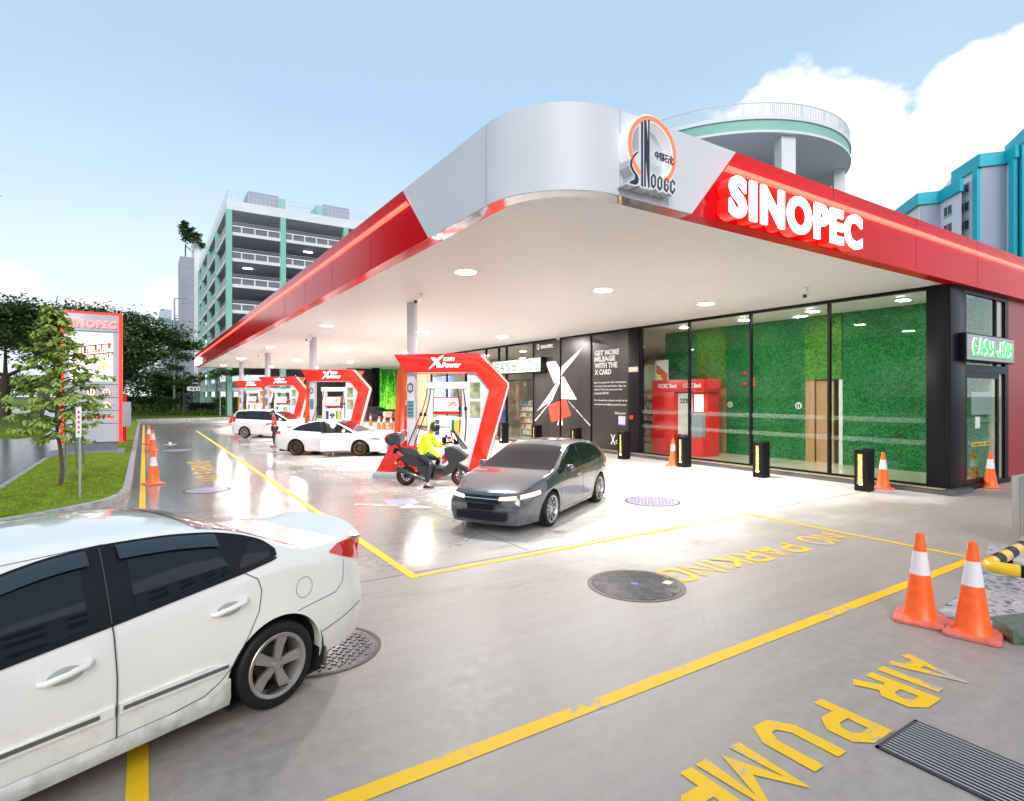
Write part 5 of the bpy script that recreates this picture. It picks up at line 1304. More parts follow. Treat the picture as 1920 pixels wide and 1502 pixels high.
    # tail lamp wraps the corner
    q = S.xz_patch(lambda x: 1.072 - (-.50 - x) * .40, lambda x: min(1.125, 1.085 + (-.50 - x) * .40), -.89, -.50, .006, 16, 6, sg, .006); lo = LB(q, 'tail_lamp', TLR, smooth=True)
    q = S.end_patch(False, sg * .42, sg * .70, lambda y: .93 + .05 * (abs(y) < .5), lambda y: 1.085, .007); LB(q, 'tail_lamp', TLR)
    q = S.end_patch(True, sg * .38, sg * .655, lambda y: .60, lambda y: .70, .006); LB(q, 'headlamp', HLG)
    q = MB(); q.tube([(-.43, sg * .80, .40), (-.445, sg * .80, .16)], .02); q.cbox((-.435, sg * .78, .23), (.012, .16, .16)); LB(q, 'mud_flap', mat('mud flap', (.12, .115, .10), .7))
    q = MB(); q.ball((2.0, sg * 1.0, 1.04), (.06, .11, .08)); q.tube([(2.02, sg * .86, .98), (2.0, sg * .95, 1.0)], .025); LB(q, 'door_mirror', PAINTW, smooth=True)
LB(S.top_patch(-.27, .52, .10, .004, shape=lambda t: .16 - .05 * t), 'rear_window', mat('wet rear glass', (.09, .08, .11), .08, coat=1, bump=.4, bscale=120), smooth=True)
LB(S.top_patch(1.93, 2.62, .08, .004), 'windscreen', GLC, smooth=True)
q = MB(); rows = []
for i in range(25):
    y = -.70 + 1.40 * i / 24; k = 1 - (abs(y) / .70) ** 3.5; zz = S.T(-.85)
    xb = -.60 - .10 * (1 - (y / .7) ** 2) * 1.0; xe = -.92 - .13 * (1 - (y / .7) ** 2)
    rows.append([(xb, y, 1.115 + .028 * k), ((xb + xe) / 2, y, 1.130 + .05 * k), (xe, y, 1.125 + .085 * k), (xe - .015, y, 1.115 + .075 * k), (xe + .03, y, 1.06 + .05 * k), (xb, y, 1.09 + .02 * k)])
q.grid(rows); LB(q, 'rear_spoiler', PAINTW, smooth=True, angle=40)
q = MB(); a_ = [S.top_pt(-.66, .18 + .82 * k / 20, .0015, 1) for k in range(21)]; LB(S.end_patch(True, -.4, .4, lambda y: .42, lambda y: .56, .006), 'grille', GLB)
# ---------------------------------------------------------------- simpler cars further off
def car(name, label, loc, hd, sp, paint, win_t, win_b, xs_win, pillars, wheels, style, rm, Rw=.315, rimr=.215, tint=None, lit=False, seams=(), handles=(), hl=(.40, .66, .60, .70), tl=(.45, .69, .88, 1.02), screen=(1.9, 2.6), rear=(-.25, .5), grille=True, group=None, sidehl=None):
    t = thing(name, label, 'car', (loc[0], loc[1], 0), R(hd)); s_ = Body(sp); gl = tint or GLC
    B = lambda q, n_, m, par=t, **k: q.build(n_, m, par, world=False, **k)
    B(s_.body_mesh(), 'body', paint, smooth=True, angle=50); B(s_.lip_mesh(), 'arch_lip', paint, weld=False)
    for xa, r in s_.arches: wheelhouse(t, s_, xa, r)
    B(MB().box(s_.x0 + .1, s_.x1 - .15, -.68, .68, .16, .34), 'underbody', WHEELHOUSE)
    wy = s_.W(1.2) - .115
    for x in wheels:
        for y in (wy, -wy): wheel(t, x, y, Rw, rimr, style, rm)
    for sg in (1, -1):
        B(s_.xz_patch(lambda x: cr(win_b, x) - .018, lambda x: cr(win_t, x) + .012, xs_win[0] - .03, xs_win[1] + .03, .002, 50, 8, sg), 'window_trim', GLB, smooth=True)
        ed = [xs_win[0]] + list(pillars) + [xs_win[1]]
        for i in range(len(ed) - 1):
            B(s_.xz_patch(lambda x: cr(win_b, x) + .008, lambda x: cr(win_t, x) - .012, ed[i] + .03, ed[i + 1] - .03, .006, 24, 6, sg, .004), 'side_window', gl, smooth=True)
        for ln in seams: B(s_.xz_line(ln, .008, .002, sg), 'door_seam', SEAM)
        for hx, hz in handles:
            q = MB(); q.tube([s_.side(hx + a, hz, o_, sg) for a, o_ in ((-.1, .0), (-.07, .03), (.07, .03), (.1, .0))], .014, 8); B(q, 'door_handle', paint, smooth=True)
        a, b, c, d = hl; B(s_.end_patch(True, sg * a, sg * b, lambda y: c + .10 * (abs(y) - a), lambda y: d + .12 * (abs(y) - a), .008), 'headlamp', HLIT if lit else HLG)
        if sidehl: B(s_.xz_patch(lambda x: sidehl[2], lambda x: sidehl[3], sidehl[0], sidehl[1], .006, 10, 4, sg, .004), 'headlamp_side', HLG)
        a, b, c, d = tl; B(s_.end_patch(False, sg * a, sg * b, lambda y: c, lambda y: d, .008), 'tail_lamp', TLR)
        B(s_.xz_patch(lambda x: c + .01, lambda x: d - .01, s_.x0 + .02, s_.x0 + .22, .006, 10, 4, sg, .004), 'tail_lamp', TLR)
        mx = xs_win[1] - .28; q = MB(); q.ball((mx, sg * (s_.W(mx) + .08), cr(win_b, mx) + .07), (.06, .10, .075)); q.tube([(mx + .02, sg * (s_.W(mx) - .03), cr(win_b, mx) + .02), (mx, sg * (s_.W(mx) + .05), cr(win_b, mx) + .05)], .02); B(q, 'door_mirror', paint, smooth=True)
    B(s_.top_patch(screen[0], screen[1], .07, .004), 'windscreen', gl, smooth=True)
    B(s_.top_patch(rear[0], rear[1], .10, .004), 'rear_window', gl, smooth=True)
    if grille:
        B(s_.end_patch(True, -.36, .36, lambda y: .57, lambda y: .68, .006), 'grille', GLB)
        B(s_.end_patch(True, -.50, .50, lambda y: .26, lambda y: .40, .008), 'lower_grille', GLB)
        B(s_.end_patch(True, -.36, .36, lambda y: .62, lambda y: .635, .014), 'grille_bar', CHR)
    B(s_.end_patch(True, -.26, .26, lambda y: .44, lambda y: .54, .016), 'number_plate', BLKM)
    B(s_.end_patch(False, -.26, .26, lambda y: .70, lambda y: .81, .016), 'number_plate', BLKM)
    return t, s_
WP = mat('cool white paint', (.74, .745, .76), .16, coat=1.0)
BRZ = mat('bronze alloy', (.16, .09, .04), .35, metal=.8); SLV = mat('silver alloy', (.5, .5, .52), .25, metal=.9)
sedan = dict(top=[(-.90, 1.00), (-.78, 1.05), (-.5, 1.08), (-.32, 1.10), (.0, 1.20), (.35, 1.32), (.7, 1.405), (1.1, 1.44), (1.45, 1.43), (1.75, 1.33), (2.2, 1.12), (2.6, .955), (2.9, .92), (3.2, .85), (3.5, .74), (3.58, .66)],
    belt=[(-.90, .88), (-.6, .95), (-.2, .97), (.3, .96), (1.2, .92), (2.0, .88), (2.7, .84), (3.2, .74), (3.58, .60)],
    wid=[(-.90, .68), (-.78, .76), (-.5, .83), (-.2, .865), (.5, .875), (2.2, .875), (2.8, .86), (3.3, .78), (3.58, .62)],
    sil=[(-.90, .27), (-.4, .21), (.0, .19), (2.7, .19), (3.58, .20)], tumble=.52, crease=.05, arches=[(0.0, .375), (2.70, .375)], arch_z=.30,
    bowf=.14, bowr=.10, nose=[(.2, .04), (.45, .07), (.8, -.05)], tail=[(.2, -.02), (.5, .05), (.9, .0), (1.1, -.02)])
swt = [(-.16, 1.03), (0, 1.13), (.2, 1.22), (.5, 1.33), (.8, 1.375), (1.2, 1.375), (1.5, 1.32), (1.8, 1.21), (2.15, 1.05), (2.4, .94)]
swb = [(-.16, 1.025), (.3, 1.0), (1.2, .955), (2.4, .92)]
seams_s = ([(1.16, 1.36), (1.17, .9), (1.15, .26)], [(.2, .98), (.22, .8), (.36, .55), (.44, .3), (.8, .24), (2.3, .24), (2.28, .6), (2.3, .9)])
civic, cs = car('parked_car', 'white saloon with bronze wheels and its driver door standing open between the pumps', (5.67, 24.62), -41, sedan, WP, swt, swb, (-.12, 2.35), (1.15, 1.98), (0, 2.70), 'multi', BRZ, seams=seams_s, handles=((.42, .84), (1.42, .80)), hl=(.38, .62, .58, .68), tl=(.40, .68, .84, .97), screen=(1.62, 2.58), rear=(-.27, .5), sidehl=(3.08, 3.42, .64, .74))
# the open door, hinged at its front edge on the right flank
q = MB(); hinge = Vector((2.28, -.87, 0)); Mh = Matrix.Translation(hinge) @ Matrix.Rotation(R(38), 4, 'Z') @ Matrix.Translation(-hinge)
pt = cs.xz_patch(lambda x: .25, lambda x: .93, 1.17, 2.28, .03, 14, 10, -1, .05)
pt.v = [Mh @ Vector(p) for p in pt.v]; d_ = pt.build('open_door', WP, civic, world=False, smooth=True)
fr_ = cs.xz_patch(lambda x: .93, lambda x: cr(swt, x) - .0, 1.19, 2.2, .03, 14, 6, -1, .03); fr_.v = [Mh @ Vector(p) for p in fr_.v]; fr_.build('door_window', MATS['tinted car glass'], d_, world=False, smooth=True)
dk = cs.xz_patch(lambda x: .27, lambda x: cr(swt, x) - .01, 1.17, 2.2, .004, 14, 8, -1); dk.build('door_opening_patch', GLB, civic, world=False, smooth=True)  # black patch on the closed flank, standing for the shade inside
q = MB(); q.prism([(-.30, 1.04), (-.55, 1.065), (-.80, 1.03), (-.78, 1.0), (-.3, 1.0)], -.60, .60, lambda u, v, w: (u - .05, w, v + .02)); q.build('boot_spoiler', WP, civic, world=False, bevel=.012)
mpv = dict(top=[(-.78, 1.42), (-.7, 1.54), (-.5, 1.585), (0, 1.61), (.8, 1.625), (1.4, 1.60), (1.8, 1.50), (2.3, 1.24), (2.75, 1.04), (3.1, .98), (3.4, .86), (3.62, .70)],
    belt=[(-.78, 1.08), (0, 1.04), (1.5, .98), (2.6, .90), (3.2, .80), (3.62, .62)],
    wid=[(-.78, .76), (-.6, .83), (-.3, .865), (.5, .872), (2.3, .872), (2.9, .85), (3.4, .76), (3.62, .62)],
    sil=[(-.78, .28), (-.4, .22), (0, .20), (2.75, .20), (3.62, .22)], tumble=.30, crease=.05, arches=[(0, .37), (2.75, .37)], arch_z=.30,
    bowf=.14, bowr=.06, nose=[(.2, .04), (.45, .07), (.8, -.04)], tail=[(.2, -.02), (.45, .07), (.9, .03), (1.1, .0), (1.5, -.12)])
mwt = [(-.66, 1.44), (-.5, 1.49), (0, 1.52), (.8, 1.53), (1.4, 1.50), (1.8, 1.40), (2.3, 1.16), (2.6, 1.0)]
mwb = [(-.66, 1.12), (0, 1.09), (1.5, 1.03), (2.6, .97)]
wish, ws = car('parked_car', 'white people carrier with dark rear windows behind the saloon at the third pump', (5.35, 36.2), -41, mpv, WP, mwt, mwb, (-.60, 2.52), (.05, 1.12, 2.05), (0, 2.75), 'eight', SLV, seams=([(1.14, 1.5), (1.15, 1.0), (1.13, .28)], [(.04, 1.5), (.08, 1.0), (.34, .6), (.44, .28), (2.3, .26), (2.34, .9)]), handles=((.36, .93), (1.40, .90)), hl=(.38, .62, .64, .76), tl=(.50, .74, .90, 1.22), screen=(1.78, 2.68), rear=(-.76, -.68))
hatch = dict(top=[(-.80, 1.05), (-.72, 1.14), (-.5, 1.26), (-.2, 1.37), (.3, 1.45), (.9, 1.475), (1.3, 1.465), (1.7, 1.36), (2.2, 1.14), (2.55, 1.0), (2.9, .94), (3.2, .86), (3.5, .74), (3.60, .66)],
    belt=[(-.80, .95), (-.4, .99), (.3, .96), (1.5, .92), (2.5, .88), (3.1, .78), (3.60, .60)],
    wid=[(-.80, .72), (-.65, .80), (-.3, .87), (.0, .895), (.6, .885), (2.2, .885), (2.8, .88), (3.3, .80), (3.60, .66)],
    sil=[(-.80, .30), (-.4, .22), (0, .18), (2.7, .18), (3.6, .18)], tumble=.48, crease=.06, arches=[(0, .385), (2.70, .385)], arch_z=.31,
    bowf=.16, bowr=.10, nose=[(.15, .06), (.40, .10), (.62, .05), (.8, -.08)], tail=[(.2, 0), (.5, .06), (1.0, .0), (1.15, -.03)])
hwt = [(-.30, 1.09), (-.1, 1.20), (.2, 1.32), (.6, 1.385), (1.1, 1.40), (1.4, 1.36), (1.8, 1.22), (2.2, 1.04), (2.4, .95)]
hwb = [(-.30, 1.07), (.3, 1.01), (1.5, .96), (2.4, .925)]
GRYP = mat('dark metallic grey paint', (.115, .125, .148), .20, metal=.55, coat=1.0)
mv, hs = car('moving_car', 'dark grey hatchback with lit headlamps driving out from under the canopy', (8.2, 10.5), 210, hatch, GRYP, hwt, hwb, (-.24, 2.34), (1.05, 1.95), (0, 2.70), 'multi', SLV, Rw=.325, rimr=.235, lit=True, seams=([(1.08, 1.38), (1.09, .9), (1.08, .26)], [(.12, 1.0), (.16, .85), (.34, .58), (.44, .28), (.8, .24), (2.28, .24), (2.3, .85)]), handles=((.40, .86), (1.36, .82)), hl=(.34, .64, .605, .655), tl=(.44, .70, .86, .96), screen=(1.60, 2.52), rear=(-.74, .10))
q = hs.xz_patch(lambda x: .635 + (3.46 - x) * .10, lambda x: .70 + (3.46 - x) * .10, 3.14, 3.52, .008, 10, 4, 1, .006); q.build('headlamp_side', HLIT, mv, world=False)
q = hs.xz_patch(lambda x: .635 + (3.46 - x) * .10, lambda x: .70 + (3.46 - x) * .10, 3.14, 3.52, .008, 10, 4, -1, .006); q.build('headlamp_side', HLIT, mv, world=False)
# dark car waiting in the shade of the wash bay
DKP = mat('black paint', (.012, .013, .02), .15, coat=1)
dc, _ = car('parked_car', 'black car in the shade beside the bamboo picture', (17.6, 53.5), -60, sedan, DKP, swt, swb, (-.12, 2.35), (1.15, 1.98), (0, 2.70), 'eight', SLV)
# ---------------------------------------------------------------- scooter
def scooter():
    t = thing('scooter', 'black maxi scooter with red rim trim and rear top box beside the first pump', 'scooter', (5.9, 14.4, 0), R(-39))
    B = lambda q, n_, m, par=t, **k: q.build(n_, m, par, world=False, **k)
    BK = mat('satin black fairing', (.018, .018, .02), .32, coat=.3); RDT = mat('red accent', (.6, .01, .02), .3)
    X = lambda cx: (cx - 735) * .00238
    Z = lambda cy: (900 - cy) * .00238
    def prof(name, pts, hw, m, bev=.03, yo=0.0):
        q = MB(); q.prism(smooth_poly([(X(a), Z(b)) for a, b in pts][::-1], .04, 3), yo - hw, yo + hw, lambda u, v, w: (u, w, v)); return B(q, name, m, bevel=bev, bseg=3, angle=60)
    for x in (0.0, 1.50):
        q = MB(); q.lathe([(.165, -.06), (.19, -.072), (.235, -.06), (.262, -.02), (.262, .02), (.235, .06), (.19, .072), (.165, .06)], (x, 0, .262), 36, 'Y'); w = B(q, 'wheel', RUB, smooth=True)
        q = MB(); q.lathe([(.155, -.05), (.172, -.06), (.175, 0), (.172, .06), (.155, .05)], (x, 0, .262), 36, 'Y')
        for k in range(10): a = k * PI / 5; q.tube([(x + .03 * math.cos(a), 0, .262 + .03 * math.sin(a)), (x + .16 * math.cos(a + .1), 0, .262 + .16 * math.sin(a + .1))], .012, 6)
        B(q, 'rim', BLKM, w); q = MB(); q.lathe([(.168, -.063), (.176, -.066), (.168, -.069)], (x, 0, .262), 36, 'Y'); q.lathe([(.168, .063), (.176, .066), (.168, .069)], (x, 0, .262), 36, 'Y'); B(q, 'rim_stripe', RDT, w)
    prof('rear_cowl', [(645, 505), (700, 490), (800, 530), (900, 560), (970, 600), (965, 660), (870, 690), (760, 655), (700, 600)], .15, BK, .05)
    prof('seat', [(700, 480), (760, 478), (860, 505), (890, 545), (1000, 555), (1100, 570), (1110, 600), (960, 610), (870, 585), (760, 520)], .14, mat('seat vinyl', (.02, .02, .02), .6), .04)
    prof('tail_lamp', [(645, 505), (725, 555), (715, 568), (660, 545)], .155, mat('scooter tail lamp', (.75, .06, .05), .15, coat=1), .01)
    prof('leg_shield', [(1190, 470), (1260, 455), (1330, 480), (1445, 560), (1420, 600), (1330, 640), (1290, 740), (1200, 780), (1080, 800), (960, 790), (900, 720), (870, 690), (960, 660), (1090, 660), (1180, 690), (1240, 640), (1200, 560)], .17, BK, .05)
    prof('red_inner_panel', [(1150, 590), (1190, 520), (1225, 600), (1160, 660)], .10, RDT, .02)
    prof('floor_fairing', [(880, 670), (1000, 660), (1190, 700), (1230, 750), (1150, 800), (1000, 810), (900, 760)], .19, mat('gloss black fairing', (.01, .01, .012), .12, coat=1), .04)
    prof('red_floor_stripe', [(1080, 775), (1200, 782), (1200, 790), (1080, 785)], .195, RDT, .003)
    prof('front_fender', [(1270, 690), (1330, 640), (1440, 690), (1445, 730), (1390, 690), (1310, 710)], .09, BK, .02)
    q = MB(); q.tube([(X(1330), .07, Z(640)), (1.50, .07, .262)], .025); q.tube([(X(1330), -.07, Z(640)), (1.50, -.07, .262)], .025); B(q, 'front_fork', mat('fork steel', (.2, .2, .21), .3, metal=.8), smooth=True)
    q = MB(); rows = []
    for i in range(9):
        f = i / 8; rows.append([(X(1245) + (X(1400) - X(1245)) * f - .04 * math.sin(f * PI) * 0 + .10 * (1 - (2 * k / 8 - 1) ** 2), (.15 + .05 * f) * (2 * k / 8 - 1), Z(275) + (Z(480) - Z(275)) * f) for k in range(9)])
    q.grid(rows); B(q, 'wind_shield', MATS['tinted car glass'], smooth=True)
    q = MB(); q.tube([(X(1180), -.34, Z(430)), (X(1230), -.2, Z(405)), (X(1270), 0, Z(420)), (X(1230), .2, Z(405)), (X(1180), .34, Z(430))], .016, 8); B(q, 'handlebar', BLKM, smooth=True)
    for sg in (1, -1):
        q = MB(); q.tube([(X(1250), sg * .2, Z(400)), (X(1235), sg * .32, Z(345))], .008); q.cbox((X(1230), sg * .34, Z(335)), (.03, .13, .08)); B(q, 'mirror', BLKM, bevel=.01)
    prof('top_box', [(505, 365), (540, 320), (620, 303), (685, 310), (700, 350), (698, 400), (680, 440), (600, 455), (545, 440), (510, 390)], .21, mat('top box shell', (.025, .025, .028), .28, coat=.5), .05)
    prof('top_box_reflector', [(515, 355), (545, 320), (590, 318), (560, 345), (530, 362)], .215, mat('red reflector', (.45, .01, .03), .15, coat=1), .004)
    q = MB(); q.tube([(X(640), .06, Z(450)), (X(700), .07, Z(500)), (X(760), .07, Z(510))], .014); q.tube([(X(640), -.06, Z(450)), (X(700), -.07, Z(500)), (X(760), -.07, Z(510))], .014); B(q, 'rack', BLKM)
    q = MB(); q.tube([(X(1010), -.22, Z(830)), (X(920), -.22, Z(800)), (X(880), -.22, Z(785)), (X(665), -.22, Z(705)), (X(650), -.22, Z(700))], [.03, .035, .062, .07, .045], 14); B(q, 'muffler', BK, smooth=True)
    q = MB(); q.tube([(0, -.12, .262), (X(900), -.12, Z(760)), (X(1000), -.1, Z(750))], .05, 10); B(q, 'swing_arm', BLKM, smooth=True)
    q = MB(); q.tube([(X(700), -.1, Z(600)), (X(820), -.12, Z(760))], .03, 10); B(q, 'shock_absorber', BLKM, smooth=True)
    q = MB(); q.cbox((X(640), 0, Z(620)), (.02, .18, .16), ry=.5); q.tube([(X(700), 0, Z(590)), (X(640), 0, Z(620))], .02); B(q, 'plate_holder', BLKM, bevel=.008)
    q = MB(); q.cyl((X(628), -.11, Z(645)), .035, .02, axis='Y'); B(q, 'indicator', mat('amber lens', (.9, .3, .02), .2))
    q = MB(); q.tube([(X(880), .1, Z(800)), (X(940), .05, Z(860)), (X(870), .12, Z(855))], .012); B(q, 'side_stand', BLKM)
    return t
scooter()
# ================================================================ PEOPLE
def skin_mesh(pts, edges, radii, lv=2):
    me = bpy.data.meshes.new('s'); me.from_pydata([tuple(p) for p in pts], edges, []); ob = bpy.data.objects.new('s', me); COL.objects.link(ob)
    md = ob.modifiers.new('k', 'SKIN'); md.use_smooth_shade = True
    for i, r in enumerate(radii):
        v = me.skin_vertices[0].data[i]; v.radius = r if isinstance(r, tuple) else (r, r); v.use_root = (i == 0)
    sb = ob.modifiers.new('s', 'SUBSURF'); sb.levels = lv; sb.render_levels = lv
    m = bpy.data.meshes.new_from_object(ob.evaluated_get(bpy.context.evaluated_depsgraph_get()))
    b = MB(); b.add([tuple(v.co) for v in m.vertices], [list(p.vertices) for p in m.polygons]); bpy.data.objects.remove(ob); bpy.data.meshes.remove(me); bpy.data.meshes.remove(m)
    return b
SKIN = mat('skin', (.40, .22, .14), .5); HAIR = mat('black hair', (.012, .01, .009), .5)
def person(label, loc, rz, J, shirt, trousers, shoe, long_sleeve=False, hair=True, helmet=None, bare=False, collar=None, short_trousers=False, bulk=1.0):
    t = thing('person', label, 'person', (loc[0], loc[1], 0), rz)
    B = lambda q, n_, m, par=t, **k: q.build(n_, m, par, world=False, smooth=True, angle=80, **k)
    V = {k: Vector(v) for k, v in J.items()}
    pts, ed, ra, ix = [], [], [], {}
    def add(k, p, r, par=None):
        ix[k] = len(pts); pts.append(p); ra.append(r)
        if par: ed.append((ix[par], ix[k]))
    add('pelvis', V['pelvis'], (.13, .11)); add('waist', V['pelvis'].lerp(V['chest'], .45), (.12, .10), 'pelvis'); add('chest', V['chest'], (.14, .11), 'waist'); add('neck', V['neck'], (.055, .055), 'chest')
    hd = (V['head'] - V['neck']).normalized()
    add('jaw', V['neck'] + hd * .07, (.06, .065), 'neck'); add('face', V['head'], (.078, .095), 'jaw'); add('crown', V['head'] + hd * .09, (.055, .07), 'face')
    for s in 'LR':
        add('sh' + s, V['sh' + s], .062, 'chest'); add('el' + s, V['el' + s], .043, 'sh' + s); add('wr' + s, V['wr' + s], .028, 'el' + s)
        d = (V['wr' + s] - V['el' + s]).normalized(); add('pa' + s, V['wr' + s] + d * .07, (.040, .022), 'wr' + s)
        add('hi' + s, V['hi' + s], .088, 'pelvis'); add('kn' + s, V['kn' + s], .058, 'hi' + s); add('an' + s, V['an' + s], .038, 'kn' + s); add('to' + s, V['to' + s], .034, 'an' + s)
    body = skin_mesh(pts, ed, ra)
    for s in 'LR':   # fingers and thumb
        w = V['wr' + s]; d = (w - V['el' + s]).normalized(); a = d.cross(Vector((0, 1, 0))); a = a.normalized() if a.length > .1 else Vector((1, 0, 0)); c = d.cross(a)
        for k in range(4):
            o_ = w + d * .085 + a * (-.027 + .018 * k); L = (.062, .072, .068, .052)[k]
            body.tube([o_, o_ + d * L * .5 + c * .006, o_ + d * L * .85 + c * .022], [.0085, .008, .006], 6)
        o_ = w + d * .03 + a * -.034; body.tube([o_, o_ + d * .03 - a * .02, o_ + d * .055 - a * .022], [.011, .009, .007], 6)
    f = V.get('front', Vector((1, 0, 0))); hc = V['head']
    up = hd; rt = f.cross(up).normalized(); f = up.cross(rt).normalized()
    body.tube([hc + f * .085 + up * .02, hc + f * .112 - up * .02], [.008, .014], 6)
    for sg in (1, -1): body.ball(tuple(hc + rt * sg * .078 - f * .0), (.014, .014, .028), 8, 5)
    B(body, 'body', SKIN, weld=False)
    if not helmet:
        e = MB()
        for sg in (1, -1): e.ball(tuple(hc + f * .086 + rt * sg * .032 + up * .018), .010, 8, 5)
        e.tube([hc + f * .094 - up * .05 + rt * .022, hc + f * .10 - up * .052, hc + f * .094 - up * .05 - rt * .022], .004, 5); B(e, 'face_features', mat('dark eye', (.03, .015, .012), .3), weld=False)
        hm = MB(); rows = []
        for i in range(9):
            a = i / 8 * PI * .62; r_ = .108 * math.sin(a); rows.append([tuple(hc + up * (.018 + .115 * math.cos(a)) - f * .014 + (f * math.cos(k * PI / 9) * .98 + rt * math.sin(k * PI / 9) * .84) * r_ - (f * 0 if i < 6 else f * .03 * (1 + math.cos(k * PI / 9)) * (i - 5) / 3)) for k in range(18)])
        hm.grid(rows, closed=True); B(hm, 'hair', HAIR)
    else:
        hm = MB(); hm.ball(tuple(hc + up * .02), (.135, .125, .14), 20, 14); B(hm, 'helmet', helmet)
        vz = MB(); rows = []
        for i in range(7):
            e_ = (-.35 + .75 * i / 6); rows.append([tuple(hc + up * (.02 + .142 * math.sin(e_)) + (f * math.cos(a) + rt * math.sin(a)) * .142 * math.cos(e_)) for a in [(-1.1 + 2.2 * k / 10) for k in range(11)]])
        vz.grid(rows); B(vz, 'visor', GLC)
    sp = [V['pelvis'] + Vector((0, 0, -.02)), V['pelvis'].lerp(V['chest'], .45), V['chest'], V['chest'].lerp(V['neck'], .7)]; sr = [(.150, .132), (.142, .122), (.160, .130), (.085, .08)]; se = [(0, 1), (1, 2), (2, 3)]
    for s in 'LR':
        i = len(sp); sp += [V['sh' + s], V['sh' + s].lerp(V['el' + s], .6), V['el' + s]]; sr += [.083, .074, .062]; se += [(2, i), (i, i + 1)]
        if long_sleeve: se += [(i + 1, i + 2)]; sp.append(V['el' + s].lerp(V['wr' + s], .93)); sr.append(.050); se.append((i + 2, i + 3))
        else: sp.pop(); sr.pop()
    sr = [tuple(k * bulk for k in r) if isinstance(r, tuple) else r * bulk for r in sr]
    B(skin_mesh(sp, se, sr), 'jacket' if long_sleeve else 'shirt', shirt)
    tp = [V['pelvis']]; tr_ = [(.148, .128)]; te = []
    for s in 'LR':
        i = len(tp); tp += [V['hi' + s], V['kn' + s], V['kn' + s].lerp(V['an' + s], .92)]; tr_ += [.108, .080, .062]; te += [(0, i), (i, i + 1), (i + 1, i + 2)]
        if short_trousers: tp.pop(); tr_.pop(); te.pop()
    B(skin_mesh(tp, te, tr_), 'trousers', trousers)
    if shoe:
        for s in 'LR':
            a, b = V['an' + s], V['to' + s]; d = (b - a); d.z = 0; d = d.normalized() if d.length > .01 else Vector((1, 0, 0)); z0 = b.z - .03
            q = MB(); base = Vector((a.x, a.y, 0)) - d * .07; n_ = Vector((-d.y, d.x, 0)); rows = []
            for u, w_, h in ((0, .03, .05), (.05, .042, .09), (.13, .045, .085), (.2, .048, .06), (.26, .04, .045), (.285, .02, .03)):
                c = base + d * u; c.z = max(0, z0); rows.append([tuple(c + n_ * w_), tuple(c + n_ * w_ * .9 + Vector((0, 0, h * .7))), tuple(c + Vector((0, 0, h))), tuple(c - n_ * w_ * .9 + Vector((0, 0, h * .7))), tuple(c - n_ * w_)])
            q.grid(rows, closed=True); q.add(rows[0], [list(range(5))]); q.add(rows[-1], [list(range(5))]); B(q, 'shoe', shoe)
    return t
def stand(lean=0.0, arms=((.05, .0), (.05, .0))):
    return dict(pelvis=(0, 0, .93), chest=(lean * .5, 0, 1.28), neck=(lean * .8, 0, 1.47), head=(lean + .02, 0, 1.60), shL=(lean * .6, .17, 1.39), shR=(lean * .6, -.17, 1.39), elL=(lean * .5 - .03, .22, 1.12), elR=(lean * .5 - .03, -.22, 1.12), wrL=(lean + .05, .22, .88), wrR=(lean + .05, -.22, .88),
        hiL=(0, .09, .88), hiR=(0, -.09, .88), knL=(.02, .10, .48), knR=(.02, -.10, .48), anL=(-.02, .11, .08), anR=(-.02, -.11, .08), toL=(.12, .12, .04), toR=(.12, -.12, .04))
REDS = mat('red shirt', (.62, .01, .05), .7, var=.2, vscale=8); BLKT = mat('black trousers', (.015, .015, .02), .7); BLS = mat('black shoes', (.012, .012, .012), .4)
HIV = mat('hi vis yellow', (.62, .90, .01), .55, emit=(.7, 1, .02), estr=.10, bump=.5, bscale=14); WHS = mat('white shirt', (.72, .73, .76), .7); BLW = mat('black wet trousers', (.016, .018, .026), .28, bump=.6, bscale=14)
J = stand(.06); J['elL'] = (.10, .22, 1.14); J['wrL'] = (.28, .10, 1.10); J['elR'] = (.06, -.24, 1.13); J['wrR'] = (.25, -.10, 1.08); J['knL'] = (.05, .10, .49); J['toL'] = (.14, .16, .04)
x_, y_ = G(515, 838.5); person('attendant in red shirt and black trousers standing behind the white people carrier', (x_, y_), R(175), J, REDS, BLKT, BLS)
J = stand(.16); J['elL'] = (.26, .30, 1.36); J['wrL'] = (.46, .22, 1.46); J['elR'] = (.26, -.30, 1.36); J['wrR'] = (.46, -.22, 1.46)
_c = Matrix.Translation((5.67, 24.62, 0)) @ Matrix.Rotation(R(-41), 4, 'Z') @ Vector((1.62, -1.14, 0)); x_, y_ = _c.x, _c.y; person('man in white shirt and shorts leaning over the saloon at its open driver door', (x_, y_), R(49), J, WHS, mat('grey shorts', (.2, .2, .22), .7), None, short_trousers=True)
# seated attendant on concrete block
bx, by = G(742, 799)
J = dict(pelvis=(0, 0, .52), chest=(.02, 0, .86), neck=(.08, 0, 1.04), head=(.13, 0, 1.16), shL=(.03, .17, .97), shR=(.03, -.17, .97), elL=(.12, .22, .74), elR=(.12, -.22, .74), wrL=(.34, .12, .70), wrR=(.34, -.12, .70), hiL=(.02, .09, .50), hiR=(.02, -.09, .50), knL=(.42, .12, .50), knR=(.44, -.12, .48), anL=(.38, .12, .08), anR=(.46, -.12, .08), toL=(.52, .13, .04), toR=(.60, -.13, .04))
person('attendant in red shirt seated on a pale block beside the striped cones', (bx, by), R(150), J, REDS, BLKT, BLS)
q = MB(); q.box(bx - .2, bx + .2, by - .2, by + .2, 0, .20); q.box(bx - .2, bx + .2, by - .2, by + .2, .21, .40); o = q.build('concrete_block', mat('pale block', (.5, .5, .5), .6), bevel=.015); tag(o, 'pale hollow block seat under the seated attendant', 'block seat')
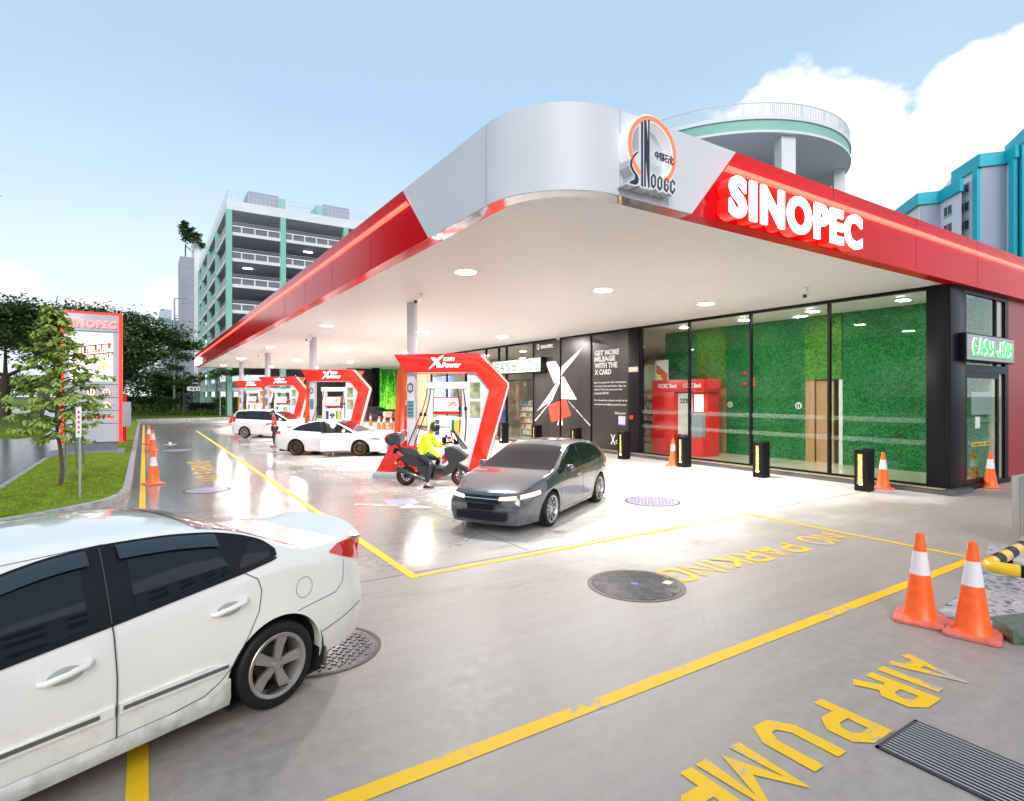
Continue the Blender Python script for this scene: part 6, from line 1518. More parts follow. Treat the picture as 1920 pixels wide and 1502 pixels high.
cx_, cy_ = G(727, 800)
q = MB(); q.box(cx_ - .3, cx_ + .3, cy_ - .2, cy_ + .2, .72, 1.15); q.box(cx_ - .28, cx_ - .22, cy_ - .15, cy_ + .15, 0, .719); q.box(cx_ + .22, cx_ + .28, cy_ - .15, cy_ + .15, 0, .719); o = q.build('drinks_cooler', mat('cream box', (.6, .58, .48), .4), bevel=.02); tag(o, 'cream box on legs behind the group of striped cones', 'cooler box')
# rider, one foot down
J = dict(pelvis=(.42, 0, .84), chest=(.54, 0, 1.22), neck=(.66, 0, 1.43), head=(.78, -.02, 1.56), front=(.8, -.2, -.55), shL=(.56, .18, 1.34), shR=(.58, -.18, 1.33), elL=(.80, .28, 1.05), elR=(.74, -.26, 1.00), wrL=(.98, .26, 1.08), wrR=(.97, -.20, .78), hiL=(.44, .10, .78), hiR=(.44, -.12, .76), knL=(.84, .26, .70), knR=(.78, -.34, .62), anL=(.72, .30, .30), anR=(.66, -.42, .09), toL=(.86, .32, .27), toR=(.80, -.44, .04))
person('scooter rider in fluorescent yellow rain jacket and black helmet with one foot down', (5.9, 14.4), R(-39), J, HIV, BLW, BLS, long_sleeve=True, bulk=1.22, helmet=mat('black helmet', (.012, .012, .014), .08, coat=1))
# ================================================================ BUILDINGS BEHIND
CPW = mat('carpark white', (.78, .79, .82), .6, var=.04, vscale=.3)
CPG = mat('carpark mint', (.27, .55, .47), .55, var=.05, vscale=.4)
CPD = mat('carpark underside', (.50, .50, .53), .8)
LOU = mat('dark louvre', (.22, .225, .25), .6)
LILW = mat('lilac grey wall', (.36, .37, .44), .6, var=.05, vscale=.2)
RAILM = mat('pale railing', (.62, .64, .68), .4)
cp = thing('carpark_building', 'multi storey car park with mint green columns and louvred parapets behind the canopy', 'carpark building', (40, 90, 0))
CX1, CY1, CX2, CY2 = 7.76, 71.1, 76.0, 110.0
lv = [20.8 - 2.93 * k for k in range(7)]
q = MB()
q.box(CX1, CX2, CY1, CY2, 23.35, 24.4)
q.build('roof_slab', CPW, cp)
for z in lv:
    if z < 1: continue
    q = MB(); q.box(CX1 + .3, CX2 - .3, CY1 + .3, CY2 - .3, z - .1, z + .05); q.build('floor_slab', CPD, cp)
    q = MB(); q.box(CX1 + .02, CX2, CY1, CY1 + .2, z - .28, z + .08); q.box(CX1, CX1 + .2, CY1 + .22, CY2, z - .28, z + .08); q.box(CX1 + .02, CX2, CY1 + .02, CY1 + .17, z + .72, z + .86); q.box(CX1 + .02, CX1 + .17, CY1 + .22, CY2, z + .72, z + .86)
    x = CX1 + .1
    while x < CX2: q.box(x, x + .14, CY1 + .03, CY1 + .16, z + .08, z + .72); x += 1.38
    y = CY1 + .5
    while y < CY2: q.box(CX1 + .03, CX1 + .16, y, y + .14, z + .08, z + .72); y += 1.38
    q.build('parapet', CPW, cp)
    q = MB()
    x = CX1 + .2
    while x < CX2: q.box(x, x + .07, CY1 + .07, CY1 + .11, z + .08, z + .72); x += .16
    y = CY1 + .5
    while y < CY2: q.box(CX1 + .07, CX1 + .11, y, y + .07, z + .08, z + .72); y += .16
    q.box(CX1 + .2, CX2, CY1 + .12, CY1 + .13, z + .08, z + .72); q.box(CX1 + .12, CX1 + .13, CY1 + .5, CY2, z + .08, z + .72)
    tag(q.build('louvre', LOU, cp), kind='stuff')
    q = MB()
    for h in (1.02, 1.20): q.box(CX1 + .2, CX2, CY1 + .08, CY1 + .11, z + h, z + h + .03); q.box(CX1 + .08, CX1 + .11, CY1 + .2, CY2, z + h, z + h + .03)
    q.build('rail', RAILM, cp)
for x in (7.76, 13.5, 20.9, 28.3, 35.7, 43.1, 50.5, 57.9, 65.3, 72.7):
    q = MB(); q.box(x - .05, x + .55, CY1 - .12, CY1 + .3 + .2, 0, 23.348); q.build('column', CPG, cp)
for y in (82.0, 93.0, 103.0, 109.5):
    q = MB(); q.box(CX1 - .12, CX1 + .4, y - .35, y + .35, 0, 23.348); q.build('column', CPG, cp)
q = MB(); q.box(CX1 + 6, CX2, CY1 + 12, CY1 + 12.2, 0, 23.3); q.build('inner_wall', mat('carpark inner', (.36, .36, .39), .8), cp)
q = MB()
for x, y, k in ((10, 75, 1), (10.4, 75, 4), (17, 75, 0), (24, 75, 2), (10, 75, 6), (18, 79, 5)):
    q.box(x, x + 1.0, y, y + .12, lv[k] - .20, lv[k] - .12)
q.build('tube_lamps', mat('tube lamp', (1, 1, 1), .3, emit=(1, 1, .95), estr=9), cp)
q = MB()
for h in (.55, 1.05): q.box(CX1, CX2, CY1 + .1, CY1 + .13, 24.4 + h, 24.43 + h); q.box(CX1 + .1, CX1 + .13, CY1, CY2, 24.4 + h, 24.43 + h)
x = CX1
while x < CX2: q.box(x, x + .04, CY1 + .1, CY1 + .13, 24.4, 25.45); x += .45
y = CY1
while y < CY2: q.box(CX1 + .1, CX1 + .13, y, y + .04, 24.4, 25.45); y += .9
tag(q.build('roof_railing', RAILM, cp), kind='stuff')
for a, b, m in ((465, 522, LILW), (606, 655, LILW)):
    x0 = onY(a, 742, 76)[0]; x1 = onY(b, 742, 76)[0]
    q = MB(); q.box(x0, x1, 76, 80, 24.41, 27.4); q.build('stair_head', m, cp)
x0, x1 = onY(522, 742, 75.5)[0], onY(535, 742, 75.5)[0]; q = MB(); q.box(x0, x1, 75.5, 79, 24.41, 27.0); q.build('stair_head', CPG, cp)
x0, x1 = onY(594, 742, 75.5)[0], onY(606, 742, 75.5)[0]; q = MB(); q.box(x0, x1, 75.5, 79, 24.41, 27.0); q.build('stair_head', CPG, cp)
# ground floor: white inner wall and bright lamps behind the hedge
q = MB(); q.box(CX1 + 2, CX2, 76, 76.2, 0, 3.0); q.build('ground_wall', mat('pale inner wall', (.55, .53, .50), .6), cp)
q = MB()
for k in range(9): x = 8.6 + k * 1.7; q.box(x, x + .35, 75.0, 75.3, 0, 3.1)
q.build('inner_column', CPW, cp)
lamps = MB()
for x, z in ((9.2, 3.3), (12.0, 3.2), (12.3, 3.6), (12.1, 3.9)): lamps.ball((x, 73.2, z), .16, 10, 6)
lamps.build('glare_lamps', mat('warm lamp', (1, 1, 1), .3, emit=(1, .92, .8), estr=14), cp)
# slab tower beside it
tw = thing('slab_tower', 'windowless lilac grey slab tower at the left end of the car park', 'tower', (6.1, 113, 0))
q = MB(); q.box(5.1, 7.1, 111.5, 118, 0, 26.0); q.build('shaft', LILW, tw)
q = MB(); q.box(7.12, 8.3, 110.2, 117, 0, 30.5); q.build('white_shaft', CPW, tw)
q = MB()
for k in range(1, 9): q.box(5.09, 7.11, 111.49, 111.5, k * 3.0, k * 3.0 + .06)
q.build('joint', mat('tower joint', (.24, .25, .30), .6), tw)
# far pale towers
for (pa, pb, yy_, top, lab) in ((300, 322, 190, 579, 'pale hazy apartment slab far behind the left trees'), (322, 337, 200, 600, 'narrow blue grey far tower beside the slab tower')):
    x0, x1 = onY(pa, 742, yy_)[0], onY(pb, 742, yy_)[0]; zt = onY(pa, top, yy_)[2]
    t = thing('apartment_building', lab, 'apartment building', ((x0 + x1) / 2, yy_, 0)); m = mat('hazy wall %d' % pa, (.50, .58, .68) if pa == 300 else (.30, .36, .45), .8)  # distance haze put into the wall and window colours
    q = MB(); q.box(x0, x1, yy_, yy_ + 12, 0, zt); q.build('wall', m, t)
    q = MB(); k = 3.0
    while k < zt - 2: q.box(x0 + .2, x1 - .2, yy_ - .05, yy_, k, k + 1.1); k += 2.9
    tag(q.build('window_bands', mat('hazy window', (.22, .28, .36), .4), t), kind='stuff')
# ---- round ramp
rp = thing('ramp_drum', 'round car park ramp with mint band and square white columns behind the right canopy edge', 'ramp drum', (47.5, 36.5, 0))
RX, RY, RRad = 47.5, 36.5, 11.4
def an(r0, r1, z0, z1, name, m, seg=96): q = MB(); q.lathe([(r0, z0), (r1, z0), (r1, z1), (r0, z1), (r0, z0)], (RX, RY, 0), seg); return q.build(name, m, rp, smooth=True)
an(6.0, RRad + .12, 24.2, 24.5, 'top_edge', CPW); an(6.0, RRad, 23.35, 24.198, 'mint_band', CPG); an(6.0, RRad + .1, 23.15, 23.348, 'lower_edge', CPW)
q = MB(); rows = []
for i in range(97):
    a = 2 * PI * i / 96; z = 20.0 - 2.9 * i / 96
    rows.append([(RX + r_ * math.cos(a + 3.6), RY + r_ * math.sin(a + 3.6), z + dz) for r_, dz in ((6.2, 0), (RRad - 1.0, 0), (RRad - 1.0, -.5), (6.2, -.5), (6.2, 0))])
q.grid(rows); q.build('helical_slab', mat('ramp grey', (.45, .46, .49), .7), rp, smooth=True)
an(5.6, 6.0, 0, 24.2, 'core_wall', mat('ramp core', (.55, .56, .60), .7), 64)
for k in range(6):
    a = R(247 + k * 60); q = MB(); q.cbox((RX + (RRad - .75) * math.cos(a), RY + (RRad - .75) * math.sin(a), 11.57), (.9, 1.25, 23.14), a); q.build('column', CPW, rp)
for z in (17, 11, 5): an(6.0, RRad - 1.1, z, z + .5, 'deck', mat('ramp grey', (.45, .46, .49), .7))
q = MB()
for k in range(420):
    a = 2 * PI * k / 420; q.cbox((RX + RRad * math.cos(a), RY + RRad * math.sin(a), 25.0), (.03, .05 if k % 14 else .12, 1.0), a)
tag(q.build('railing_bars', RAILM, rp), kind='stuff')
an(RRad - .03, RRad + .03, 25.5, 25.56, 'handrail', RAILM)
# ---- stepped flats with turquoise fascia
TQ = mat('turquoise fascia', (.0, .50, .62), .5); FLW = mat('flat wall white', (.88, .88, .91), .6, var=.04, vscale=.3); FLG = mat('flat wall grey', (.42, .46, .57), .6); WIN = mat('flat window', (.05, .07, .10), .12, coat=.6)
def at_d(px, d): r = ray(px); return Vector((r[0] * d, r[1] * d))
def flats(pts, ztop, lab, mats_):
    t = thing('apartment_building', lab, 'apartment building', (*pts[0], 0), group='stepped blocks of flats behind the canopy')
    off = Vector((22, 14)); poly = [tuple(p) for p in pts] + [tuple(p + off) for p in pts[::-1]]
    q = MB(); q.prism(poly, 0, ztop); q.build('wall', FLW, t)
    for i in range(len(pts) - 1):
        a, b = pts[i], pts[i + 1]; L = (b - a).length; e = (b - a) / L; n = Vector((e.y, -e.x));
        if n.dot(-a) < 0: n = -n
        f = lambda u, z, w: (a.x + e.x * u + n.x * w, a.y + e.y * u + n.y * w, z)
        def bx(u0, u1, z0, z1, w0, w1, nm, m, q=None):
            q_ = q or MB(); q_.add([f(u, z, w) for u in (u0, u1) for w in (w0, w1) for z in (z0, z1)], [(0, 1, 3, 2), (4, 6, 7, 5), (0, 4, 5, 1), (2, 3, 7, 6), (0, 2, 6, 4), (1, 5, 7, 3)])
            if q is None: q_.build(nm, m, t)
        bx(-.3, L + .3, ztop - 1.7, ztop + .25, -.1, .45, 'fascia', TQ)
        if mats_[i] == 'g': bx(.1, L - .1, 0, ztop - 1.72, .01, .12, 'wall_panel', FLG)
        if 'p' in mats_[i]: bx(L - 1.2, L, 0, ztop - 1.72, .0, .5, 'pilaster', TQ)
        if 'w' in mats_[i]:
            z = ztop - 4.4; k = 0
            while z > 12 and k < 7:
                bx(L * .20, L * .55, z, z + 1.4, .03, .06, 'window', WIN); qq = MB()
                bx(L * .18, L * .57, z - .12, z, .02, .22, '', None, qq); bx(L * .18, L * .57, z + 1.4, z + 1.5, .02, .16, '', None, qq); bx(L * .37, L * .39, z, z + 1.4, .061, .09, '', None, qq); qq.build('window_frame', RAILM, t); z -= 2.9; k += 1
    return t
def ztop(py, d): return EYE + (742 - py) * d / FPX
P1 = [at_d(1676, 106), at_d(1724, 96), at_d(1763, 95), at_d(1803, 89.5)]
flats(P1, ztop(366, 96), 'lowest and farthest stepped block of flats with turquoise fascia behind the red canopy edge', ['w', 'g', 'w'])
P2 = [at_d(1791, 93.5), at_d(1839, 87.0), at_d(1887, 86.0), at_d(1908, 83.5)]
flats(P2, ztop(293, 87.0), 'middle stepped block of flats with turquoise pilasters above the canopy', ['wp', 'g', 'p'])
P3 = [at_d(1892, 88.0), at_d(1925, 82.5), at_d(1990, 81.0), at_d(2080, 72)]
flats(P3, ztop(245, 82.5), 'tallest block of flats with turquoise fascia at the right picture edge', ['p', 'w', 'w'])
# block across the street (mirrored in the glass and cladding)
t = thing('apartment_building', 'white apartment block across the street behind the viewer', 'apartment building', (30, -50, 0))
q = MB(); q.box(8, 60, -60, -48, 0, 34); q.build('wall', FLW, t)
q = MB()
for k in range(11):
    for j in range(13): q.box(10 + j * 3.8, 12.2 + j * 3.8, -48, -47.9, 2 + k * 2.9, 3.5 + k * 2.9)
tag(q.build('windows', WIN, t), kind='stuff')
# ================================================================ TREES
BARK = mat('bark', (.10, .075, .055), .9, var=.3, vscale=8, bump=.8, bscale=20)
def leafmat(name, a, b): 
    m = mat(name, a, .55, col2=b, vscale=.9, spec=.3); return m
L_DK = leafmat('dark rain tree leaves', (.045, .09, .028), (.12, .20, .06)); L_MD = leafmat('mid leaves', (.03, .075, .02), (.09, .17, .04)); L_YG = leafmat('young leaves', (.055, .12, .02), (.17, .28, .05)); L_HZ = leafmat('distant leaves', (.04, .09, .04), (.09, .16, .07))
def tree(x, y, h, clumps, n, ls, lab, lm, trunk=.3, lean=(0, 0), z0=.1, group=None, limbs=True, seed=1, kind_='tree', flat=.5, fork=.35):
    """clumps: (dx, dy, z, rx, ry, rz)"""
    rn = random.Random(seed); t = thing('tree', lab, kind_, (x, y, z0), group=group)
    q = MB(); top = Vector((x + lean[0], y + lean[1], h * fork))
    q.tube([(x, y, z0 - .1), (x + lean[0] * .4, y + lean[1] * .4, h * fork * .5), tuple(top)], [trunk * 1.25, trunk, trunk * .8], 9)
    if limbs:
        for c in clumps:
            e = Vector((x + c[0], y + c[1], c[2])); m_ = top.lerp(e, .5) + Vector((0, 0, -.04 * h)); q.tube([tuple(top), tuple(m_), tuple(e)], [trunk * .55, trunk * .32, trunk * .08], 6)
    else: q.tube([tuple(top), (x + lean[0], y + lean[1], h * .97)], [trunk * .8, trunk * .12], 7)
    q.build('trunk', BARK, t, smooth=True)
    b = MB(); W = [c[3] * c[4] * c[5] for c in clumps]; tot = sum(w_ ** .67 for w_ in W)
    for c, w_ in zip(clumps, W):
        k = int(n * 1.7 * w_ ** .67 / tot)
        # sub-clumps give light and dark lumps and gaps
        subs = []
        for _ in range(max(4, k // 70)):
            v = Vector((rn.gauss(0, 1), rn.gauss(0, 1), rn.gauss(0, 1))).normalized() * rn.uniform(.2, 1.0); subs.append((v, rn.uniform(.12, .30)))
        for i in range(k):
            v, r_ = subs[rn.randrange(len(subs))]; u = Vector((rn.gauss(0, r_), rn.gauss(0, r_), rn.gauss(0, r_ * .8)))
            p = v + u; P = Vector((x + c[0] + p.x * c[3], y + c[1] + p.y * c[4], c[2] + p.z * c[5]))
            s_ = ls * rn.uniform(.6, 1.4); n1 = Vector((rn.uniform(-1, 1), rn.uniform(-1, 1), rn.uniform(-flat, flat))).normalized(); n2 = n1.cross(Vector((rn.uniform(-.4, .4), rn.uniform(-.4, .4), 1))).normalized()
            b.add([P - n1 * s_, P - n2 * s_ * .45 + Vector((0, 0, s_ * .15)), P + n1 * s_, P + n2 * s_ * .45], [(0, 1, 2, 3)])
    b.build('crown', lm, t, weld=False, recalc=False)
    return t
GT = 'big roadside trees on the left'
tree(-7.3, 57.4, 11, [(-1, 0, 8.6, 4.6, 4, 1.6), (3.2, 0, 7.6, 3.8, 3.5, 1.4), (-5, 2, 8.2, 4, 3.5, 1.6), (.8, -2, 6.9, 3.6, 3, 1.2)], 9000, .20, 'large dark spreading tree with leaning trunk on the road island at the left edge', L_DK, .38, (2.0, 0), group=GT, seed=2, fork=.5)
tree(-3.6, 73, 12, [(0, 0, 10.2, 5.2, 4.5, 1.8), (4.5, 1, 8.9, 4.6, 4, 1.5), (-4, 0, 9, 5, 4, 1.9), (2.5, -2, 7.0, 5.2, 3.6, 1.7), (7.2, 0, 8.0, 2.6, 2.5, .8)], 13000, .22, 'large dark rain tree rising behind the sign pylon with branches reaching right', L_DK, .45, (1, 0), group=GT, seed=3, fork=.38)
tree(-13, 84, 13, [(0, 0, 10.5, 6.5, 5, 2.4), (5, 0, 8.5, 5, 4, 2.4), (-5, 0, 8.5, 5, 4, 2.6)], 7000, .30, 'dark tree mass behind the leaning tree at far left', L_DK, .45, group=GT, seed=4)
tree(-9, 98, 13, [(0, 0, 9.5, 7, 5, 3), (6, 0, 7, 5, 4, 2.5)], 5000, .34, 'dark tree filling the gap behind the pylon', L_DK, .45, group=GT, seed=5)
for i, (px, d, h, lab) in enumerate(((15, 150, 9, 'hazy green tree beyond the road at the left edge'), (62, 140, 8, 'hazy green tree beyond the road under the leaning tree'), (205, 130, 8.5, 'hazy round tree past the pylon'), (285, 105, 8.5, 'dusky tree above the hedge beside the street lamps'), (318, 92, 6.5, 'low bushy tree above the hedge near the slab tower'))):
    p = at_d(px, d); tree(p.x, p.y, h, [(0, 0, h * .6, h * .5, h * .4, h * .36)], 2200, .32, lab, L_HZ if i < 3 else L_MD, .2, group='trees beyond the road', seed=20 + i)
p = at_d(345, 62.5); tree(p.x, p.y, 8.0, [(0, 0, 6.6, 1.2, 1.2, .9), (-.7, 0, 5.2, 1.5, 1.3, .7), (.7, 0, 4.3, 1.5, 1.3, .6), (-.5, 0, 3.7, 1.4, 1.2, .5)], 1900, .12, 'slim young tree with open crown in front of the slab tower', L_MD, .06, z0=.17, limbs=True, seed=8, group='young trees on the far verge', fork=.6)
p = at_d(425, 62.5); tree(p.x, p.y, 6.2, [(0, 0, 4.9, 1.6, 1.3, .6), (-1.2, 0, 4.5, 1.3, 1.2, .5), (.9, 0, 5.0, 1.2, 1.1, .5)], 1300, .12, 'slim young tree under the far end of the canopy edge', L_MD, .06, z0=.17, limbs=True, seed=9, group='young trees on the far verge', fork=.6)
p = at_d(407, 66); tree(p.x, p.y, 8.8, [(0, 0, 7.6, .9, .9, .7), (1.2, 0, 8.2, .8, .8, .5)], 700, .13, 'young tree with leaves just above the far canopy edge', L_YG, .05, z0=.17, limbs=True, seed=10, group='young trees on the far verge', fork=.7)
# leafy top on the tower roof
tree(5.9, 111.9, 32, [(.2, 0, 30.3, 1.3, 1.0, 1.5), (1.3, -2.0, 29.0, 1.5, 1.0, 1.1), (.2, 0, 31.4, 1.0, .9, .8), (1.9, -2.5, 28.0, .9, .8, .7)], 1500, .24, 'leafy treetop growing above the lilac slab tower', L_MD, .12, z0=26.0, limbs=True, seed=12, fork=.875)
# planting along the far kerb
def hedge(px0, px1, d, h, lab, lm, n, seed, dep=1.4, ls=.10):
    a, b = at_d(px0, d), at_d(px1, d); rn = random.Random(seed); q = MB(); L = b - a; nn = Vector((-L.y, L.x)).normalized()
    core = [(a, b)]
    for k in range(n):
        u = rn.random(); v = rn.uniform(-.5, .5); bumps = .82 + .18 * noise.noise(Vector((u * 14, seed, 0))) + .08 * rn.random(); w = rn.random() ** .5
        P = Vector((*(a + L * u + nn * v * dep), .15 + h * bumps * w)); s_ = ls * rn.uniform(.6, 1.5); n1 = Vector((rn.uniform(-1, 1), rn.uniform(-1, 1), rn.uniform(-.6, .8))).normalized(); n2 = n1.cross(Vector((rn.uniform(-1, 1), .3, 1))).normalized()
        q.add([P - n1 * s_, P - n2 * s_ * .5, P + n1 * s_, P + n2 * s_ * .5], [(0, 1, 2, 3)])
    o = q.build('hedge', lm, weld=False, recalc=False); tag(o, lab, 'hedge', group='planting beyond the far kerb'); return o
hedge(228, 305, 68, 2.5, 'tall dark green hedge at the left of the far verge', L_DK, 5200, 1)
hedge(300, 345, 67, 2.2, 'dark green hedge behind the slim young tree', L_DK, 2600, 2)
hedge(355, 405, 66, 1.6, 'low purple brown hedge on the far verge', leafmat('purple leaves', (.02, .015, .02), (.06, .05, .04)), 2600, 3)
hedge(402, 455, 65, 2.3, 'green flowering shrub mass beside the white people carrier', L_MD, 2600, 4)
hedge(232, 400, 65, .7, 'low yellow green edging plants before the hedges', L_YG, 1500, 5, .8)
hedge(480, 700, 69, 1.6, 'dim hedge under the canopy behind the far pumps', L_DK, 3500, 6)
hedge(560, 650, 66.5, 4.6, 'tall shrubs seen through the pump arches under the canopy', L_MD, 3500, 7, 2.0, .13)
# street lamps and posts
def post(px, d, py_top, r_, lab, head=True):
    p = at_d(px, d); z = EYE + (742 - py_top) * d / FPX; t = thing('street_lamp', lab, 'street lamp', (p.x, p.y, .1), group='street lamps beyond the forecourt')
    q = MB(); q.tube([(p.x, p.y, .05), (p.x, p.y, z)], [r_ * 1.3, r_], 10)
    if head: q.tube([(p.x, p.y, z), (p.x + 1.6, p.y - 1.0, z + .05)], r_ * .6, 8)
    q.build('pole', mat('galvanised pole', (.42, .43, .46), .4, metal=.5), t, smooth=True)
    if head: q = MB(); q.cbox((p.x + 1.9, p.y - 1.2, z + .03), (.8, .3, .12), R(-32)); q.build('lamp_head', RAILM, t, bevel=.03)
post(327, 75, 560, .11, 'tall grey street lamp pole before the slab tower')
post(315, 120, 662, .10, 'thin distant lamp pole beside the pale slab')
post(413, 63, 737, .05, 'short pale post on the far verge', False)
p = at_d(376, 66); t = thing('road_sign', 'red and white striped post sign at the car park entrance', 'road sign', (p.x, p.y, 0))
q = MB(); q.tube([(p.x, p.y, 0), (p.x, p.y, 5.2)], .05); q.build('pole', RAILM, t)
for k in range(3): q = MB(); q.box(p.x - .17, p.x + .17, p.y - .06, p.y - .052, 4.0 + k * .38, 4.36 + k * .38); q.build('plate', REDD if k % 2 == 0 else WHITE, t)
p = at_d(364, 70); t = thing('block_number_sign', 'white lit number sign reading 431 beside the car park', 'number sign', (p.x, p.y, 0))
q = MB(); q.box(p.x - .75, p.x + .75, p.y, p.y + .1, 3.0, 3.5); q.build('board', mat('lit board', (.7, .7, .7), .4, emit=(1, 1, 1), estr=.25), t)
box_text('431', lambda u, v, w: (p.x - .5 + u, p.y - .01 - w, 3.1 + v), 1.0, .3, .01, .03).build('number', BLKM, t, weld=False)
q = MB(); q.tube([(p.x, p.y + .05, 0), (p.x, p.y + .05, 3.0)], .05); q.build('pole', RAILM, t)
# row of roadside trees on the far side of the road (they show in the glass and red cladding)
for i, (x, y, h) in enumerate(((-24, 2, 12), (-26, 18, 13), (-24, 33, 11), (-26, 48, 13), (-23, -14, 12))):
    tree(x, y, h, [(0, 0, h * .72, 6, 6, 2.6), (3, 4, h * .6, 4, 4, 2.2), (-2, -4, h * .62, 4.5, 4, 2.2)], 2600, .42, 'broad green tree across the road, outside the left picture edge', L_DK, .4, group='trees across the road', seed=60 + i)
for i, (x, y, h) in enumerate(((-16.5, 51, 25), (-20, 69, 28))):
    tree(x, y, h, [(0, 0, h * .78, 5, 5, 4), (1, 3, h * .6, 4.5, 4.5, 4), (-2, -3, h * .62, 4.5, 4, 4)], 4200, .5, 'very tall broad tree across the road, outside the left picture edge', L_DK, .5, group='trees across the road', seed=80 + i)
# ================================================================ PYLON, SAPLING, CONES, BOLLARDS
NEON = mat('red neon edge', (.8, .02, .02), .3, emit=(1, .04, .03), estr=.8)
PYG = mat('pylon grey', (.50, .51, .60), .25, coat=.3)
PX0, PX1, PYY = -2.60, -.76, 27.0
py = thing('sign_pylon', 'tall grey price sign pylon with glowing red edge and white screen on the verge', 'sign pylon', (-1.68, 27.2, .1))
q = MB(); q.box(PX0, PX1, PYY, PYY + .42, .62, 5.53); q.build('body', PYG, py, bevel=.01)
q = MB(); q.box(PX0 - .03, PX0 + .07, PYY - .03, PYY + .45, .60, 5.60); q.box(PX1 - .07, PX1 + .04, PYY - .03, PYY + .45, .60, 5.60); q.box(PX0 + .07, PX1 - .07, PYY - .03, PYY + .45, 5.531, 5.60); q.build('neon_edge', NEON, py)
q = MB()
for z in (4.85, 2.82, 2.32, 1.82, 1.32): q.box(PX0 + .08, PX1 - .08, PYY - .006, PYY - .001, z, z + .02)
q.build('seam', mat('dark gap', (.05, .05, .07), .5), py)
box_text('SINOPEC', lambda u, v, w: (PX0 + .14 + u, PYY - .01 - w, 4.99 + v), 1.56, .29, .05, .05, 1.1).build('letters', mat('neon letters', (.9, .4, .4), .4, emit=(1, .25, .20), estr=.45), py, weld=False)
q = MB(); q.box(PX0 + .24, PX1 - .26, PYY - .03, PYY - .002, 2.96, 4.80); scn = q.build('screen', mat('lit screen panel', (.9, .9, .9), .3, emit=(1, 1, 1), estr=.5), py)
ORP = mat('orange screen print', (.45, .06, .01), .5, emit=(.6, .08, .01), estr=.15)
def sl(txt, x, z, W, Hh, m, nm, sh=.18): box_text(txt, lambda u, v, w: (x + u, PYY - .036 - w, z + v + u * sh), W, Hh, .003, .05, 1.0).build(nm, m, py, weld=False)
q = MB()
for x0, z0, x1, hh in ((-2.26, 3.94, -1.12, .30), (-2.26, 3.60, -1.06, .30)): q.add([(x0, PYY - .0335, z0), (x1, PYY - .0335, z0 + (x1 - x0) * .18), (x1 + .05, PYY - .0335, z0 + (x1 - x0) * .18 + hh), (x0 + .05, PYY - .0335, z0 + hh)], [(0, 1, 2, 3)])
q.build('banner', ORP, py)
WPX = mat('white screen print', (.9, .9, .85), .4, emit=(1, 1, .9), estr=.6)
sl('BETTER FUEL', -2.20, 3.98, 1.08, .21, WPX, 'lettering'); sl('BETTER DEALS', -2.20, 3.64, 1.14, .21, WPX, 'lettering')
sl('24%', -1.50, 3.42, .36, .20, mat('yellow screen print', (.7, .5, .02), .4, emit=(.9, .6, .02), estr=.4), 'lettering', .1)
for z in (2.44, 1.95):
    for x in (-1.22, -1.70):
        q = MB(); q.cyl((x, PYY - .03, z + .10), .15, .025, 24, 'Y'); d_ = q.build('symbol_disc', mat('lit disc', (.8, .78, .7), .4, emit=(1, .95, .85), estr=.5), py)
        q = MB(); q.lathe([(.13, 0), (.155, 0)], (x, PYY - .034, z + .10), 24, 'Y')
        if z > 2.2: q.box(x - .07, x - .02, PYY - .036, PYY - .031, z + .02, z + .19); q.box(x + .02, x + .07, PYY - .036, PYY - .031, z + .02, z + .19)
        else: q.lathe([(.03, 0), (.045, 0)], (x - .06, PYY - .034, z + .07), 14, 'Y'); q.lathe([(.03, 0), (.045, 0)], (x + .06, PYY - .034, z + .07), 14, 'Y'); q.box(x - .06, x + .06, PYY - .036, PYY - .031, z + .10, z + .13)
        q.build('symbol', ORP, py)
box_text('Open 24 hours', lambda u, v, w: (-1.98 + u, PYY - .008 - w, 1.50 + v), 1.0, .15, .01, .02, shear=.2).build('lettering', NEON, py, weld=False)
q = MB(); q.box(PX0 + .12, PX1 - .12, PYY + .05, PYY + .38, .28, .618); q.build('neck', mat('slate base', (.14, .15, .19), .5), py)
q = MB(); q.box(-3.0, -.66, PYY - .45, PYY + .9, .02, .30); q.build('base', mat('slate slab', (.19, .20, .26), .5, var=.15), py, bevel=.01)
t = thing('service_cabinet', 'grey and red cabinet behind the right side of the sign pylon', 'cabinet', (-.6, 30.5, .1))
q = MB(); q.box(-.98, -.55, 33.2, 33.8, .9, 2.1); q.build('grey_panel', LILW, t, bevel=.02); q = MB(); q.box(-.95, -.72, 33.3, 33.75, .1, 2.5); q.build('red_body', REDD, t)
# small things round it
q = MB(); q.cyl((*G(197, 848, .15), .12), .055, .42, 14); o = q.build('marker_post', WHITE, smooth=True, angle=40); tag(o, 'short white cylindrical post on the grass right of the pylon base', 'post')
gx, gy_ = G(188, 850, .15); t = thing('meter_box', 'small grey meter box on a post before the pylon base', 'meter box', (gx, gy_, .15)); q = MB(); q.box(gx - .06, gx + .06, gy_ - .04, gy_ + .04, .38, .62); q.build('box', RAILM, t); q = MB(); q.tube([(gx, gy_, .1), (gx, gy_, .38)], .02); q.build('post', PLN, t)
gx, gy_ = G(150, 930, .2); t = thing('notice_post', 'narrow white notice with red print on a thin grey post beside the sapling', 'notice sign', (gx, gy_, .15))
q = MB(); q.tube([(gx, gy_, .1), (gx, gy_, 2.18)], .022, 10); q.build('post', mat('galvanised pole', (.42, .43, .46), .4, metal=.5), t, smooth=True)
q = MB(); q.cbox((gx - .02, gy_ - .04, 1.82), (.10, .008, .66)); q.build('plate', WHITE, t); q = MB(); [q.cbox((gx - .02, gy_ - .046, 1.60 + k * .11), (.035, .002, .05)) for k in range(5)]; q.build('print', REDD, t)
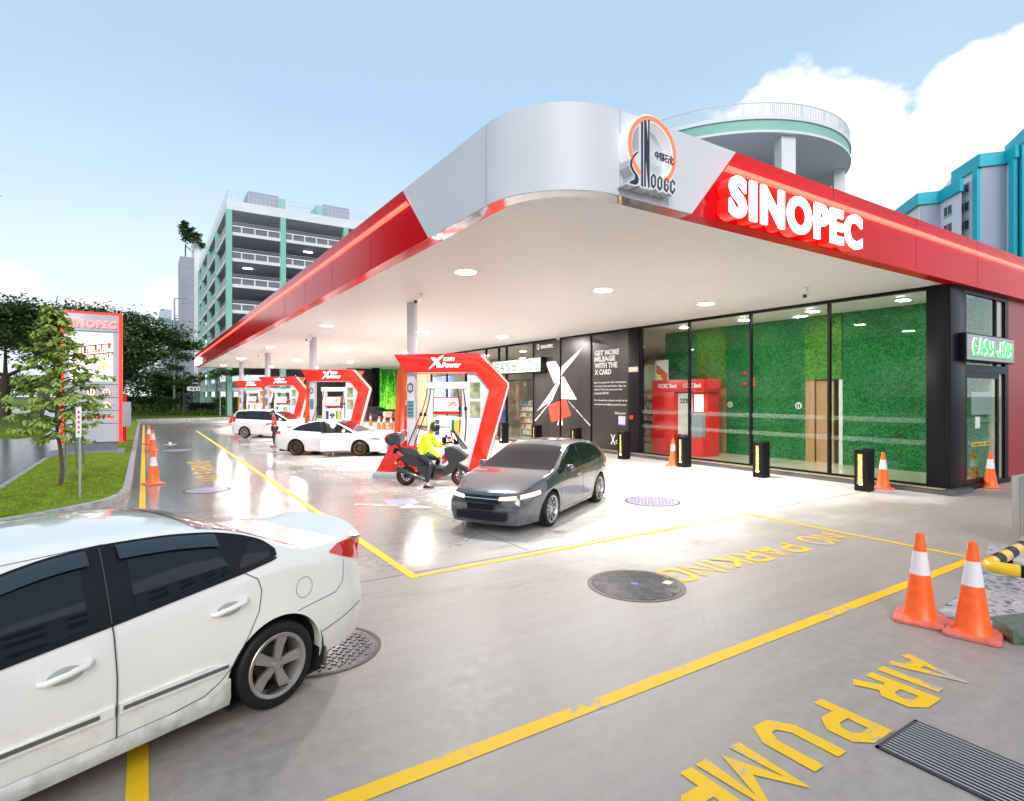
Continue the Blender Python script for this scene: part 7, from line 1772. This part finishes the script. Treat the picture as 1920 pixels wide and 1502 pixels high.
# sapling with three stakes
sx, sy = G(113, 914, .2)
t = thing('tree', 'leafy young tree held by stakes in front of the sign pylon', 'tree', (sx, sy, .2))
rn = random.Random(11); TH = 4.65; q = MB()
tp_ = [(sx + .05 * math.sin(k * 1.3) - .06 * k / 8, sy, .15 + TH * k / 10) for k in range(11)]
q.tube(tp_, [.05 - .0043 * k for k in range(11)], 9)
br = []
for k in range(60):
    z = 1.25 + (TH - 1.45) * (k / 59) ** .9; a = k * 2.4 + rn.uniform(-.3, .3)
    prof_ = 1.08 * (1 - max(0, (z - 1.9) / (TH - 1.75)) ** 1.25) * min(1, .55 + (z - 1.2) * .7); L = max(.2, prof_ * rn.uniform(.75, 1.12))
    i = min(9, int((z - .15) / TH * 10)); b0 = Vector(tp_[i]).lerp(Vector(tp_[i + 1]), ((z - .15) / TH * 10) % 1)
    d = Vector((math.cos(a), math.sin(a), .22)); e = b0 + d * L + Vector((0, 0, -.10 * L)); m_ = b0 + d * L * .5 + Vector((0, 0, .06))
    q.tube([tuple(b0), tuple(m_), tuple(e)], [.016, .010, .004], 5); br.append((b0, m_, e, L))
    for s_ in range(3):
        f = rn.uniform(.35, .85); c0 = b0.lerp(e, f); dd = Vector((rn.uniform(-1, 1), rn.uniform(-1, 1), rn.uniform(-.15, .35))).normalized() * L * .4; q.tube([tuple(c0), tuple(c0 + dd)], [.006, .003], 4); br.append((c0, c0 + dd * .5, c0 + dd, L * .4))
q.build('trunk', BARK, t, smooth=True)
b = MB()
for b0, m_, e, L in br:
    for k in range(int(12 + L * 22)):
        f = rn.uniform(.25, 1.05); p = b0.lerp(m_, f * 2) if f < .5 else m_.lerp(e, f * 2 - 1)
        d = (e - b0).normalized(); sd_ = d.cross(Vector((0, 0, 1))).normalized() * (1 if k % 2 else -1); ax = (d * .5 + sd_ * rn.uniform(.3, 1) + Vector((0, 0, rn.uniform(-.75, .05)))).normalized(); ll = rn.uniform(.09, .155); w_ = ll * .26
        nrm = ax.cross(Vector((rn.uniform(-.5, .5), rn.uniform(-.5, .5), 1))).normalized() * w_; p = p + Vector((rn.uniform(-.03, .03), rn.uniform(-.03, .03), rn.uniform(-.03, .03))); dn = Vector((0, 0, -.02))
        b.add([p, p + ax * ll * .35 + nrm, p + ax * ll * .75 + nrm * .7 + dn, p + ax * ll + dn * 1.6, p + ax * ll * .75 - nrm * .7 + dn, p + ax * ll * .35 - nrm], [(0, 1, 2, 3, 4, 5)])
b.build('crown', leafmat('sapling leaves', (.20, .31, .05), (.45, .56, .14)), t, weld=False, recalc=False)
STK = mat('stake', (.22, .23, .24), .6)
for i, (px, py_, lab) in enumerate(((125, 905, 'thin grey stake at the right foot of the young tree'), (160, 878, 'thin grey stake rear right of the young tree'), (146, 885, 'dark stake behind the notice post'))):
    ax_, ay_ = G(px, py_, .2); q = MB(); q.tube([(ax_, ay_, .1), (ax_ + (sx - ax_) * .35, ay_ + (sy - ay_) * .35, 2.1)], .02, 7); o = q.build('stake', STK); tag(o, lab, 'stake', group='stakes round the young tree')
# ---- cones
ORC = mat('orange cone plastic', (.95, .13, .015), .38, var=.14, vscale=9, coat=.05, emit=(1, .1, .01), estr=.03); WHC = mat('reflective band', (.78, .74, .76), .3); BSC = mat('scuffed cone base', (.70, .13, .09), .5, col2=(.85, .22, .16), vscale=14)
def cone(x, y, rz, lab, s=1.0, z=0.0):
    t = thing('traffic_cone', lab, 'traffic cone', (x, y, z), rz, group='orange traffic cones'); H_ = .93 * s
    rad = lambda h: (.158 - .122 * (h / H_)) * (s if s < 1 else 1)
    q = MB(); q.lathe([(.172, .040), (.165, .05), (rad(.06), .075)] + [(rad(h), h) for h in (.30 * H_, .54 * H_)] + [(rad(.80 * H_), .80 * H_), (rad(.97 * H_), .97 * H_), (rad(H_) + .004, H_ * .985), (rad(H_), H_), (rad(H_) - .01, H_), (rad(H_) - .01, H_ * .8)], (0, 0, 0), 36); q.build('cone_body', ORC, t, world=False, smooth=True, angle=50)
    q = MB(); q.lathe([(rad(.54 * H_) + .001, .54 * H_), (rad(.80 * H_) + .002, .80 * H_)], (0, 0, 0), 36); q.build('reflective_band', WHC, t, world=False, smooth=True)
    q = MB(); q.prism(smooth_poly([(-.23, -.23), (.23, -.23), (.23, .23), (-.23, .23)], .05), 0.004, .04); q.build('base', BSC, t, world=False, bevel=.008)
    return t
cone(*G(1725, 1163), R(18), 'big orange cone on the left of the pair at right foreground')
cone(*G(1824, 1190), R(14), 'big orange cone on the right of the pair in the foreground')
for px, py_, lab in ((288, 908, 'orange cone nearest along the left yellow line'), (286.5, 846, 'second orange cone along the left yellow line'), (279, 833, 'third and farthest cone along the left yellow line'),
                     (1656, 916, 'orange cone beside the lit bollard at the shop corner'), (1857, 914, 'orange cone in front of the glass side door'), (1262, 873, 'orange cone left of the bollard before the cash machine'), (1183, 848, 'orange cone at the black column between panels and glass'),
                     (695, 798, 'orange cone behind the white saloon windscreen'), (577, 790, 'small far cone beside the third pump leg'), (583, 786, 'small farthest cone by the third pump')):
    x_, y_ = G(px, py_); cone(x_, y_, R((px * 7) % 40), lab)
ca = thing('traffic_cone', 'group', 'traffic cone') if False else None
for dx, dy_, lab in ((-.45, 0, 'left cone of the trio before the seated attendant'), (0, .25, 'rear cone of the trio before the seated attendant'), (.4, -.1, 'right cone of the trio before the seated attendant')):
    x_, y_ = G(722, 805); cone(x_ + dx * .84, y_ + dy_ - dx * .5, .3, lab)
# ---- lit bollards along the shop front
GOLD = bpy.data.materials.new('gold lit lattice'); GOLD.use_nodes = True
n = GOLD.node_tree.nodes; l = GOLD.node_tree.links; bs_ = n['Principled BSDF']; tt = n.new('ShaderNodeTexCoord'); vv = n.new('ShaderNodeTexNoise'); vv.inputs['Scale'].default_value = 70; rr_ = n.new('ShaderNodeValToRGB')
rr_.color_ramp.elements[0].position = .45; rr_.color_ramp.elements[0].color = (.10, .05, .01, 1); rr_.color_ramp.elements[1].position = .58; rr_.color_ramp.elements[1].color = (1, .72, .22, 1)
l.new(tt.outputs['Object'], vv.inputs['Vector']); l.new(vv.outputs[0], rr_.inputs[0]); l.new(rr_.outputs[0], bs_.inputs['Emission Color']); bs_.inputs['Emission Strength'].default_value = 1.3; l.new(rr_.outputs[0], bs_.inputs['Base Color'])
bol = None
posn = ['nearest', 'second', 'third', 'fourth', 'fifth', 'sixth', 'seventh', 'eighth']
for k in range(8):
    x, y = 15.25, 7.3 + 2.87 * k; lab = '%s black bollard with golden lit slot along the shop front, counted from the glass corner' % posn[k]
    if bol is None:
        bol = thing('lit_bollard', lab, 'bollard', (x, y, 0), group='lit bollards along the shop front')
        q = MB(); q.box(x - .12, x + .14, y - .16, y + .16, 0, .16); q.box(x - .12, x + .14, y - .16, y + .16, .93, 1.03); q.box(x - .12, x + .14, y + .11, y + .16, .16, .93); q.box(x - .12, x + .14, y - .16, y - .03, .16, .93); q.box(x - .02, x + .14, y - .03, y + .11, .16, .93); q.build('post', BLKM, bol)
        q = MB(); q.box(x - .05, x - .021, y - .029, y + .109, .161, .929); q.build('lit_slot', GOLD, bol)
        q = MB(); q.box(x - .11, x - .07, y, y + .05, .162, .19); q.build('uplight', mat('warm uplight', (1, 1, 1), .3, emit=(1, .75, .35), estr=30), bol)
        q = MB(); q.box(x + .18, x + .26, y - .14, y + .10, 0, 1.05); q.build('back_plate', BLKM, bol)
    else: dup(bol, (x, y, 0), label=lab)
# ---- striped tube barrier, steel panel and mosaic slab at the right edge
YB = mat('barrier yellow', (.82, .50, .005), .3, coat=.4)
bt = thing('tube_barrier', 'yellow and black striped tube barrier bent round a corner at the right edge', 'barrier', (8.55, 2.8, 0))
cz = .30; c0 = Vector((8.68, 2.76, cz)); ea = Vector((1.0, .04, 0)); eb = Vector((.36, -.93, 0))
pc = []
for k in range(9): f = k / 8; a_ = c0 + ea * .28; b_ = c0 + eb * .28; pc.append(tuple(a_ * (1 - f) ** 2 + c0 * 2 * f * (1 - f) + b_ * f * f))
q = MB(); q.tube([tuple(c0 + ea * .36)] + pc + [tuple(c0 + eb * .34)], .075, 18); 
for s0 in (.62, 1.14, 1.66): q.tube([tuple(c0 + ea * s0), tuple(c0 + ea * (s0 + .26))], .075, 18)
for s0 in (.9, 1.46): q.tube([tuple(c0 + eb * s0), tuple(c0 + eb * (s0 + .28))], .075, 18)
q.build('yellow_tube', YB, bt, smooth=True, angle=50)
q = MB()
for s0 in (.36, .88, 1.40): q.tube([tuple(c0 + ea * s0), tuple(c0 + ea * (s0 + .26))], .0752, 18)
for s0 in (.34, 1.18): q.tube([tuple(c0 + eb * s0), tuple(c0 + eb * (s0 + (.56 if s0 < 1 else .28)))], .0752, 18)
q.build('black_stripe', BLKM, bt, smooth=True, angle=50)
q = MB()
for e_, s0 in ((ea, 1.0), (eb, 1.2)): p = c0 + e_ * s0; q.tube([(p.x, p.y, 0), (p.x, p.y, cz - .05)], .04, 12)
q.build('foot', BLKM, bt, smooth=True)
fx, fy = G(1903, 1024)
t = thing('steel_screen', 'brushed steel screen panel at the right picture edge', 'screen panel', (fx + .3, fy, 0)); STE = mat('brushed steel', (.52, .50, .47), .32, metal=.75, var=.08, vscale=6)
q = MB(); q.box(fx, fx + .05, fy - .04, fy + .04, 0, 1.12); q.box(fx + 1.25, fx + 1.3, fy - .04, fy + .04, 0, 1.12); q.box(fx + .05, fx + 1.25, fy - .03, fy + .03, 1.06, 1.12); q.build('frame', STE, t, bevel=.006)
q = MB()
for k in range(8): q.box(fx + .07 + k * .15, fx + .19 + k * .15, fy - .015, fy + .015, .12, 1.055)
q.build('slats', STE, t)
MOS = bpy.data.materials.new('marbled mosaic'); MOS.use_nodes = True; n = MOS.node_tree.nodes; l = MOS.node_tree.links; b_ = n['Principled BSDF']; b_.inputs['Roughness'].default_value = .25
tt = n.new('ShaderNodeTexCoord'); v1 = n.new('ShaderNodeTexNoise'); v1.inputs['Scale'].default_value = 5; v1.inputs['Detail'].default_value = 8; v1.inputs['Distortion'].default_value = 1.6; cr_ = n.new('ShaderNodeValToRGB'); l.new(tt.outputs['Object'], v1.inputs['Vector']); l.new(v1.outputs[0], cr_.inputs[0]); l.new(cr_.outputs[0], b_.inputs['Base Color'])
E_ = cr_.color_ramp.elements; E_[0].position = .3; E_[0].color = (.05, .07, .10, 1); E_[1].position = .75; E_[1].color = (.50, .47, .38, 1)
for p_, c_ in ((.42, (.20, .22, .28)), (.5, (.48, .46, .50)), (.58, (.40, .30, .32)), (.66, (.55, .55, .55))): e = E_.new(p_); e.color = (*c_, 1)
q = MB(); pp = [G(1752, 1150), G(1895, 1200), (11.5, 1.4), (11.5, 3.6), G(1842, 1088)]; q.prism([(a, b) for a, b in pp], .0, .012); o = structure(q.build('mosaic_paving', MOS))
gx, gy_ = G(1900, 1210); q = MB(); q.prism([(gx, gy_), (gx + .9, gy_ - .55), (gx + 1.3, gy_ - .1), (gx + .28, gy_ + .25)], 0, .14); o = q.build('planter_kerb', mat('green speckled slab', (.05, .07, .06), .4, col2=(.12, .18, .13), vscale=20), bevel=.008); tag(o, 'dark green speckled kerb block at the right edge beside the cones', 'kerb block')
